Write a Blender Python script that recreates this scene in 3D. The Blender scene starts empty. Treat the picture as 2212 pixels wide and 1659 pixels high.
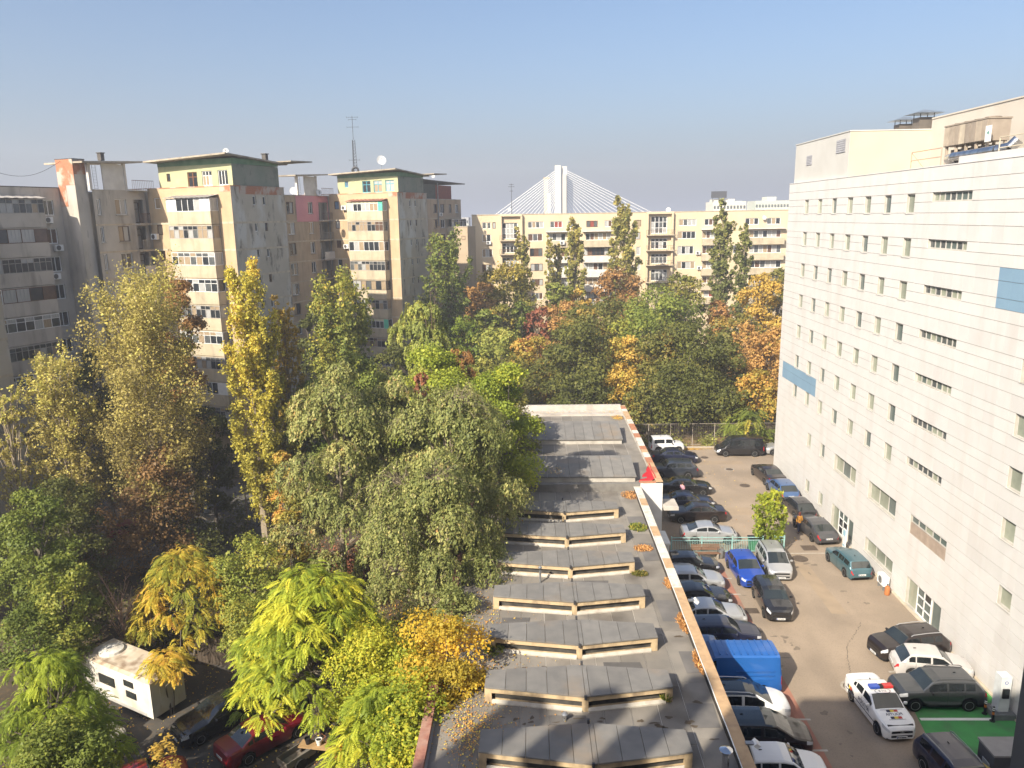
import bpy, bmesh, math, random
import numpy as np
from mathutils import Vector, Matrix
SC = bpy.context.scene
COL = SC.collection
rnd = random.Random(7)
NR = np.random.RandomState(11)
# ---------------------------------------------------------------- camera
CAMZ = 25.0
FPX, PCX, PCY = 1661.0, 1106.0, 829.5          # survey picture 2212 x 1659
PSI, PIT, ROL = .02587, .21506, -.0165
_f = Vector((-math.sin(PSI) * math.cos(PIT), math.cos(PSI) * math.cos(PIT), -math.sin(PIT)))
_r0 = Vector((math.cos(PSI), math.sin(PSI), 0)); _u0 = _r0.cross(_f)
_R = _r0 * math.cos(ROL) + _u0 * math.sin(ROL); _U = -_r0 * math.sin(ROL) + _u0 * math.cos(ROL)
cam = bpy.data.cameras.new('camera'); camo = bpy.data.objects.new('camera', cam); COL.objects.link(camo)
cam.sensor_width = 36; cam.lens = 36 * FPX / 2212; cam.clip_end = 3000; cam.clip_start = .1
camo.matrix_world = Matrix(((_R.x, _U.x, -_f.x, 0), (_R.y, _U.y, -_f.y, 0), (_R.z, _U.z, -_f.z, CAMZ), (0, 0, 0, 1)))
SC.camera = camo
# ---------------------------------------------------------------- light
SUN_EL = math.radians(36); SUN_DIR = Vector((.602, .799, 0)).normalized()      # travel direction on the ground
w = bpy.data.worlds.new('World'); SC.world = w; w.use_nodes = True
nt = w.node_tree; nt.nodes.clear()
sky = nt.nodes.new('ShaderNodeTexSky'); sky.sky_type = 'NISHITA'; sky.sun_disc = False
sky.sun_elevation = SUN_EL; sky.sun_rotation = math.atan2(-SUN_DIR.x, -SUN_DIR.y) % (2 * math.pi)
sky.altitude = 80; sky.air_density = 1.0; sky.dust_density = 4.0; sky.ozone_density = 4.0
bg = nt.nodes.new('ShaderNodeBackground'); bg.inputs['Strength'].default_value = .10
out = nt.nodes.new('ShaderNodeOutputWorld')
# thin haze layer of the sky itself: thickens smoothly towards the horizon all round
tcw = nt.nodes.new('ShaderNodeTexCoord'); sep = nt.nodes.new('ShaderNodeSeparateXYZ'); nt.links.new(tcw.outputs['Generated'], sep.inputs[0])
def mth(op, a, b=None):
    x = nt.nodes.new('ShaderNodeMath'); x.operation = op
    for s_, v_ in zip(x.inputs, (a, b)):
        if v_ is None: continue
        if hasattr(v_, 'node'): nt.links.new(v_, s_)
        else: s_.default_value = v_
    return x.outputs[0]
hz = mth('MULTIPLY', mth('EXPONENT', mth('MULTIPLY', mth('MAXIMUM', sep.outputs['Z'], 0.0), -11.0)), .96)
mxw = nt.nodes.new('ShaderNodeMix'); mxw.data_type = 'RGBA'; nt.links.new(hz, mxw.inputs[0]); nt.links.new(sky.outputs[0], mxw.inputs[6]); mxw.inputs[7].default_value = (2.75, 2.95, 3.6, 1)
nt.links.new(mxw.outputs[2], bg.inputs[0]); nt.links.new(bg.outputs[0], out.inputs[0])
sl = bpy.data.lights.new('sun', 'SUN'); sl.energy = 5.0; sl.angle = math.radians(.5); sl.color = (1, .90, .745)
so = bpy.data.objects.new('sun', sl); COL.objects.link(so)
so.rotation_euler = Vector((SUN_DIR.x * math.cos(SUN_EL), SUN_DIR.y * math.cos(SUN_EL), -math.sin(SUN_EL))).to_track_quat('-Z', 'Y').to_euler()
so.location = (-60, -70, 80)
SC.view_settings.view_transform = 'Standard'; SC.view_settings.look = 'None'
SC.view_settings.exposure = 0.93; SC.view_settings.gamma = 1; SC.view_settings.use_curve_mapping = False
SC.cycles.max_bounces = 5; SC.cycles.diffuse_bounces = 3; SC.cycles.glossy_bounces = 2; SC.cycles.transmission_bounces = 2
SC.cycles.transparent_max_bounces = 4; SC.cycles.caustics_reflective = False; SC.cycles.caustics_refractive = False

# ---------------------------------------------------------------- survey helpers (photo pixel -> point on a real plane)
def ray(px, py): return _f + _R * ((px - PCX) / FPX) - _U * ((py - PCY) / FPX)
O = Vector((0, 0, CAMZ))
def gp(px, py, z=0.0):
    d = ray(px, py); return O + d * ((z - CAMZ) / d.z)
def onX(px, py, X):
    d = ray(px, py); return O + d * (X / d.x)
def onY(px, py, Y):
    d = ray(px, py); return O + d * (Y / d.y)

# ---------------------------------------------------------------- object helpers
def tag(o, label=None, cat=None, group=None, kind=None):
    if label: o['label'] = label
    if cat: o['category'] = cat
    if group: o['group'] = group
    if kind: o['kind'] = kind
    return o
def empty(name, loc=(0, 0, 0), rz=0, label=None, cat=None, group=None):
    o = bpy.data.objects.new(name, None); COL.objects.link(o); o.empty_display_size = .3
    o.location = loc; o.rotation_euler = (0, 0, rz)
    return tag(o, label, cat, group)
def link(name, me, parent=None, loc=None, rot=None, scale=None):
    o = bpy.data.objects.new(name, me); COL.objects.link(o)
    if parent: o.parent = parent
    if loc: o.location = loc
    if rot: o.rotation_euler = rot
    if scale: o.scale = scale
    return o
def V(*a): return Vector(a)
class MB:
    def __init__(s): s.v = []; s.f = []; s.m = []
    def add(s, pts, faces, mi=0):
        b = len(s.v); s.v.extend([tuple(p) for p in pts])
        for f in faces: s.f.append([b + i for i in f]); s.m.append(mi)
        return s
    def quad(s, a, b, c, d, mi=0): return s.add([a, b, c, d], [(0, 1, 2, 3)], mi)
    def poly(s, pts, mi=0): return s.add(pts, [tuple(range(len(pts)))], mi)
    def obox(s, o, ex, ey, ez, mi=0):
        o = V(*o); ex = V(*ex); ey = V(*ey); ez = V(*ez)
        p = [o, o + ex, o + ex + ey, o + ey, o + ez, o + ex + ez, o + ex + ey + ez, o + ey + ez]
        return s.add(p, [(3, 2, 1, 0), (4, 5, 6, 7), (0, 1, 5, 4), (1, 2, 6, 5), (2, 3, 7, 6), (3, 0, 4, 7)], mi)
    def box(s, x0, y0, z0, x1, y1, z1, mi=0): return s.obox((x0, y0, z0), (x1 - x0, 0, 0), (0, y1 - y0, 0), (0, 0, z1 - z0), mi)
    def tube(s, p0, p1, r0, r1=None, n=8, cap=True, mi=0):
        p0 = V(*p0); p1 = V(*p1); r1 = r0 if r1 is None else r1
        d = (p1 - p0).normalized(); a = d.orthogonal().normalized(); b = d.cross(a)
        ring = lambda p, r: [p + (a * math.cos(2 * math.pi * i / n) + b * math.sin(2 * math.pi * i / n)) * r for i in range(n)]
        fs = [(i, (i + 1) % n, n + (i + 1) % n, n + i) for i in range(n)]
        if cap: fs += [tuple(range(n - 1, -1, -1)), tuple(range(n, 2 * n))]
        return s.add(ring(p0, r0) + ring(p1, r1), fs, mi)
    def path(s, pts, r, n=6, mi=0):
        for i in range(len(pts) - 1):
            s.tube(pts[i], pts[i + 1], r if not isinstance(r, (list, tuple)) else r[i], r if not isinstance(r, (list, tuple)) else r[i + 1], n, True, mi)
        return s
    def lathe(s, prof, n=16, o=(0, 0, 0), M=None, mi=0, closed=False):
        o = V(*o); pts = []; fs = []
        for (r, z) in prof:
            for i in range(n):
                p = V(r * math.cos(2 * math.pi * i / n), r * math.sin(2 * math.pi * i / n), z)
                pts.append(o + (M @ p if M else p))
        k = len(prof)
        for j in range(k - 1):
            for i in range(n): fs.append((j * n + i, j * n + (i + 1) % n, (j + 1) * n + (i + 1) % n, (j + 1) * n + i))
        if closed:
            for i in range(n): fs.append(((k - 1) * n + i, (k - 1) * n + (i + 1) % n, (i + 1) % n, i))
        else: fs += [tuple(range(n - 1, -1, -1)), tuple(range((k - 1) * n, k * n))]
        return s.add(pts, fs, mi)
    def prism(s, poly, z0, z1, mi=0):
        n = len(poly); pts = [(x, y, z0) for x, y in poly] + [(x, y, z1) for x, y in poly]
        return s.add(pts, [tuple(range(n - 1, -1, -1)), tuple(range(n, 2 * n))] + [(i, (i + 1) % n, n + (i + 1) % n, n + i) for i in range(n)], mi)
    def mesh(s, name, mats, smooth=False):
        me = bpy.data.meshes.new(name); me.from_pydata(s.v, [], s.f)
        for m in (mats if isinstance(mats, (list, tuple)) else [mats]): me.materials.append(m)
        if any(s.m): me.polygons.foreach_set('material_index', s.m)
        if smooth:
            me.polygons.foreach_set('use_smooth', [True] * len(s.f)); me.update(); me.set_sharp_from_angle(angle=math.radians(38))
        me.update(); return me
    def build(s, name, mats, parent=None, smooth=False, loc=None, rot=None, kind=None):
        o = link(name, s.mesh(name, mats, smooth), parent, loc, rot)
        if kind: o['kind'] = kind
        return o

# ---------------------------------------------------------------- materials
_MC = {}
def mk(name, c1, c2=None, rough=.8, scale=2.0, bump=0.0, bscale=30.0, spec=.3, metal=0.0, coat=0.0, stretch=None, dirt=None, dirt_amt=.5, dirt_scale=.6, dirt_stretch=(1, 1, .18), orand=0.0, lo=.35, hi=.65, thresh=(.5, .68)):
    if name in _MC: return _MC[name]
    m = bpy.data.materials.new(name); m.use_nodes = True; n = m.node_tree.nodes; L = m.node_tree.links
    b = n['Principled BSDF']; b.inputs['Roughness'].default_value = rough; b.inputs['Metallic'].default_value = metal
    b.inputs['Specular IOR Level'].default_value = spec
    if coat: b.inputs['Coat Weight'].default_value = coat; b.inputs['Coat Roughness'].default_value = .04
    tc = n.new('ShaderNodeTexCoord'); src = tc.outputs['Object']
    def noise(scale, stretch=None, detail=5):
        t = n.new('ShaderNodeTexNoise'); t.inputs['Scale'].default_value = scale; t.inputs['Detail'].default_value = detail
        if stretch:
            mp = n.new('ShaderNodeMapping'); mp.inputs['Scale'].default_value = stretch; L.new(src, mp.inputs[0]); L.new(mp.outputs[0], t.inputs['Vector'])
        else: L.new(src, t.inputs['Vector'])
        return t.outputs['Fac']
    def mix(fac, a, bb, bt='MIX'):
        x = n.new('ShaderNodeMix'); x.data_type = 'RGBA'; x.blend_type = bt
        for s, v in ((x.inputs[0], fac), (x.inputs[6], a), (x.inputs[7], bb)):
            if hasattr(v, 'node'): L.new(v, s)
            elif isinstance(v, (int, float)): s.default_value = v
            else: s.default_value = (*v[:3], 1)
        return x.outputs[2]
    def rng(f, a, bb):
        r = n.new('ShaderNodeMapRange'); r.inputs[1].default_value = a; r.inputs[2].default_value = bb; L.new(f, r.inputs[0]); return r.outputs[0]
    if c2 is None: c2 = tuple(x * .8 for x in c1)
    col = mix(rng(noise(scale, stretch), lo, hi), c1, c2)
    if dirt:
        f = rng(noise(dirt_scale, dirt_stretch, 8), *thresh); mu = n.new('ShaderNodeMath'); mu.operation = 'MULTIPLY'; L.new(f, mu.inputs[0]); mu.inputs[1].default_value = dirt_amt
        col = mix(mu.outputs[0], col, dirt)
    if orand:
        oi = n.new('ShaderNodeObjectInfo'); r = n.new('ShaderNodeMapRange'); r.inputs[3].default_value = 1 - orand; r.inputs[4].default_value = 1 + orand * .4; L.new(oi.outputs['Random'], r.inputs[0])
        hsv = n.new('ShaderNodeHueSaturation'); L.new(r.outputs[0], hsv.inputs['Value']); L.new(col, hsv.inputs['Color']); col = hsv.outputs[0]
    L.new(col, b.inputs['Base Color'])
    if bump:
        bp = n.new('ShaderNodeBump'); bp.inputs['Strength'].default_value = bump; bp.inputs['Distance'].default_value = .03
        L.new(noise(bscale), bp.inputs['Height']); L.new(bp.outputs[0], b.inputs['Normal'])
    _MC[name] = m; return m
def sub_nodes(m): return m.node_tree.nodes, m.node_tree.links, m.node_tree.nodes['Principled BSDF']
WHITE = mk('white_paint', (.72, .72, .70), (.62, .62, .60), .6)
PVC = mk('white_pvc', (.78, .78, .76), (.70, .70, .68), .45)
DARKMETAL = mk('dark_metal', (.06, .06, .065), None, .5)
GREYMETAL = mk('grey_metal', (.32, .33, .34), None, .4, metal=.6)
CHROME = mk('chrome', (.75, .76, .78), (.6, .6, .62), .18, metal=1)
BROWNFRAME = mk('brown_frame', (.12, .06, .035), None, .6)
RUST = mk('rust', (.30, .12, .06), (.18, .08, .05), .85)
GLASSES = [mk('glass_dark', (.018, .022, .026), (.035, .04, .045), .06, spec=.6), mk('glass_mid', (.07, .08, .085), (.12, .125, .12), .08, spec=.6),
           mk('glass_curtain', (.42, .42, .40), (.28, .29, .29), .12, scale=5, stretch=(3, 3, .2), spec=.5), mk('glass_beige', (.36, .28, .19), (.25, .19, .12), .12, scale=5, stretch=(3, 3, .2), spec=.5),
           mk('glass_brown', (.13, .075, .05), (.08, .05, .035), .1, spec=.5), mk('glass_blue', (.12, .2, .3), (.08, .12, .18), .1, spec=.5)]
def unit_box(mat):
    k = 'ub_' + mat.name
    if k not in _MC: _MC[k] = MB().box(-.5, -.5, -.5, .5, .5, .5).mesh('unit_panel', mat)
    return _MC[k]
def wallholes(mb, P0, ux, n, W, H, holes, depth=.2, mi=0, mr=None):
    """wall in plane P0 + s*ux + t*z with rectangular holes (s0,t0,s1,t1) and reveals going in along -n"""
    P0 = V(*P0); ux = V(*ux); n = V(*n); uz = V(0, 0, 1)
    xs = sorted({0, W, *[max(0, min(W, h[0])) for h in holes], *[max(0, min(W, h[2])) for h in holes]}); zs = sorted({0, H, *[max(0, min(H, h[1])) for h in holes], *[max(0, min(H, h[3])) for h in holes]})
    p = lambda s, t, d=0: P0 + ux * s + uz * t - n * d
    flip = ux.cross(uz).dot(n) < 0
    def q(a, b, c, d, m): mb.quad(*((d, c, b, a) if flip else (a, b, c, d)), m)
    for i in range(len(xs) - 1):
        run = None
        for j in range(len(zs) - 1):
            cx = (xs[i] + xs[i + 1]) / 2; cz = (zs[j] + zs[j + 1]) / 2
            hole = any(h[0] < cx < h[2] and h[1] < cz < h[3] for h in holes)
            if not hole and run is None: run = zs[j]
            if (hole or j == len(zs) - 2) and run is not None:
                top = zs[j] if hole else zs[j + 1]
                q(p(xs[i], run), p(xs[i + 1], run), p(xs[i + 1], top), p(xs[i], top), mi); run = None
    mr = mi if mr is None else mr
    for (a, b, c, d) in holes:
        for (s0, t0), (s1, t1) in (((a, b), (c, b)), ((c, b), (c, d)), ((c, d), (a, d)), ((a, d), (a, b))):
            q(p(s0, t0), p(s0, t0, depth), p(s1, t1, depth), p(s1, t1), mr)
    return mb
def window(parent, P, ux, n, w, h, cols=2, rows=1, frame=None, fw=.06, panes=None, split=None, r=None, name='window'):
    """framed window; P = lower-left corner on the frame's outer face; panes are sub-parts"""
    r = r or rnd; frame = frame or PVC; P = V(*P); ux = V(*ux); n = V(*n); uz = V(0, 0, 1); mb = MB(); d = .06
    B = lambda s0, t0, s1, t1, dd=d: mb.obox(P + ux * s0 + uz * t0 - n * dd, ux * (s1 - s0), n * dd, uz * (t1 - t0))
    B(0, 0, fw, h); B(w - fw, 0, w, h); B(fw, 0, w - fw, fw); B(fw, h - fw, w - fw, h)
    cw = (w - fw * (cols + 1)) / cols
    ts = [0, 1] if rows == 1 else ([0, .68, 1] if rows == 2 else [i / rows for i in range(rows + 1)])
    for i in range(1, cols): B(i * (cw + fw), fw, i * (cw + fw) + fw, h - fw, d - .004)
    for t in ts[1:-1]: B(fw, t * h - fw * .4, w - fw, t * h + fw * .4, d - .008)
    o = mb.build(name, frame, parent)
    ang = math.atan2(ux.y, ux.x)
    for i in range(cols):
        for j in range(len(ts) - 1):
            g = (panes if panes else GLASSES[:3])
            while isinstance(g, list): g = r.choice(g)
            t0 = ts[j] * h + fw * .5; t1 = ts[j + 1] * h - fw * .5
            c = P + ux * (fw + i * (cw + fw) + cw / 2) + uz * ((t0 + t1) / 2) - n * .045
            link('pane', unit_box(g), o, c, (0, 0, ang), (cw + .02, .02, t1 - t0))
    return o
# ================================================================ ground
SOIL = mk('soil', (.045, .038, .028), (.09, .07, .045), .95, scale=.5, bump=.4, bscale=3, dirt=(.16, .10, .04), dirt_amt=.55, dirt_scale=5, dirt_stretch=(1, 1, 1))
MB().quad((-700, -120, -.01), (700, -120, -.01), (700, 1500, -.01), (-700, 1500, -.01)).build('ground', SOIL, kind='structure')
ASPH = mk('asphalt', (.325, .258, .192), (.26, .208, .156), .93, scale=.28, bump=.25, bscale=60, dirt=(.15, .122, .095), dirt_amt=.5, dirt_scale=.35, dirt_stretch=(1, .5, 1), thresh=(.5, .75))
_n, _l, _b = sub_nodes(ASPH)
def fine_speck(m, scale, amt, col):
    n, l, b = sub_nodes(m); old = b.inputs['Base Color'].links[0].from_socket
    t = n.new('ShaderNodeTexNoise'); t.inputs['Scale'].default_value = scale; t.inputs['Detail'].default_value = 3
    tc = n.new('ShaderNodeTexCoord'); l.new(tc.outputs['Object'], t.inputs['Vector'])
    r = n.new('ShaderNodeMapRange'); r.inputs[1].default_value = .52; r.inputs[2].default_value = .7; r.inputs[4].default_value = amt; l.new(t.outputs['Fac'], r.inputs[0])
    x = n.new('ShaderNodeMix'); x.data_type = 'RGBA'; l.new(r.outputs[0], x.inputs[0]); l.new(old, x.inputs[6]); x.inputs[7].default_value = (*col, 1); l.new(x.outputs[2], b.inputs['Base Color'])
fine_speck(ASPH, 14, .35, (.13, .105, .08))
MB().quad((7.6, 6, .02), (40, 6, .02), (40, 80.7, .02), (7.6, 80.7, .02)).build('car_park', ASPH, kind='structure')
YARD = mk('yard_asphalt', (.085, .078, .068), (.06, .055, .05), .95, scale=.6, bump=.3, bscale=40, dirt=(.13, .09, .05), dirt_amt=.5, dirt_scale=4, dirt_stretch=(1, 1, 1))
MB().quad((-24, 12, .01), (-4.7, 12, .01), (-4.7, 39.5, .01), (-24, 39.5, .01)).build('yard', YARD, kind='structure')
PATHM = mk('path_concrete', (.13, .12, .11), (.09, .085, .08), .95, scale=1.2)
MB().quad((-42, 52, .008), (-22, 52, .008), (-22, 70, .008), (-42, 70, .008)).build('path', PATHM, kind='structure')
KERB = mk('kerb_concrete', (.42, .37, .29), (.33, .29, .23), .9, scale=4, bump=.2)
kb = MB(); kb.box(7.6, 80.7, .0, 40, 80.95, .14); kb.build('kerb', KERB, kind='structure')
VERGE = mk('verge_dirt', (.30, .20, .10), (.16, .11, .06), .95, scale=1.5, bump=.4, bscale=10)
MB().quad((7.6, 80.95, .05), (40, 80.95, .05), (40, 84.5, .06), (7.6, 84.5, .06)).build('verge', VERGE, kind='structure')
# red paved strip, its white bay lines, thin red line further on
REDP = mk('red_paving', (.36, .17, .115), (.29, .135, .095), .9, scale=1.2, bump=.3, bscale=30, dirt=(.22, .15, .11), dirt_amt=.6, dirt_scale=.9, dirt_stretch=(1, .4, 1))
MB().quad((12.25, 22, .024), (13.62, 22, .024), (13.62, 51.2, .024), (12.25, 51.2, .024)).build('red_paving_strip', REDP, kind='structure')
REDL = mk('red_line_paint', (.31, .19, .14), (.26, .20, .15), .9, scale=2)
MB().quad((13.9, 55.6, .024), (14.12, 55.6, .024), (14.35, 79, .024), (14.13, 79, .024)).build('red_line', REDL, kind='structure')
ROADP = mk('worn_white_paint', (.46, .42, .36), (.33, .29, .24), .85, scale=3)
for y in (27.2, 29.6, 32.2, 34.5, 38.9, 41.4, 43.2, 45.4, 47.6, 49.9):
    MB().quad((12.05, y - .07, .028), (13.85, y - .07, .028), (13.85, y + .07, .028), (12.05, y + .07, .028)).build('bay_line', ROADP, kind='structure')
MB().quad((17.3, 53.86, .024), (23.9, 53.86, .024), (23.9, 53.98, .024), (17.3, 53.98, .024)).build('white_line', ROADP, kind='structure')
for (x0, x1, y) in ((19.6, 21.6, 38.55), (19.9, 20.9, 40.2)):
    MB().quad((x0, y, .024), (x1, y, .024), (x1, y + .16, .024), (x0, y + .16, .024)).build('worn_bay_line', ROADP, kind='structure')
# tiny wheelchair-style white mark on the strip near the frame's bottom
m = MB(); m.box(13.0, 27.75, .03, 13.06, 28.2, .033); m.box(12.85, 27.95, .03, 13.25, 28.0, .0335); m.build('bay_mark', ROADP, kind='structure')
# green charging bays
GREENP = mk('green_paint', (.075, .29, .085), (.065, .24, .075), .8, scale=1.2, dirt=(.10, .17, .09), dirt_amt=.5, dirt_scale=1.5, dirt_stretch=(1, 1, 1))
MB().quad((18.75, 31.75, .024), (23.95, 31.75, .024), (23.95, 36.85, .024), (19.6, 36.85, .024)).build('green_charging_bay', GREENP, kind='structure')
FRESHP = mk('white_bay_paint', (.74, .74, .70), (.66, .66, .62), .7)
for (x0, x1, y0, y1) in ((19.6, 23.0, 36.72, 36.98), (19.3, 23.2, 34.42, 34.62), (19.2, 21.0, 31.7, 31.9)):
    MB().quad((x0, y0, .028), (x1, y0, .028), (x1, y1, .028), (x0, y1, .028)).build('white_bay_line', FRESHP, kind='structure')
# asphalt crack, patches, covers
CRK = mk('crack_dark', (.10, .082, .065), None, .95)  # dark colour of the crack line itself
pts = [gp(1401 + .2889 * x, 1180 + .2889 * y) for x, y in ()] + [gp(px, py) for px, py in ((1860, 1345), (1852, 1362), (1845, 1372), (1838, 1384), (1829, 1398), (1830, 1420), (1835, 1438), (1836, 1452), (1844, 1468), (1850, 1480))]
m = MB(); rr = random.Random(3)
for i in range(len(pts) - 1):
    a, b = pts[i], pts[i + 1]
    for k in range(5):
        p = a.lerp(b, k / 5) + V(rr.uniform(-.06, .06), rr.uniform(-.05, .05), 0); q = a.lerp(b, (k + 1) / 5) + V(rr.uniform(-.06, .06), rr.uniform(-.05, .05), 0)
        wd = rr.uniform(.008, .022); m.quad((p.x - wd, p.y, .0235), (p.x + wd, p.y, .0235), (q.x + wd, q.y, .0235), (q.x - wd, q.y, .0235))
m.build('asphalt_crack', CRK, kind='structure')
OILM = mk('oil_film', (.15, .12, .09), (.20, .16, .12), .8, scale=5)
PATCHM = mk('asphalt_repair', (.315, .243, .17), (.265, .207, .148), .93, scale=.8, bump=.2, bscale=50)
ro = random.Random(44)
def stain_(x, y, rx, ry, z, mt, nm):
    ph = [ro.uniform(0, 6.28) for _ in range(3)]; P_ = []
    for i in range(16):
        a = math.pi * i / 8; k = 1 + .25 * math.sin(2 * a + ph[0]) + .2 * math.sin(3 * a + ph[1]) + .12 * math.sin(5 * a + ph[2]); P_.append((x + rx * k * math.cos(a), y + ry * k * math.sin(a), z))
    MB().poly(P_).build(nm, mt, kind='structure')
for i in range(34):
    u = ro.random()
    x, y = (ro.uniform(13.6, 15.5), ro.uniform(28, 50)) if u < .5 else ((ro.uniform(15, 22), ro.uniform(38, 79)) if u < .8 else (ro.uniform(20.3, 23), ro.uniform(38, 60)))
    stain_(x, y, ro.uniform(.05, .28), ro.uniform(.05, .2), .0226, OILM, 'oil_stain')
for (x0, x1, y0, y1) in ((16.0, 18.6, 61.5, 63.2), (18.9, 19.9, 45.0, 52.2), (17.0, 21.5, 75.0, 76.2), (14.6, 15.6, 56.5, 60.0)):
    MB().quad((x0, y0, .0215), (x1, y0 + ro.uniform(-.1, .1), .0215), (x1 + ro.uniform(-.1, .1), y1, .0215), (x0, y1, .0215)).build('asphalt_patch', PATCHM, kind='structure')
IRON = mk('cast_iron', (.13, .10, .075), (.09, .07, .055), .7, metal=.2, scale=8)
CONC = mk('concrete_ring', (.36, .32, .27), (.28, .25, .2), .9, scale=6)
def manhole(x, y, r, label, sq=False, ring=True):
    t = empty('manhole_cover', (x, y, .02), 0, label, 'manhole cover', 'manhole covers in the car park')
    a = MB()
    if sq:
        a.box(-r, -r * .8, 0, r, r * .8, .012); a.build('cover_plate', IRON, t)
        b = MB()
        for i in range(6): b.box(-r * .9, -r * .7 + i * r * .27, .012, r * .9, -r * .62 + i * r * .27, .02)
        b.build('ribs', IRON, t)
    else:
        a.lathe([(r, 0), (r, .012)], 24); a.build('cover_plate', IRON, t)
        b = MB(); b.lathe([(r * 1.04, 0), (r * 1.35, 0), (r * 1.35, .009), (r * 1.04, .009)], 24, closed=True); b.build('concrete_ring', CONC if ring else IRON, t)
manhole(19.85, 68.7, .36, 'round manhole cover in the middle of the car park, left of the blue hatchback', ring=False)
manhole(19.6, 73.4, .36, 'round manhole cover with a pale concrete ring, farthest towards the black van')
manhole(19.63, 53.0, .42, 'round manhole cover just below the white line and right of the silver people carrier', ring=False)
manhole(17.0, 37.25, .42, 'round manhole cover behind the police car, upper left of its boot', ring=True)
manhole(20.94, 54.85, .55, 'square iron grating behind the parked grey coupe', True)
manhole(13.97, 45.4, .42, 'square drain cover left of the black crossover', True)
manhole(16.2, 71.3, .33, 'small square drain cover beside the dark blue off-roader', True)
manhole(18.0, 77.3, .3, 'small manhole cover in front of the black passenger van', ring=False)
# ================================================================ long low shed with skylight monitors
FELT = mk('roof_felt', (.245, .222, .190), (.195, .180, .158), .92, scale=.9, bump=.15, bscale=25, dirt=(.085, .072, .058), dirt_amt=.6, dirt_scale=.42, dirt_stretch=(1, 1, 1), orand=.20, thresh=(.53, .70))
FELT2 = mk('monitor_felt', (.205, .196, .182), (.165, .160, .152), .88, scale=1.5, bump=.12, bscale=25, dirt=(.27, .20, .13), dirt_amt=.55, dirt_scale=.35, dirt_stretch=(1, 1, 1), orand=.14, thresh=(.56, .7))
CREAM = mk('cream_render', (.53, .41, .25), (.45, .34, .21), .85, scale=3, bump=.2, dirt=(.16, .12, .085), dirt_amt=.7, dirt_scale=1.6, dirt_stretch=(1, 1, .5))
FLASH = mk('sill_flashing', (.47, .44, .38), (.38, .35, .30), .6, scale=3, dirt=(.25, .21, .17), dirt_amt=.5, dirt_scale=2, dirt_stretch=(1, 1, 1))
SHEDWALL = mk('shed_plaster', (.50, .47, .42), (.40, .37, .33), .9, scale=1.2, dirt=(.25, .22, .19), dirt_amt=.5)
COPE = [mk('coping_white', (.62, .59, .52), (.52, .49, .43), .8, scale=3, dirt=(.3, .25, .2), dirt_amt=.5, dirt_scale=1.5, dirt_stretch=(1, 1, 1)),
        mk('coping_ochre', (.48, .33, .19), (.42, .28, .16), .85, scale=3, dirt=(.3, .2, .13), dirt_amt=.5, dirt_scale=1.5, dirt_stretch=(1, 1, 1)),
        mk('coping_rust', (.42, .19, .10), (.33, .15, .09), .85, scale=4), mk('coping_brick', (.34, .17, .12), (.27, .12, .09), .9, scale=6, dirt=(.42, .3, .24), dirt_amt=.6, dirt_scale=1.2, dirt_stretch=(1, 1, 1))]
shed = empty('shed', (0, 0, 0), 0, 'long low flat-roofed shed with a row of cream-fronted skylight boxes and felt roof', 'shed')
ZD, ZP = 4.6, 5.0
XL, XR = -4.55, 8.08
m = MB(); m.box(XL, 12, 0, XR, 55, ZD); m.box(-3.4, 55.01, 0, 9.75, 79, 4.95); m.build('body', SHEDWALL, shed)
# felt sheets of the deck
r2 = random.Random(21)
xs = [XL + .42 + i * 1.165 for i in range(10)] + [XR - .42]
ys = [14, 18.2, 22.1, 26.6, 30.4, 34.7, 38.6, 42.8, 46.7, 50.9, 54.98]
for i in range(len(xs) - 1):
    for j in range(len(ys) - 1):
        o = .35 * (i % 2)
        a = MB(); h = r2.uniform(.010, .030); y0 = ys[j] + (o if j else 0); y1 = min(54.98, ys[j + 1] + o)
        a.box(xs[i] + r2.uniform(.006, .02), y0 + r2.uniform(.005, .02), ZD, xs[i + 1] - r2.uniform(.006, .02), y1 - r2.uniform(.005, .02), ZD + h); a.build('felt_sheet', FELT, shed)
for i in range(12):
    x0 = -3.3 + i * 1.05
    for (y0, y1) in ((55.45, 63), (63, 70.5), (70.5, 76)):
        a = MB(); a.box(x0 + .012, y0 + .012, 4.95, min(x0 + 1.05, 9.3) - .012, y1 - .012, 4.95 + r2.uniform(.01, .03)); a.build('felt_sheet', FELT, shed)
# repair patches of newer and older felt
FELT3 = mk('felt_repair', (.16, .15, .14), (.12, .115, .11), .9, scale=1.2, bump=.15, orand=.25)
for (x, y, a_, b_) in ((6.4, 27.6, 1.1, 1.6), (.6, 27.6, 1.6, .8), (6.6, 36, 1.0, 2.2), (3.2, 31.6, 1.8, .7), (6.7, 43, .9, 2.6), (-1.6, 35.6, 1.3, .8), (2.0, 39.9, 2.2, .6), (6.5, 48.6, 1.2, 1.4), (4.6, 23.6, 1.4, 1.0), (6.9, 31.4, .8, 1.8)):
    a = MB(); a.prism([(x, y), (x + a_, y + r2.uniform(-.1, .1)), (x + a_ + r2.uniform(-.1, .1), y + b_), (x + r2.uniform(-.1, .1), y + b_)], ZD + .0305, ZD + .0335); a.build('felt_patch', FELT3, shed)
# dark drain band along the right parapet
m = MB(); m.box(XR - .46, 12, ZD, XR - .40, 55, ZD + .16); m.build('upstand', mk('black_felt', (.035, .033, .03), (.07, .06, .05), .9), shed)
m = MB(); m.path([(XR - .47, y, ZP + .015 + .02 * math.sin(y * 1.7)) for y in range(14, 56)], .022, 5); m.build('white_cable', PVC, shed)
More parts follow.
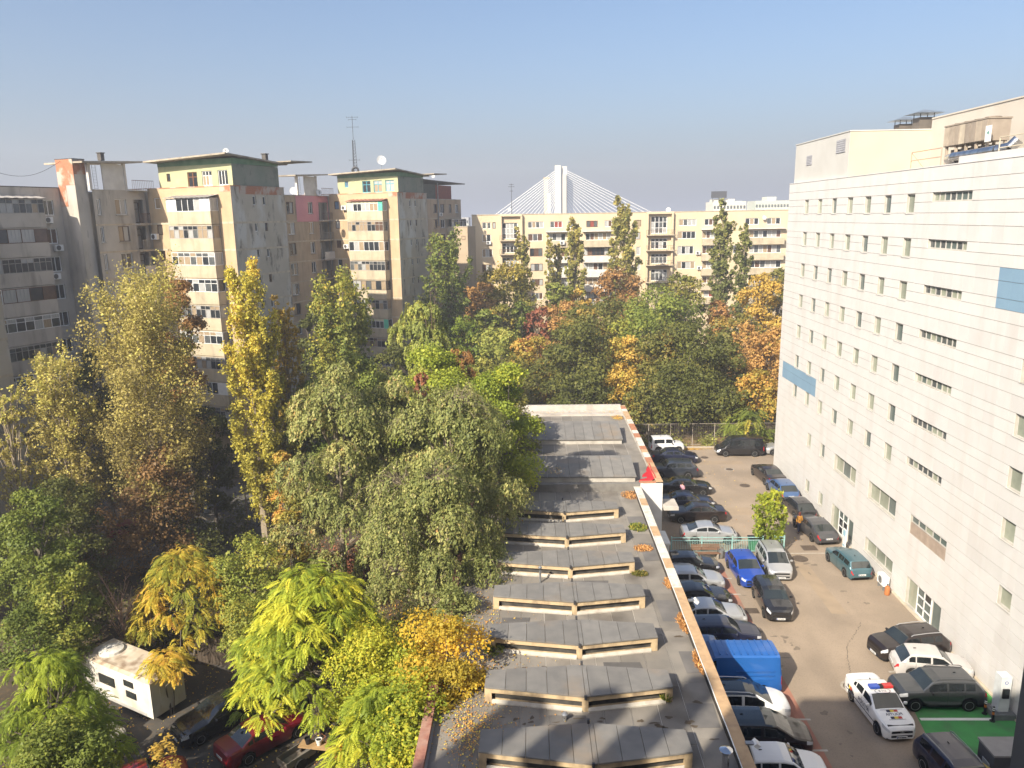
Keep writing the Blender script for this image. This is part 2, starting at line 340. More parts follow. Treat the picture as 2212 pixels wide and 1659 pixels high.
# parapets
m = MB(); m.box(XR - .40, 12, ZD, XR, 54.9, ZP - .06); m.build('parapet', SHEDWALL, shed)
y = 12.0; k = 0
segs = [(12, 24.6, 0), (24.6, 30.4, 1), (30.4, 34.6, 1), (34.6, 38.9, 1), (38.9, 41.3, 0), (41.3, 42.6, 1), (42.6, 45.9, 0), (45.9, 47.4, 1), (47.4, 51.1, 0), (51.1, 52.5, 1), (52.5, 55.0, 0)]
for (a0, a1, c) in segs:
    a = MB(); a.box(XR - .44, a0 + .012, ZP - .06, XR + .05, a1 - .012, ZP + r2.uniform(0, .02)); a.build('coping', COPE[c], shed)
m = MB(); m.box(XL, 12, ZD, XL + .32, 54.9, ZD + .34); m.build('parapet', mk('red_plaster', (.30, .17, .12), (.22, .12, .09), .9, scale=2), shed)
for i in range(22):
    a = MB(); a.box(XL - .05, 12 + i * 1.9 + .015, ZD + .34, XL + .36, 12 + i * 1.9 + 1.9 - .015, ZD + .40 + r2.uniform(0, .02)); a.build('coping', COPE[3], shed)
# far, higher section: parapet of rusty and white tiles
m = MB(); m.box(9.35, 55.4, 4.95, 9.75, 79, 5.25); m.box(-3.4, 78.6, 4.95, 9.34, 79, 5.45); m.box(-3.4, 76.1, 4.95, 9.34, 76.5, 5.15); m.build('parapet', SHEDWALL, shed)
y = 55.2
while y < 79:
    L = r2.uniform(.7, 1.5); c = r2.choice([0, 2, 1, 2, 0]); a = MB(); a.box(9.3, y + .01, 5.25, 9.82, min(79.1, y + L) - .01, 5.3 + r2.uniform(0, .02)); a.build('coping_tile', COPE[c], shed); y += L
m = MB(); m.box(8.1, 55.02, 5.25, 9.29, 55.4, 5.31); m.build('coping_tile', COPE[2], shed)
m = MB(); m.box(8.10, 54.93, 0, 9.76, 55.0, 5.24); m.build('end_wall', mk('white_lime', (.66, .65, .63), (.56, .55, .53), .85, scale=1.4, dirt=(.34, .32, .3), dirt_amt=.5), shed)
m = MB(); m.box(-3.4, 54.96, ZD, 8.05, 55.3, 5.22); m.build('step_wall', mk('step_felt', (.20, .19, .17), (.15, .14, .13), .9, dirt=(.3, .28, .25), dirt_amt=.5), shed)
m = MB(); m.box(9.8, 54.4, 3.3, 10.9, 56.2, 3.55); m.build('canopy', SHEDWALL, shed)
m = MB(); m.box(8.15, 47.6, .02, 9.0, 49.6, 3.6); m.box(8.12, 47.55, 3.6, 9.06, 49.65, 3.72); m.build('porch_box', mk('porch_white', (.66, .66, .62), None, .8), shed)
# plain sloping monitors on the far section
def slab_monitor(x0, x1, y0, y1, z0, zf, zb):
    t = MB(); t.box(x0 + .1, y0 + .12, z0, x1 - .1, y1 - .05, zf - .08); mo = t.build('skylight_monitor', mk('pale_render', (.48, .45, .40), (.38, .36, .32), .85, dirt=(.2, .18, .15), dirt_amt=.6), shed)
    n = max(4, round((x1 - x0) / .86)); wd = (x1 - x0) / n
    for i in range(n):
        xa = x0 + i * wd + .012; xb = x0 + (i + 1) * wd - .012; e = r2.uniform(0, .015)
        a = MB(); a.add([(xa, y0, zf - .07), (xb, y0, zf - .07), (xb, y1, zb - .07), (xa, y1, zb - .07), (xa, y0, zf + e), (xb, y0, zf + e), (xb, y1, zb + e), (xa, y1, zb + e)],
              [(3, 2, 1, 0), (4, 5, 6, 7), (0, 1, 5, 4), (1, 2, 6, 5), (2, 3, 7, 6), (3, 0, 4, 7)]); a.build('roof_sheet', FELT2, mo)
slab_monitor(-1.4, 7.95, 56.0, 59.7, 4.97, 5.45, 5.95)
slab_monitor(-1.2, 8.1, 66.0, 70.4, 4.97, 5.45, 5.95)
# glazed monitors with a bowed plan
STEP_F = mk('ledge_dark', (.11, .10, .09), None, .9)  # dark tone for the floor strip inside each opening
GLASSM = mk('dusty_glass', (.045, .045, .045), (.10, .095, .085), .25, scale=2)
def monitor(Y0, x0=-2.15, x1=5.87):
    xm = (x0 + x1) / 2 + .25; bow = .68; top = 5.4; dep = 1.25; bb = .42; T = MB(); zs = ZD + .03
    yf = lambda x: Y0 - bow * (1 - abs(x - xm) / ((xm - x0) if x < xm else (x1 - xm)))
    yb = lambda x: Y0 + dep + bb * (1 - abs(x - xm) / ((xm - x0) if x < xm else (x1 - xm)))
    zt = lambda yy: top - .03
    # body: core set back behind the openings
    inset = .22
    T.prism([(x0, Y0 + inset), (xm, yf(xm) + inset), (x1, Y0 + inset), (x1, Y0 + dep), (xm, Y0 + dep + bb), (x0, Y0 + dep)], zs, top - .21)
    mo = T.build('skylight_monitor', CREAM, shed)
    # front frame: head, end posts, middle post, with openings left between
    F = MB()
    def bar(xa, xb, z0, z1, d0=0.0, d1=.215):
        ya, yb_ = yf(xa), yf(xb)
        F.add([(xa, ya + d0, z0), (xb, yb_ + d0, z0), (xb, yb_ + d1, z0), (xa, ya + d1, z0), (xa, ya + d0, z1), (xb, yb_ + d0, z1), (xb, yb_ + d1, z1), (xa, ya + d1, z1)],
              [(3, 2, 1, 0), (4, 5, 6, 7), (0, 1, 5, 4), (1, 2, 6, 5), (2, 3, 7, 6), (3, 0, 4, 7)])
    for (a, b) in ((x0, xm), (xm, x1)):
        bar(a, b, top - .30, top - .065)
    bar(x0, x0 + .3, zs, top - .301); bar(x1 - .3, x1, zs, top - .301); bar(xm - .13, xm, zs, top - .301); bar(xm, xm + .13, zs, top - .301)
    F.build('front_frame', CREAM, mo)
    for (a, b) in ((x0 + .3, xm - .13), (xm + .13, x1 - .3)):
        ya, y2 = yf(a), yf(b); g = MB(); g.quad((a, ya + .212, zs + .12), (b, y2 + .212, zs + .12), (b, y2 + .212, top - .3), (a, ya + .212, top - .3)); g.build('glazing', GLASSM, mo); g = MB(); g.add([(a, ya + .051, zs + .02), (b, y2 + .051, zs + .02), (b, y2 + .21, zs + .03), (a, ya + .21, zs + .03)], [(0, 1, 2, 3)]); g.build('ledge', STEP_F, mo)
        s = MB(); s.add([(a, ya - .07, zs + .05), (b, y2 - .07, zs + .05), (b, y2 + .05, zs + .15), (a, ya + .05, zs + .15), (a, ya - .07, zs - .02), (b, y2 - .07, zs - .02), (b, y2 + .05, zs - .02), (a, ya + .05, zs - .02)],
                        [(0, 1, 2, 3), (4, 5, 1, 0), (5, 6, 2, 1), (6, 7, 3, 2), (7, 4, 0, 3)]); s.build('sill', FLASH, mo)
    n = 9; cuts = sorted([x0 + (x1 - x0) * i / n for i in range(n + 1)] + [xm])
    for i in range(len(cuts) - 1):
        xa, xb = cuts[i] + .01, cuts[i + 1] - .01
        if xb - xa < .05: continue
        e = r2.uniform(0, .014); o = .07; A = MB()
        za = top - .06; P = [(xa, yf(xa) - o), (xb, yf(xb) - o), (xb, yb(xb) + o), (xa, yb(xa) + o)]
        A.add([(*p, za + (0 if q < 2 else -.10)) for q, p in enumerate(P)] + [(*p, za + .06 + e + (0 if q < 2 else -.10)) for q, p in enumerate(P)],
              [(3, 2, 1, 0), (4, 5, 6, 7), (0, 1, 5, 4), (1, 2, 6, 5), (2, 3, 7, 6), (3, 0, 4, 7)]); A.build('roof_sheet', FELT2, mo)
    d = MB(); d.box(xm - .05, yf(xm) - .12, top - .14, xm + .05, yf(xm) - .04, top + .06); d.box(xm - .05, yb(xm) + .0, top - .1, xm + .05, yb(xm) + .1, top + .08); d.build('drain_bracket', DARKMETAL, mo)
for Y in (21.2, 25.23, 29.27, 33.26, 37.4, 41.5, 45.7, 49.75): monitor(Y + r2.uniform(-.05, .05))
# stains / puddle marks on the deck as thin dirt films
STAIN = mk('dirt_film', (.07, .055, .04), (.10, .075, .05), .9, scale=4)
def blob(x, y, rx, ry, z, mat, name, parent=None, seed=0, kind=None, n=18):
    q = random.Random(seed); ph = [q.uniform(0, 6.28) for _ in range(4)]
    pts = []
    for i in range(n):
        a = 2 * math.pi * i / n; k = 1 + .22 * math.sin(2 * a + ph[0]) + .18 * math.sin(3 * a + ph[1]) + .12 * math.sin(5 * a + ph[2]) + q.uniform(-.08, .08)
        pts.append((x + rx * k * math.cos(a), y + ry * k * math.sin(a), z))
    return MB().poly(pts).build(name, mat, parent, kind=kind)
for i in range(70):
    x = r2.uniform(-1.5, 7.4); y = r2.choice([r2.uniform(26.9, 28.3), r2.uniform(24, 31), r2.uniform(22, 40)])
    if any(Y - .75 < y < Y + 1.8 and x < 6.1 for Y in (21.2, 25.23, 29.27, 33.26, 37.4)): continue
    blob(x, y, r2.uniform(.05, .22), r2.uniform(.04, .14), ZD + .0352, STAIN, 'dirt_patch', shed, i)
# ================================================================ white panelled office block on the right
PANEL = mk('facade_panel', (.60, .588, .568), (.565, .552, .532), .55, scale=.8, spec=.35, dirt=(.50, .45, .41), dirt_amt=.35, dirt_scale=.9, orand=.05)
SEAM = mk('facade_seam', (.37, .345, .31), None, .9)
BLUEP = mk('blue_panel', (.20, .315, .42), (.185, .29, .395), .5, scale=.8)
REVEAL = mk('reveal_beige', (.44, .42, .37), None, .7)
OFFGL = [mk('office_glass', (.27, .29, .23), (.20, .22, .175), .1, scale=1.5, spec=.5), mk('office_glass_dark', (.13, .16, .15), (.09, .115, .11), .1, scale=1.5, spec=.5), mk('office_glass_pale', (.33, .345, .27), (.25, .27, .21), .1, scale=1.5, spec=.5)]  # grey-green sky reflection put into the pane colours
OFFFR = mk('office_frame', (.50, .48, .44), None, .5)
office = empty('office_block', (0, 0, 0), 0, 'tall white panelled office block with rows of small windows on the right', 'office building')
XW, YF, YN, ZT = 24.0, 73.7, 20.0, 27.42
m = MB(); m.box(XW + .30, YN, 0, 46, YF, 27.3); m.quad((XW + .03, YF, 0), (XW + .3, YF, 0), (XW + .3, YF, ZT), (XW + .03, YF, ZT)); m.box(XW + .03, YN, 27.3, XW + .6, YF, ZT - .01); m.build('body', SEAM, office)
holes = []; wins = []            # (y0,y1,z0,z1,kind)
colY = [(68.45, 69.45), (65.35, 66.33), (62.3, 63.25), (59.2, 60.2), (56.1, 57.1), (53.0, 54.0), (49.8, 50.85)]
for k in range(7):
    zt = 25.92 - 2.73 * k
    for c in colY: wins.append((c[0], c[1], zt - 1.15, zt, 'small'))
    wins.append((43.45, 47.7, zt - .5, zt + .05, 'strip'))
    if k >= 3: wins.append((36.4, 37.5, zt - 1.1, zt + .02, 'big'))
wins += [(64.2, 65.1, 5.0, 6.15, 'small'), (61.1, 62.05, 5.0, 6.15, 'small'), (54.9, 59.0, 4.9, 6.2, 'wide'), (48.5, 52.7, 4.87, 6.15, 'wide'), (42.2, 46.5, 4.85, 6.1, 'louvre'), (36.0, 37.1, 5.0, 6.03, 'big'),
         (63.85, 64.8, .95, 2.05, 'small'), (60.75, 61.7, .95, 2.05, 'small'), (54.6, 58.75, .12, 2.12, 'door'), (48.2, 52.5, .92, 2.0, 'wide'), (42.0, 46.2, .12, 2.0, 'door')]
hol = [(YF - y1, z0, YF - y0, z1) for (y0, y1, z0, z1, _) in wins]
m = MB(); wallholes(m, (XW + .03, YF, 0), (0, -1, 0), (-1, 0, 0), YF - YN, 27.3, hol, .24, 0, 1); m.build('wall_frame', [SEAM, REVEAL], office)
# panels
joints = [.06, .80, 1.45]
zl = sorted([ZT + .02, 26.64] + [j - 2.73 * k for k in range(7) for j in (25.96, 25.42, 24.78, 24.10)])
zl = [.12, .92, 1.5, 2.06, 2.75, 3.45, 4.15, 4.87, 5.5, 6.17, 6.9] + [z for z in zl if z > 7.2]
pan = []
yc = [YF - i * 1.08 for i in range(int((YF - YN) / 1.08) + 1)] + [YN]
for j in range(len(zl) - 1):
    off = 0
    for i in range(len(yc) - 1):
        y1, y0 = yc[i], yc[i + 1]; z0, z1 = zl[j], zl[j + 1]
        rects = [(y0, y1, z0, z1)]
        for (a, b, c, d, _) in wins:
            nr = []
            for (p, q, s, t) in rects:
                if b <= p or a >= q or d <= s + .02 or c >= t - .02: nr.append((p, q, s, t)); continue
                if a > p: nr.append((p, a, s, t))
                if b < q: nr.append((b, q, s, t))
                p2, q2 = max(p, a), min(q, b)
                if c > s: nr.append((p2, q2, s, c))
                if d < t: nr.append((p2, q2, d, t))
            rects = nr
        pan += [x for x in rects if x[1] - x[0] > .04 and x[3] - x[2] > .04]
def is_blue(r):
    cy, cz = (r[0] + r[1]) / 2, (r[2] + r[3]) / 2
    return (cy < 40.2 and cy > 34.5 and 19.96 < cz < 22.05) or (64.35 < cy < 72.7 and 9.75 < cz < 11.1)
def panel_geo(mb, r):
    g = .007; gz = .013; y0, y1, z0, z1 = r
    mb.box(XW, y0 + g, z0 + gz, XW + .028, y1 - g, z1 - gz)
key = lambda r: -((r[1] - r[0]) * (r[3] - r[2])) / (((r[0] + r[1]) / 2) ** 2 + ((r[2] + r[3]) / 2 - 25) ** 2 + 576) ** 1.5
vis = [r for r in pan if (r[0] + r[1]) / 2 > 34 - .25 * min(8, (r[2])) + 0]
rest = [r for r in pan if r not in vis]
vis.sort(key=key)
blue = [r for r in vis if is_blue(r)]; white = [r for r in vis if not is_blue(r)]
nblue = blue[:20]
for r in white[:300 - len(nblue)]: a = MB(); panel_geo(a, r); a.build('panel', PANEL, office)
for r in nblue: a = MB(); panel_geo(a, r); a.build('panel', BLUEP, office)['label'] = 'pale blue facade panel'
a = MB()
for r in white[300 - len(nblue):] + rest: panel_geo(a, r)
a.build('panel', PANEL, office, kind='stuff')
if blue[20:]:
    a = MB()
    for r in blue[20:]: panel_geo(a, r)
    a.build('blue_panel', BLUEP, office, kind='stuff')
r3 = random.Random(5); UX, NN = V(0, -1, 0), V(-1, 0, 0)
LOUV = mk('brown_panel', (.38, .30, .24), None, .6)
for (y0, y1, z0, z1, kd) in wins:
    P = V(XW + (.13 if kd != 'wide' else .2), y1, z0); w_ = y1 - y0; h_ = z1 - z0
    if kd == 'small': window(office, P, UX, NN, w_, h_, 1, 1, OFFFR, .05, [OFFGL], r=r3)
    elif kd == 'big': window(office, P, UX, NN, w_, h_, 1, 1, OFFFR, .06, [OFFGL], r=r3)
    elif kd == 'strip': window(office, V(XW + .12, y1, z0), UX, NN, w_, h_, 7, 1, OFFFR, .07, [OFFGL[1:2] + GLASSES[1:2] + OFFGL[2:]], r=r3)
    elif kd == 'wide': window(office, P, UX, NN, w_, h_, 3, 1, OFFFR, .07, [OFFGL], r=r3)
    elif kd == 'louvre':
        window(office, V(XW + .1, y1, z0 + .75), UX, NN, w_, h_ - .75, 5, 1, OFFFR, .07, [OFFGL[1:]], r=r3)
        for i in range(4): a = MB(); a.box(XW + .06, y0 + i * w_ / 4 + .02, z0, XW + .11, y0 + (i + 1) * w_ / 4 - .02, z0 + .73); a.build('infill_panel', LOUV, office)
    else:
        window(office, V(XW + .16, y1, z0), UX, NN, w_ * .28, h_, 1, 1, OFFFR, .07, [OFFGL[2:]], r=r3)
        d = window(office, V(XW + .12, y1 - w_ * .28, z0), UX, NN, w_ * .42, h_, 2, 3, PVC, .09, [GLASSES[:1] + OFFGL[1:2]], r=r3, name='entrance_door')
        a = MB()
        for s in (-.1, .1): a.tube((XW + .02, y1 - w_ * .49 + s, 1.0), (XW + .02, y1 - w_ * .49 + s, 1.3), .015, n=6)
        a.build('handle', GREYMETAL, d)
        window(office, V(XW + .16, y1 - w_ * .70, z0), UX, NN, w_ * .30, h_, 1, 1, OFFFR, .07, [OFFGL[:2]], r=r3)
    if kd in ('small', 'big', 'wide'):
        a = MB(); a.obox((XW - .035, y0 - .05, z0 - .05), (.2, 0, 0), (0, w_ + .1, 0), (0, 0, .03)); a.build('sill', OFFFR, office)
m = MB(); m.box(XW - .12, YN, .02, XW + .02, YF, .11); m.build('plinth', mk('plinth_cream', (.55, .47, .36), None, .9), office)
# roof: parapet coping and plant rooms
m = MB(); m.box(XW - .03, YN, ZT + .02, XW + .55, YF + .02, ZT + .08); m.box(XW + .01, YN, ZT + .08, XW + .5, 45.2, ZT + .42); m.build('parapet_coping', PANEL, office)
PENT_G = mk('plant_room_grey', (.50, .49, .46), (.46, .45, .42), .8, scale=.6); PENT_C = mk('plant_room_cream', (.50, .45, .335), (.47, .42, .31), .8, scale=.5)
pA = onY(2012, 278, 61.5); pB = onX(1836, 282, 24.35)
m = MB(); m.box(24.35, 61.5, 27.45, 36, 73.6, 30.85, 0); m.quad((24.36, 61.49, 27.5), (36, 61.49, 27.5), (36, 61.49, 30.84), (24.36, 61.49, 30.84), 1)
m.box(24.3, 61.45, 30.85, 36.05, 73.65, 30.93, 0); m.build('plant_room', [PENT_G, PENT_C], office)
def louvre_vent(par, x, y0, y1, z0, z1):
    a = MB(); a.box(x - .03, y0, z0, x, y1, z1)
    for i in range(6): a.obox((x - .05, y0 + .05, z0 + (z1 - z0) * (i + .15) / 6), (.02, 0, .05), (0, y1 - y0 - .1, 0), (.0, 0, .02))
    return a.build('vent_grille', mk('grille_grey', (.34, .34, .36), None, .6), par)
louvre_vent(office, 24.345, 69.3, 70.6, 28.9, 29.7); louvre_vent(office, 24.345, 62.2, 64.0, 29.4, 30.4)
XB = pA.x
m = MB(); m.box(XB, 22, 27.45, 45, 61.49, 31.6, 0); m.box(XB - .06, 22, 31.6, 45, 61.45, 31.7, 0); m.build('plant_room', [mk('plant_room_pale', (.50, .46, .40), (.46, .42, .36), .8, scale=.5)], office)
# twin roof vents with pitched metal hats
def roof_vent(x, y, w_, h_, lab):
    t = empty('roof_vent', (x, y, 30.93), 0, lab, 'roof vent', 'roof vents on the plant room')
    a = MB(); a.box(-w_ / 2, -w_ / 2, 0, w_ / 2, w_ / 2, h_); a.build('duct', mk('vent_brown', (.14, .12, .10), None, .6), t)
    a = MB()
    for sx in (-1, 1):
        for sy in (-1, 1): a.tube((sx * w_ * .45, sy * w_ * .45, h_), (sx * w_ * .45, sy * w_ * .45, h_ + .3), .03, n=6)
    a.build('leg', DARKMETAL, t)
    a = MB(); q = w_ * .95; a.add([(-q, -q, h_ + .28), (q, -q, h_ + .28), (q, q, h_ + .28), (-q, q, h_ + .28), (0, 0, h_ + .62)], [(3, 2, 1, 0), (0, 1, 4), (1, 2, 4), (2, 3, 4), (3, 0, 4)]); a.build('hat', mk('vent_hat', (.42, .46, .47), None, .35, metal=.7), t)
p1 = onY(1978, 268, 63.5); p2 = onY(2000, 268, 62.6)
roof_vent(p2.x, 63.0, 1.15, .95, 'larger dark square roof vent under a metal hat on the cream plant room')
roof_vent(p1.x, 65.6, 1.0, .75, 'smaller roof vent half hidden behind the larger one on the plant room')
# chiller with tan panels on legs
cz = 28.95
t = empty('chiller', (26.6, 47.4, 27.45), 0, 'big tan rooftop chiller with panelled sides standing on legs', 'chiller')
TANS = [mk('chiller_tan_a', (.36, .30, .235), None, .6), mk('chiller_tan_b', (.50, .43, .33), None, .6), mk('chiller_tan_c', (.30, .25, .20), None, .6), mk('chiller_tan_d', (.43, .36, .28), None, .6)]
cY0, cY1 = -.1, 4.65
a = MB(); a.box(0, cY0, 1.40, 1.3, cY1, 2.62); a.build('casing', TANS[2], t)
n = 8
for i in range(n):
    a = MB(); a.box(-.04, cY0 + (cY1 - cY0) * i / n + .02, 1.44, -.005, cY0 + (cY1 - cY0) * (i + 1) / n - .02, 2.58); a.build('side_panel', TANS[(i * 3 + (i // 3)) % 4], t)
for i in range(5):
    y = cY0 + .15 + (cY1 - cY0 - .3) * i / 4
    for x in (.08, 1.1): a = MB(); a.box(x, y - .08, 0, x + .12, y + .08, 1.395); a.build('leg', TANS[3], t)
a = MB()
for i in range(4): a.box(.3, cY0 + .4 + i * 1.1, .6, 1.0, cY0 + 1.1 + i * 1.1, 1.2)
a.build('compressor', mk('compressor_dark', (.05, .05, .055), (.12, .11, .11), .5), t)
a = MB(); a.box(-.05, cY0 - .05, 2.62, 1.35, cY1 + .05, 2.70)
for i in range(4): a.lathe([(.4, 2.70), (.44, 2.78), (.36, 2.78)], 14, (.65, cY0 + .7 + i * 1.1, 0))
a.build('fan_deck', TANS[2], t)
# silver insulated duct in front of the chiller
t = empty('insulated_duct', (25.4, 45, 27.45), 0, 'shiny silver insulated duct lying in front of the chiller legs', 'duct')
FOIL = mk('foil', (.72, .71, .69), (.5, .49, .48), .22, metal=1, scale=3, bump=.6, bscale=4)
pts = [(.8, 5.0, .45), (.25, 4.4, .5), (0, 3.4, .55), (0, .4, .58), (.1, -.8, .62), (.4, -1.4, .7), (.7, -1.6, 1.1)]
for i in range(len(pts) - 1):
    a = MB(); a.tube(pts[i], pts[i + 1], .30, n=16); a.build('duct_section', FOIL, t, smooth=True)
for y in (3, 1.2, -.4): a = MB(); a.box(-.2, y, 0, .2, y + .15, .26); a.build('support', DARKMETAL, t)
# railings
def railing(pts, zb, h, lab, mat, cat='railing'):
    t = empty('roof_railing', (*pts[0], zb), 0, lab, cat); o = V(*pts[0], 0)
    for i, p in enumerate(pts):
        a = MB(); q = V(*p, 0) - o; a.tube(q, q + V(0, 0, h), .03, n=6); a.build('post', mat, t)
    for hh in (h, h * .52):
        a = MB()
        for i in range(len(pts) - 1): a.tube(V(*pts[i], hh) - o, V(*pts[i + 1], hh) - o, .028, n=6)
        a.build('rail', mat, t)
    return t
PINK = mk('rail_primer', (.50, .30, .22), (.42, .27, .2), .7)
t = railing([(24.6, 52.0), (24.6, 48.3)], 27.5, 1.06, 'thin reddish rooftop railing with a slanting brace before the silver duct', PINK)
a = MB(); a.tube((0, 0, 1.06), (0, -1.7, .0), .025, n=6); a.build('brace', PINK, t)
YEL = mk('rail_yellow', (.55, .48, .36), None, .6)
railing([(24.6, 42.5), (24.6, 40), (24.6, 37), (24.6, 34)], 27.5, 1.1, 'pale yellow rooftop railing at the right end of the roof', YEL)
# canvas screen / white mast tripod at far right of the roof
t = empty('tarpaulin', (26.2, 37.5, 27.5), 0, 'white tarpaulin lean-to held by thin poles on the roof at far right', 'tarpaulin')
a = MB(); a.add([(0, 1.6, 0), (0, -3, 0), (1.3, -3, 2.9), (1.3, 0.6, 2.9), (.05, 1.6, -.03), (.05, -3, -.03), (1.35, -3, 2.87), (1.35, .6, 2.87)], [(0, 1, 2, 3), (7, 6, 5, 4), (0, 4, 5, 1), (1, 5, 6, 2), (2, 6, 7, 3), (3, 7, 4, 0)]); a.build('sheet', mk('tarp_white', (.66, .62, .55), None, .8), t)
a = MB(); a.tube((-.2, 1.8, 0), (.6, .9, 2.4), .03, n=6); a.tube((-.2, -.4, 0), (.6, .9, 2.4), .03, n=6); a.build('pole', GREYMETAL, t)
t = empty('rooftop_lamp', (XB - .05, 40.2, 30.4), 0, 'small dark floodlight on the pale plant room wall at far right', 'floodlight')
a = MB(); a.box(-.3, -.2, -.15, -.05, .2, .2); a.build('head', DARKMETAL, t); a = MB(); a.box(-.05, -.05, -.05, .05, .05, .05); a.build('bracket', GREYMETAL, t)
t = empty('warning_sign', (26.5, 47.0, 28.75), 0, 'small white notice with a green mark on the end of the chiller', 'sign')
a = MB(); a.box(-.02, -.3, 0, .0, .3, .9); a.build('plate', WHITE, t); a = MB(); a.lathe([(.14, -.025), (.14, -.021)], 3, (0, 0, 0), Matrix(((0, 0, 1), (1, 0, 0), (0, 1, 0)))); 
for i, v_ in enumerate(a.v): a.v[i] = (v_[0], v_[1], v_[2] + .5)
a.build('symbol', mk('sign_green', (.05, .25, .2), None, .6), t)
# things against the office wall
t = empty('air_conditioner', (23.55, 48.35, 0.02), 0, 'white outdoor air-conditioner unit standing on legs against the office wall', 'air conditioner')
a = MB(); a.box(-.2, -.45, .35, .2, .45, 1.0); a.build('casing', PVC, t); a = MB(); a.lathe([(.25, 0), (.25, .02), (.2, .02)], 16, (-.2, 0, .68), Matrix(((0, 0, -1), (0, 1, 0), (1, 0, 0)))); a.build('fan_grille', GREYMETAL, t)
for y in (-.35, .35): a = MB(); a.box(-.15, y, 0, .15, y + .06, .345); a.build('leg', GREYMETAL, t)
t = empty('gas_canister', (23.45, 47.45, .02), 0, 'small orange canister beside the white air-conditioner unit', 'canister')
a = MB(); a.lathe([(.14, 0), (.17, .03), (.17, .5), (.13, .6), (.05, .63), (.05, .7)], 14); a.build('body', mk('orange_paint', (.42, .15, .05), None, .6), t, True); a = MB(); a.lathe([(.06, .7), (.06, .76)], 8); a.build('valve', DARKMETAL, t)
t = empty('sign_post', (23.3, 54.3, .02), 0, 'narrow white and blue notice board by the office entrance door', 'sign')
a = MB(); a.box(-.03, -.25, .25, .03, .25, 1.75); a.build('board', WHITE, t); a = MB(); a.box(-.036, -.2, 1.2, -.031, .2, 1.65); a.box(-.036, -.2, .4, -.031, .2, .55); a.build('print', mk('print_blue', (.3, .5, .62), None, .6), t); a = MB(); a.box(-.05, -.3, 0, .05, .3, .03); a.tube((0, 0, .03), (0, 0, .25), .03); a.build('foot', GREYMETAL, t)
# ================================================================ stepped apartment blocks on the left
TH = math.radians(22); UV = V(math.sin(TH), math.cos(TH), 0); VV = V(math.cos(TH), -math.sin(TH), 0)
def W(a, b, z): return VV * a + UV * b + V(0, 0, z)
def overlay(m, scale, stretch, th, amt, col, detail=8):
    n, l, b = sub_nodes(m); old = b.inputs['Base Color'].links[0].from_socket
    tc = n.new('ShaderNodeTexCoord'); mp = n.new('ShaderNodeMapping'); mp.inputs['Scale'].default_value = stretch; mp.inputs['Location'].default_value = (scale, 2.3, 1.1); l.new(tc.outputs['Object'], mp.inputs[0])
    t = n.new('ShaderNodeTexNoise'); t.inputs['Scale'].default_value = scale; t.inputs['Detail'].default_value = detail; t.inputs['Roughness'].default_value = .65; l.new(mp.outputs[0], t.inputs['Vector'])
    r = n.new('ShaderNodeMapRange'); r.inputs[1].default_value = th[0]; r.inputs[2].default_value = th[1]; r.inputs[4].default_value = amt; l.new(t.outputs['Fac'], r.inputs[0])
    x = n.new('ShaderNodeMix'); x.data_type = 'RGBA'; l.new(r.outputs[0], x.inputs[0]); l.new(old, x.inputs[6]); x.inputs[7].default_value = (*col, 1); l.new(x.outputs[2], b.inputs['Base Color'])
    return m
OCHRE = overlay(mk('plaster_ochre', (.50, .375, .235), (.43, .31, .185), .9, scale=.5, bump=.2, dirt=(.35, .27, .18), dirt_amt=.6, dirt_scale=1.3), 3.0, (1, 1, .25), (.58, .74), .55, (.22, .17, .12))
BALC = overlay(mk('balcony_render', (.50, .43, .31), (.43, .36, .25), .9, scale=1, bump=.2, dirt=(.30, .26, .19), dirt_amt=.6, dirt_scale=1.5), 4, (1, 1, .3), (.6, .76), .5, (.2, .17, .13))
GREYP = overlay(overlay(mk('plaster_grey', (.48, .425, .34), (.41, .36, .28), .92, scale=.45, bump=.25, dirt=(.54, .52, .47), dirt_amt=.85, dirt_scale=.3, dirt_stretch=(1, 1, .5), thresh=(.5, .57)), 1.1, (1, 1, .35), (.56, .66), .8, (.10, .092, .08)), 2.5, (1, 1, .2), (.6, .75), .5, (.16, .14, .11))
GREYA = overlay(mk('plaster_pale_grey', (.50, .46, .40), (.42, .385, .335), .92, scale=.5, bump=.25, dirt=(.17, .15, .12), dirt_amt=.6, dirt_scale=.9), 2.2, (1, 1, .2), (.58, .75), .6, (.10, .09, .08))  # pale grey plaster of these walls, with darker stains
TANP = overlay(mk('plaster_tan', (.45, .345, .235), (.39, .295, .20), .92, scale=.5, bump=.2, dirt=(.22, .18, .13), dirt_amt=.55, dirt_scale=1.2), 2.4, (1, 1, .25), (.58, .75), .5, (.14, .12, .1))
PINKP = mk('plaster_pink', (.62, .27, .29), (.56, .24, .27), .85, scale=.7)
BRICKT = overlay(mk('old_brick', (.42, .17, .09), (.34, .14, .08), .92, scale=9, dirt=(.46, .40, .33), dirt_amt=.85, dirt_scale=.8, dirt_stretch=(1, 1, .7), thresh=(.48, .56)), 12, (.5, .5, 3), (.55, .65), .3, (.5, .42, .34))
BAND = mk('floor_band', (.55, .47, .34), (.44, .37, .27), .9, scale=2, dirt=(.24, .2, .15), dirt_amt=.5, dirt_scale=1.5)
GREENW = overlay(mk('penthouse_green', (.42, .41, .24), (.34, .37, .22), .88, scale=.4, dirt=(.52, .47, .28), dirt_amt=.7, dirt_scale=.5, dirt_stretch=(1, 1, 1.6), thresh=(.45, .6)), 1.2, (1, 1, .5), (.6, .75), .4, (.12, .19, .13))
GREENT = mk('penthouse_green_top', (.10, .20, .12), (.16, .26, .16), .88, scale=1.2)
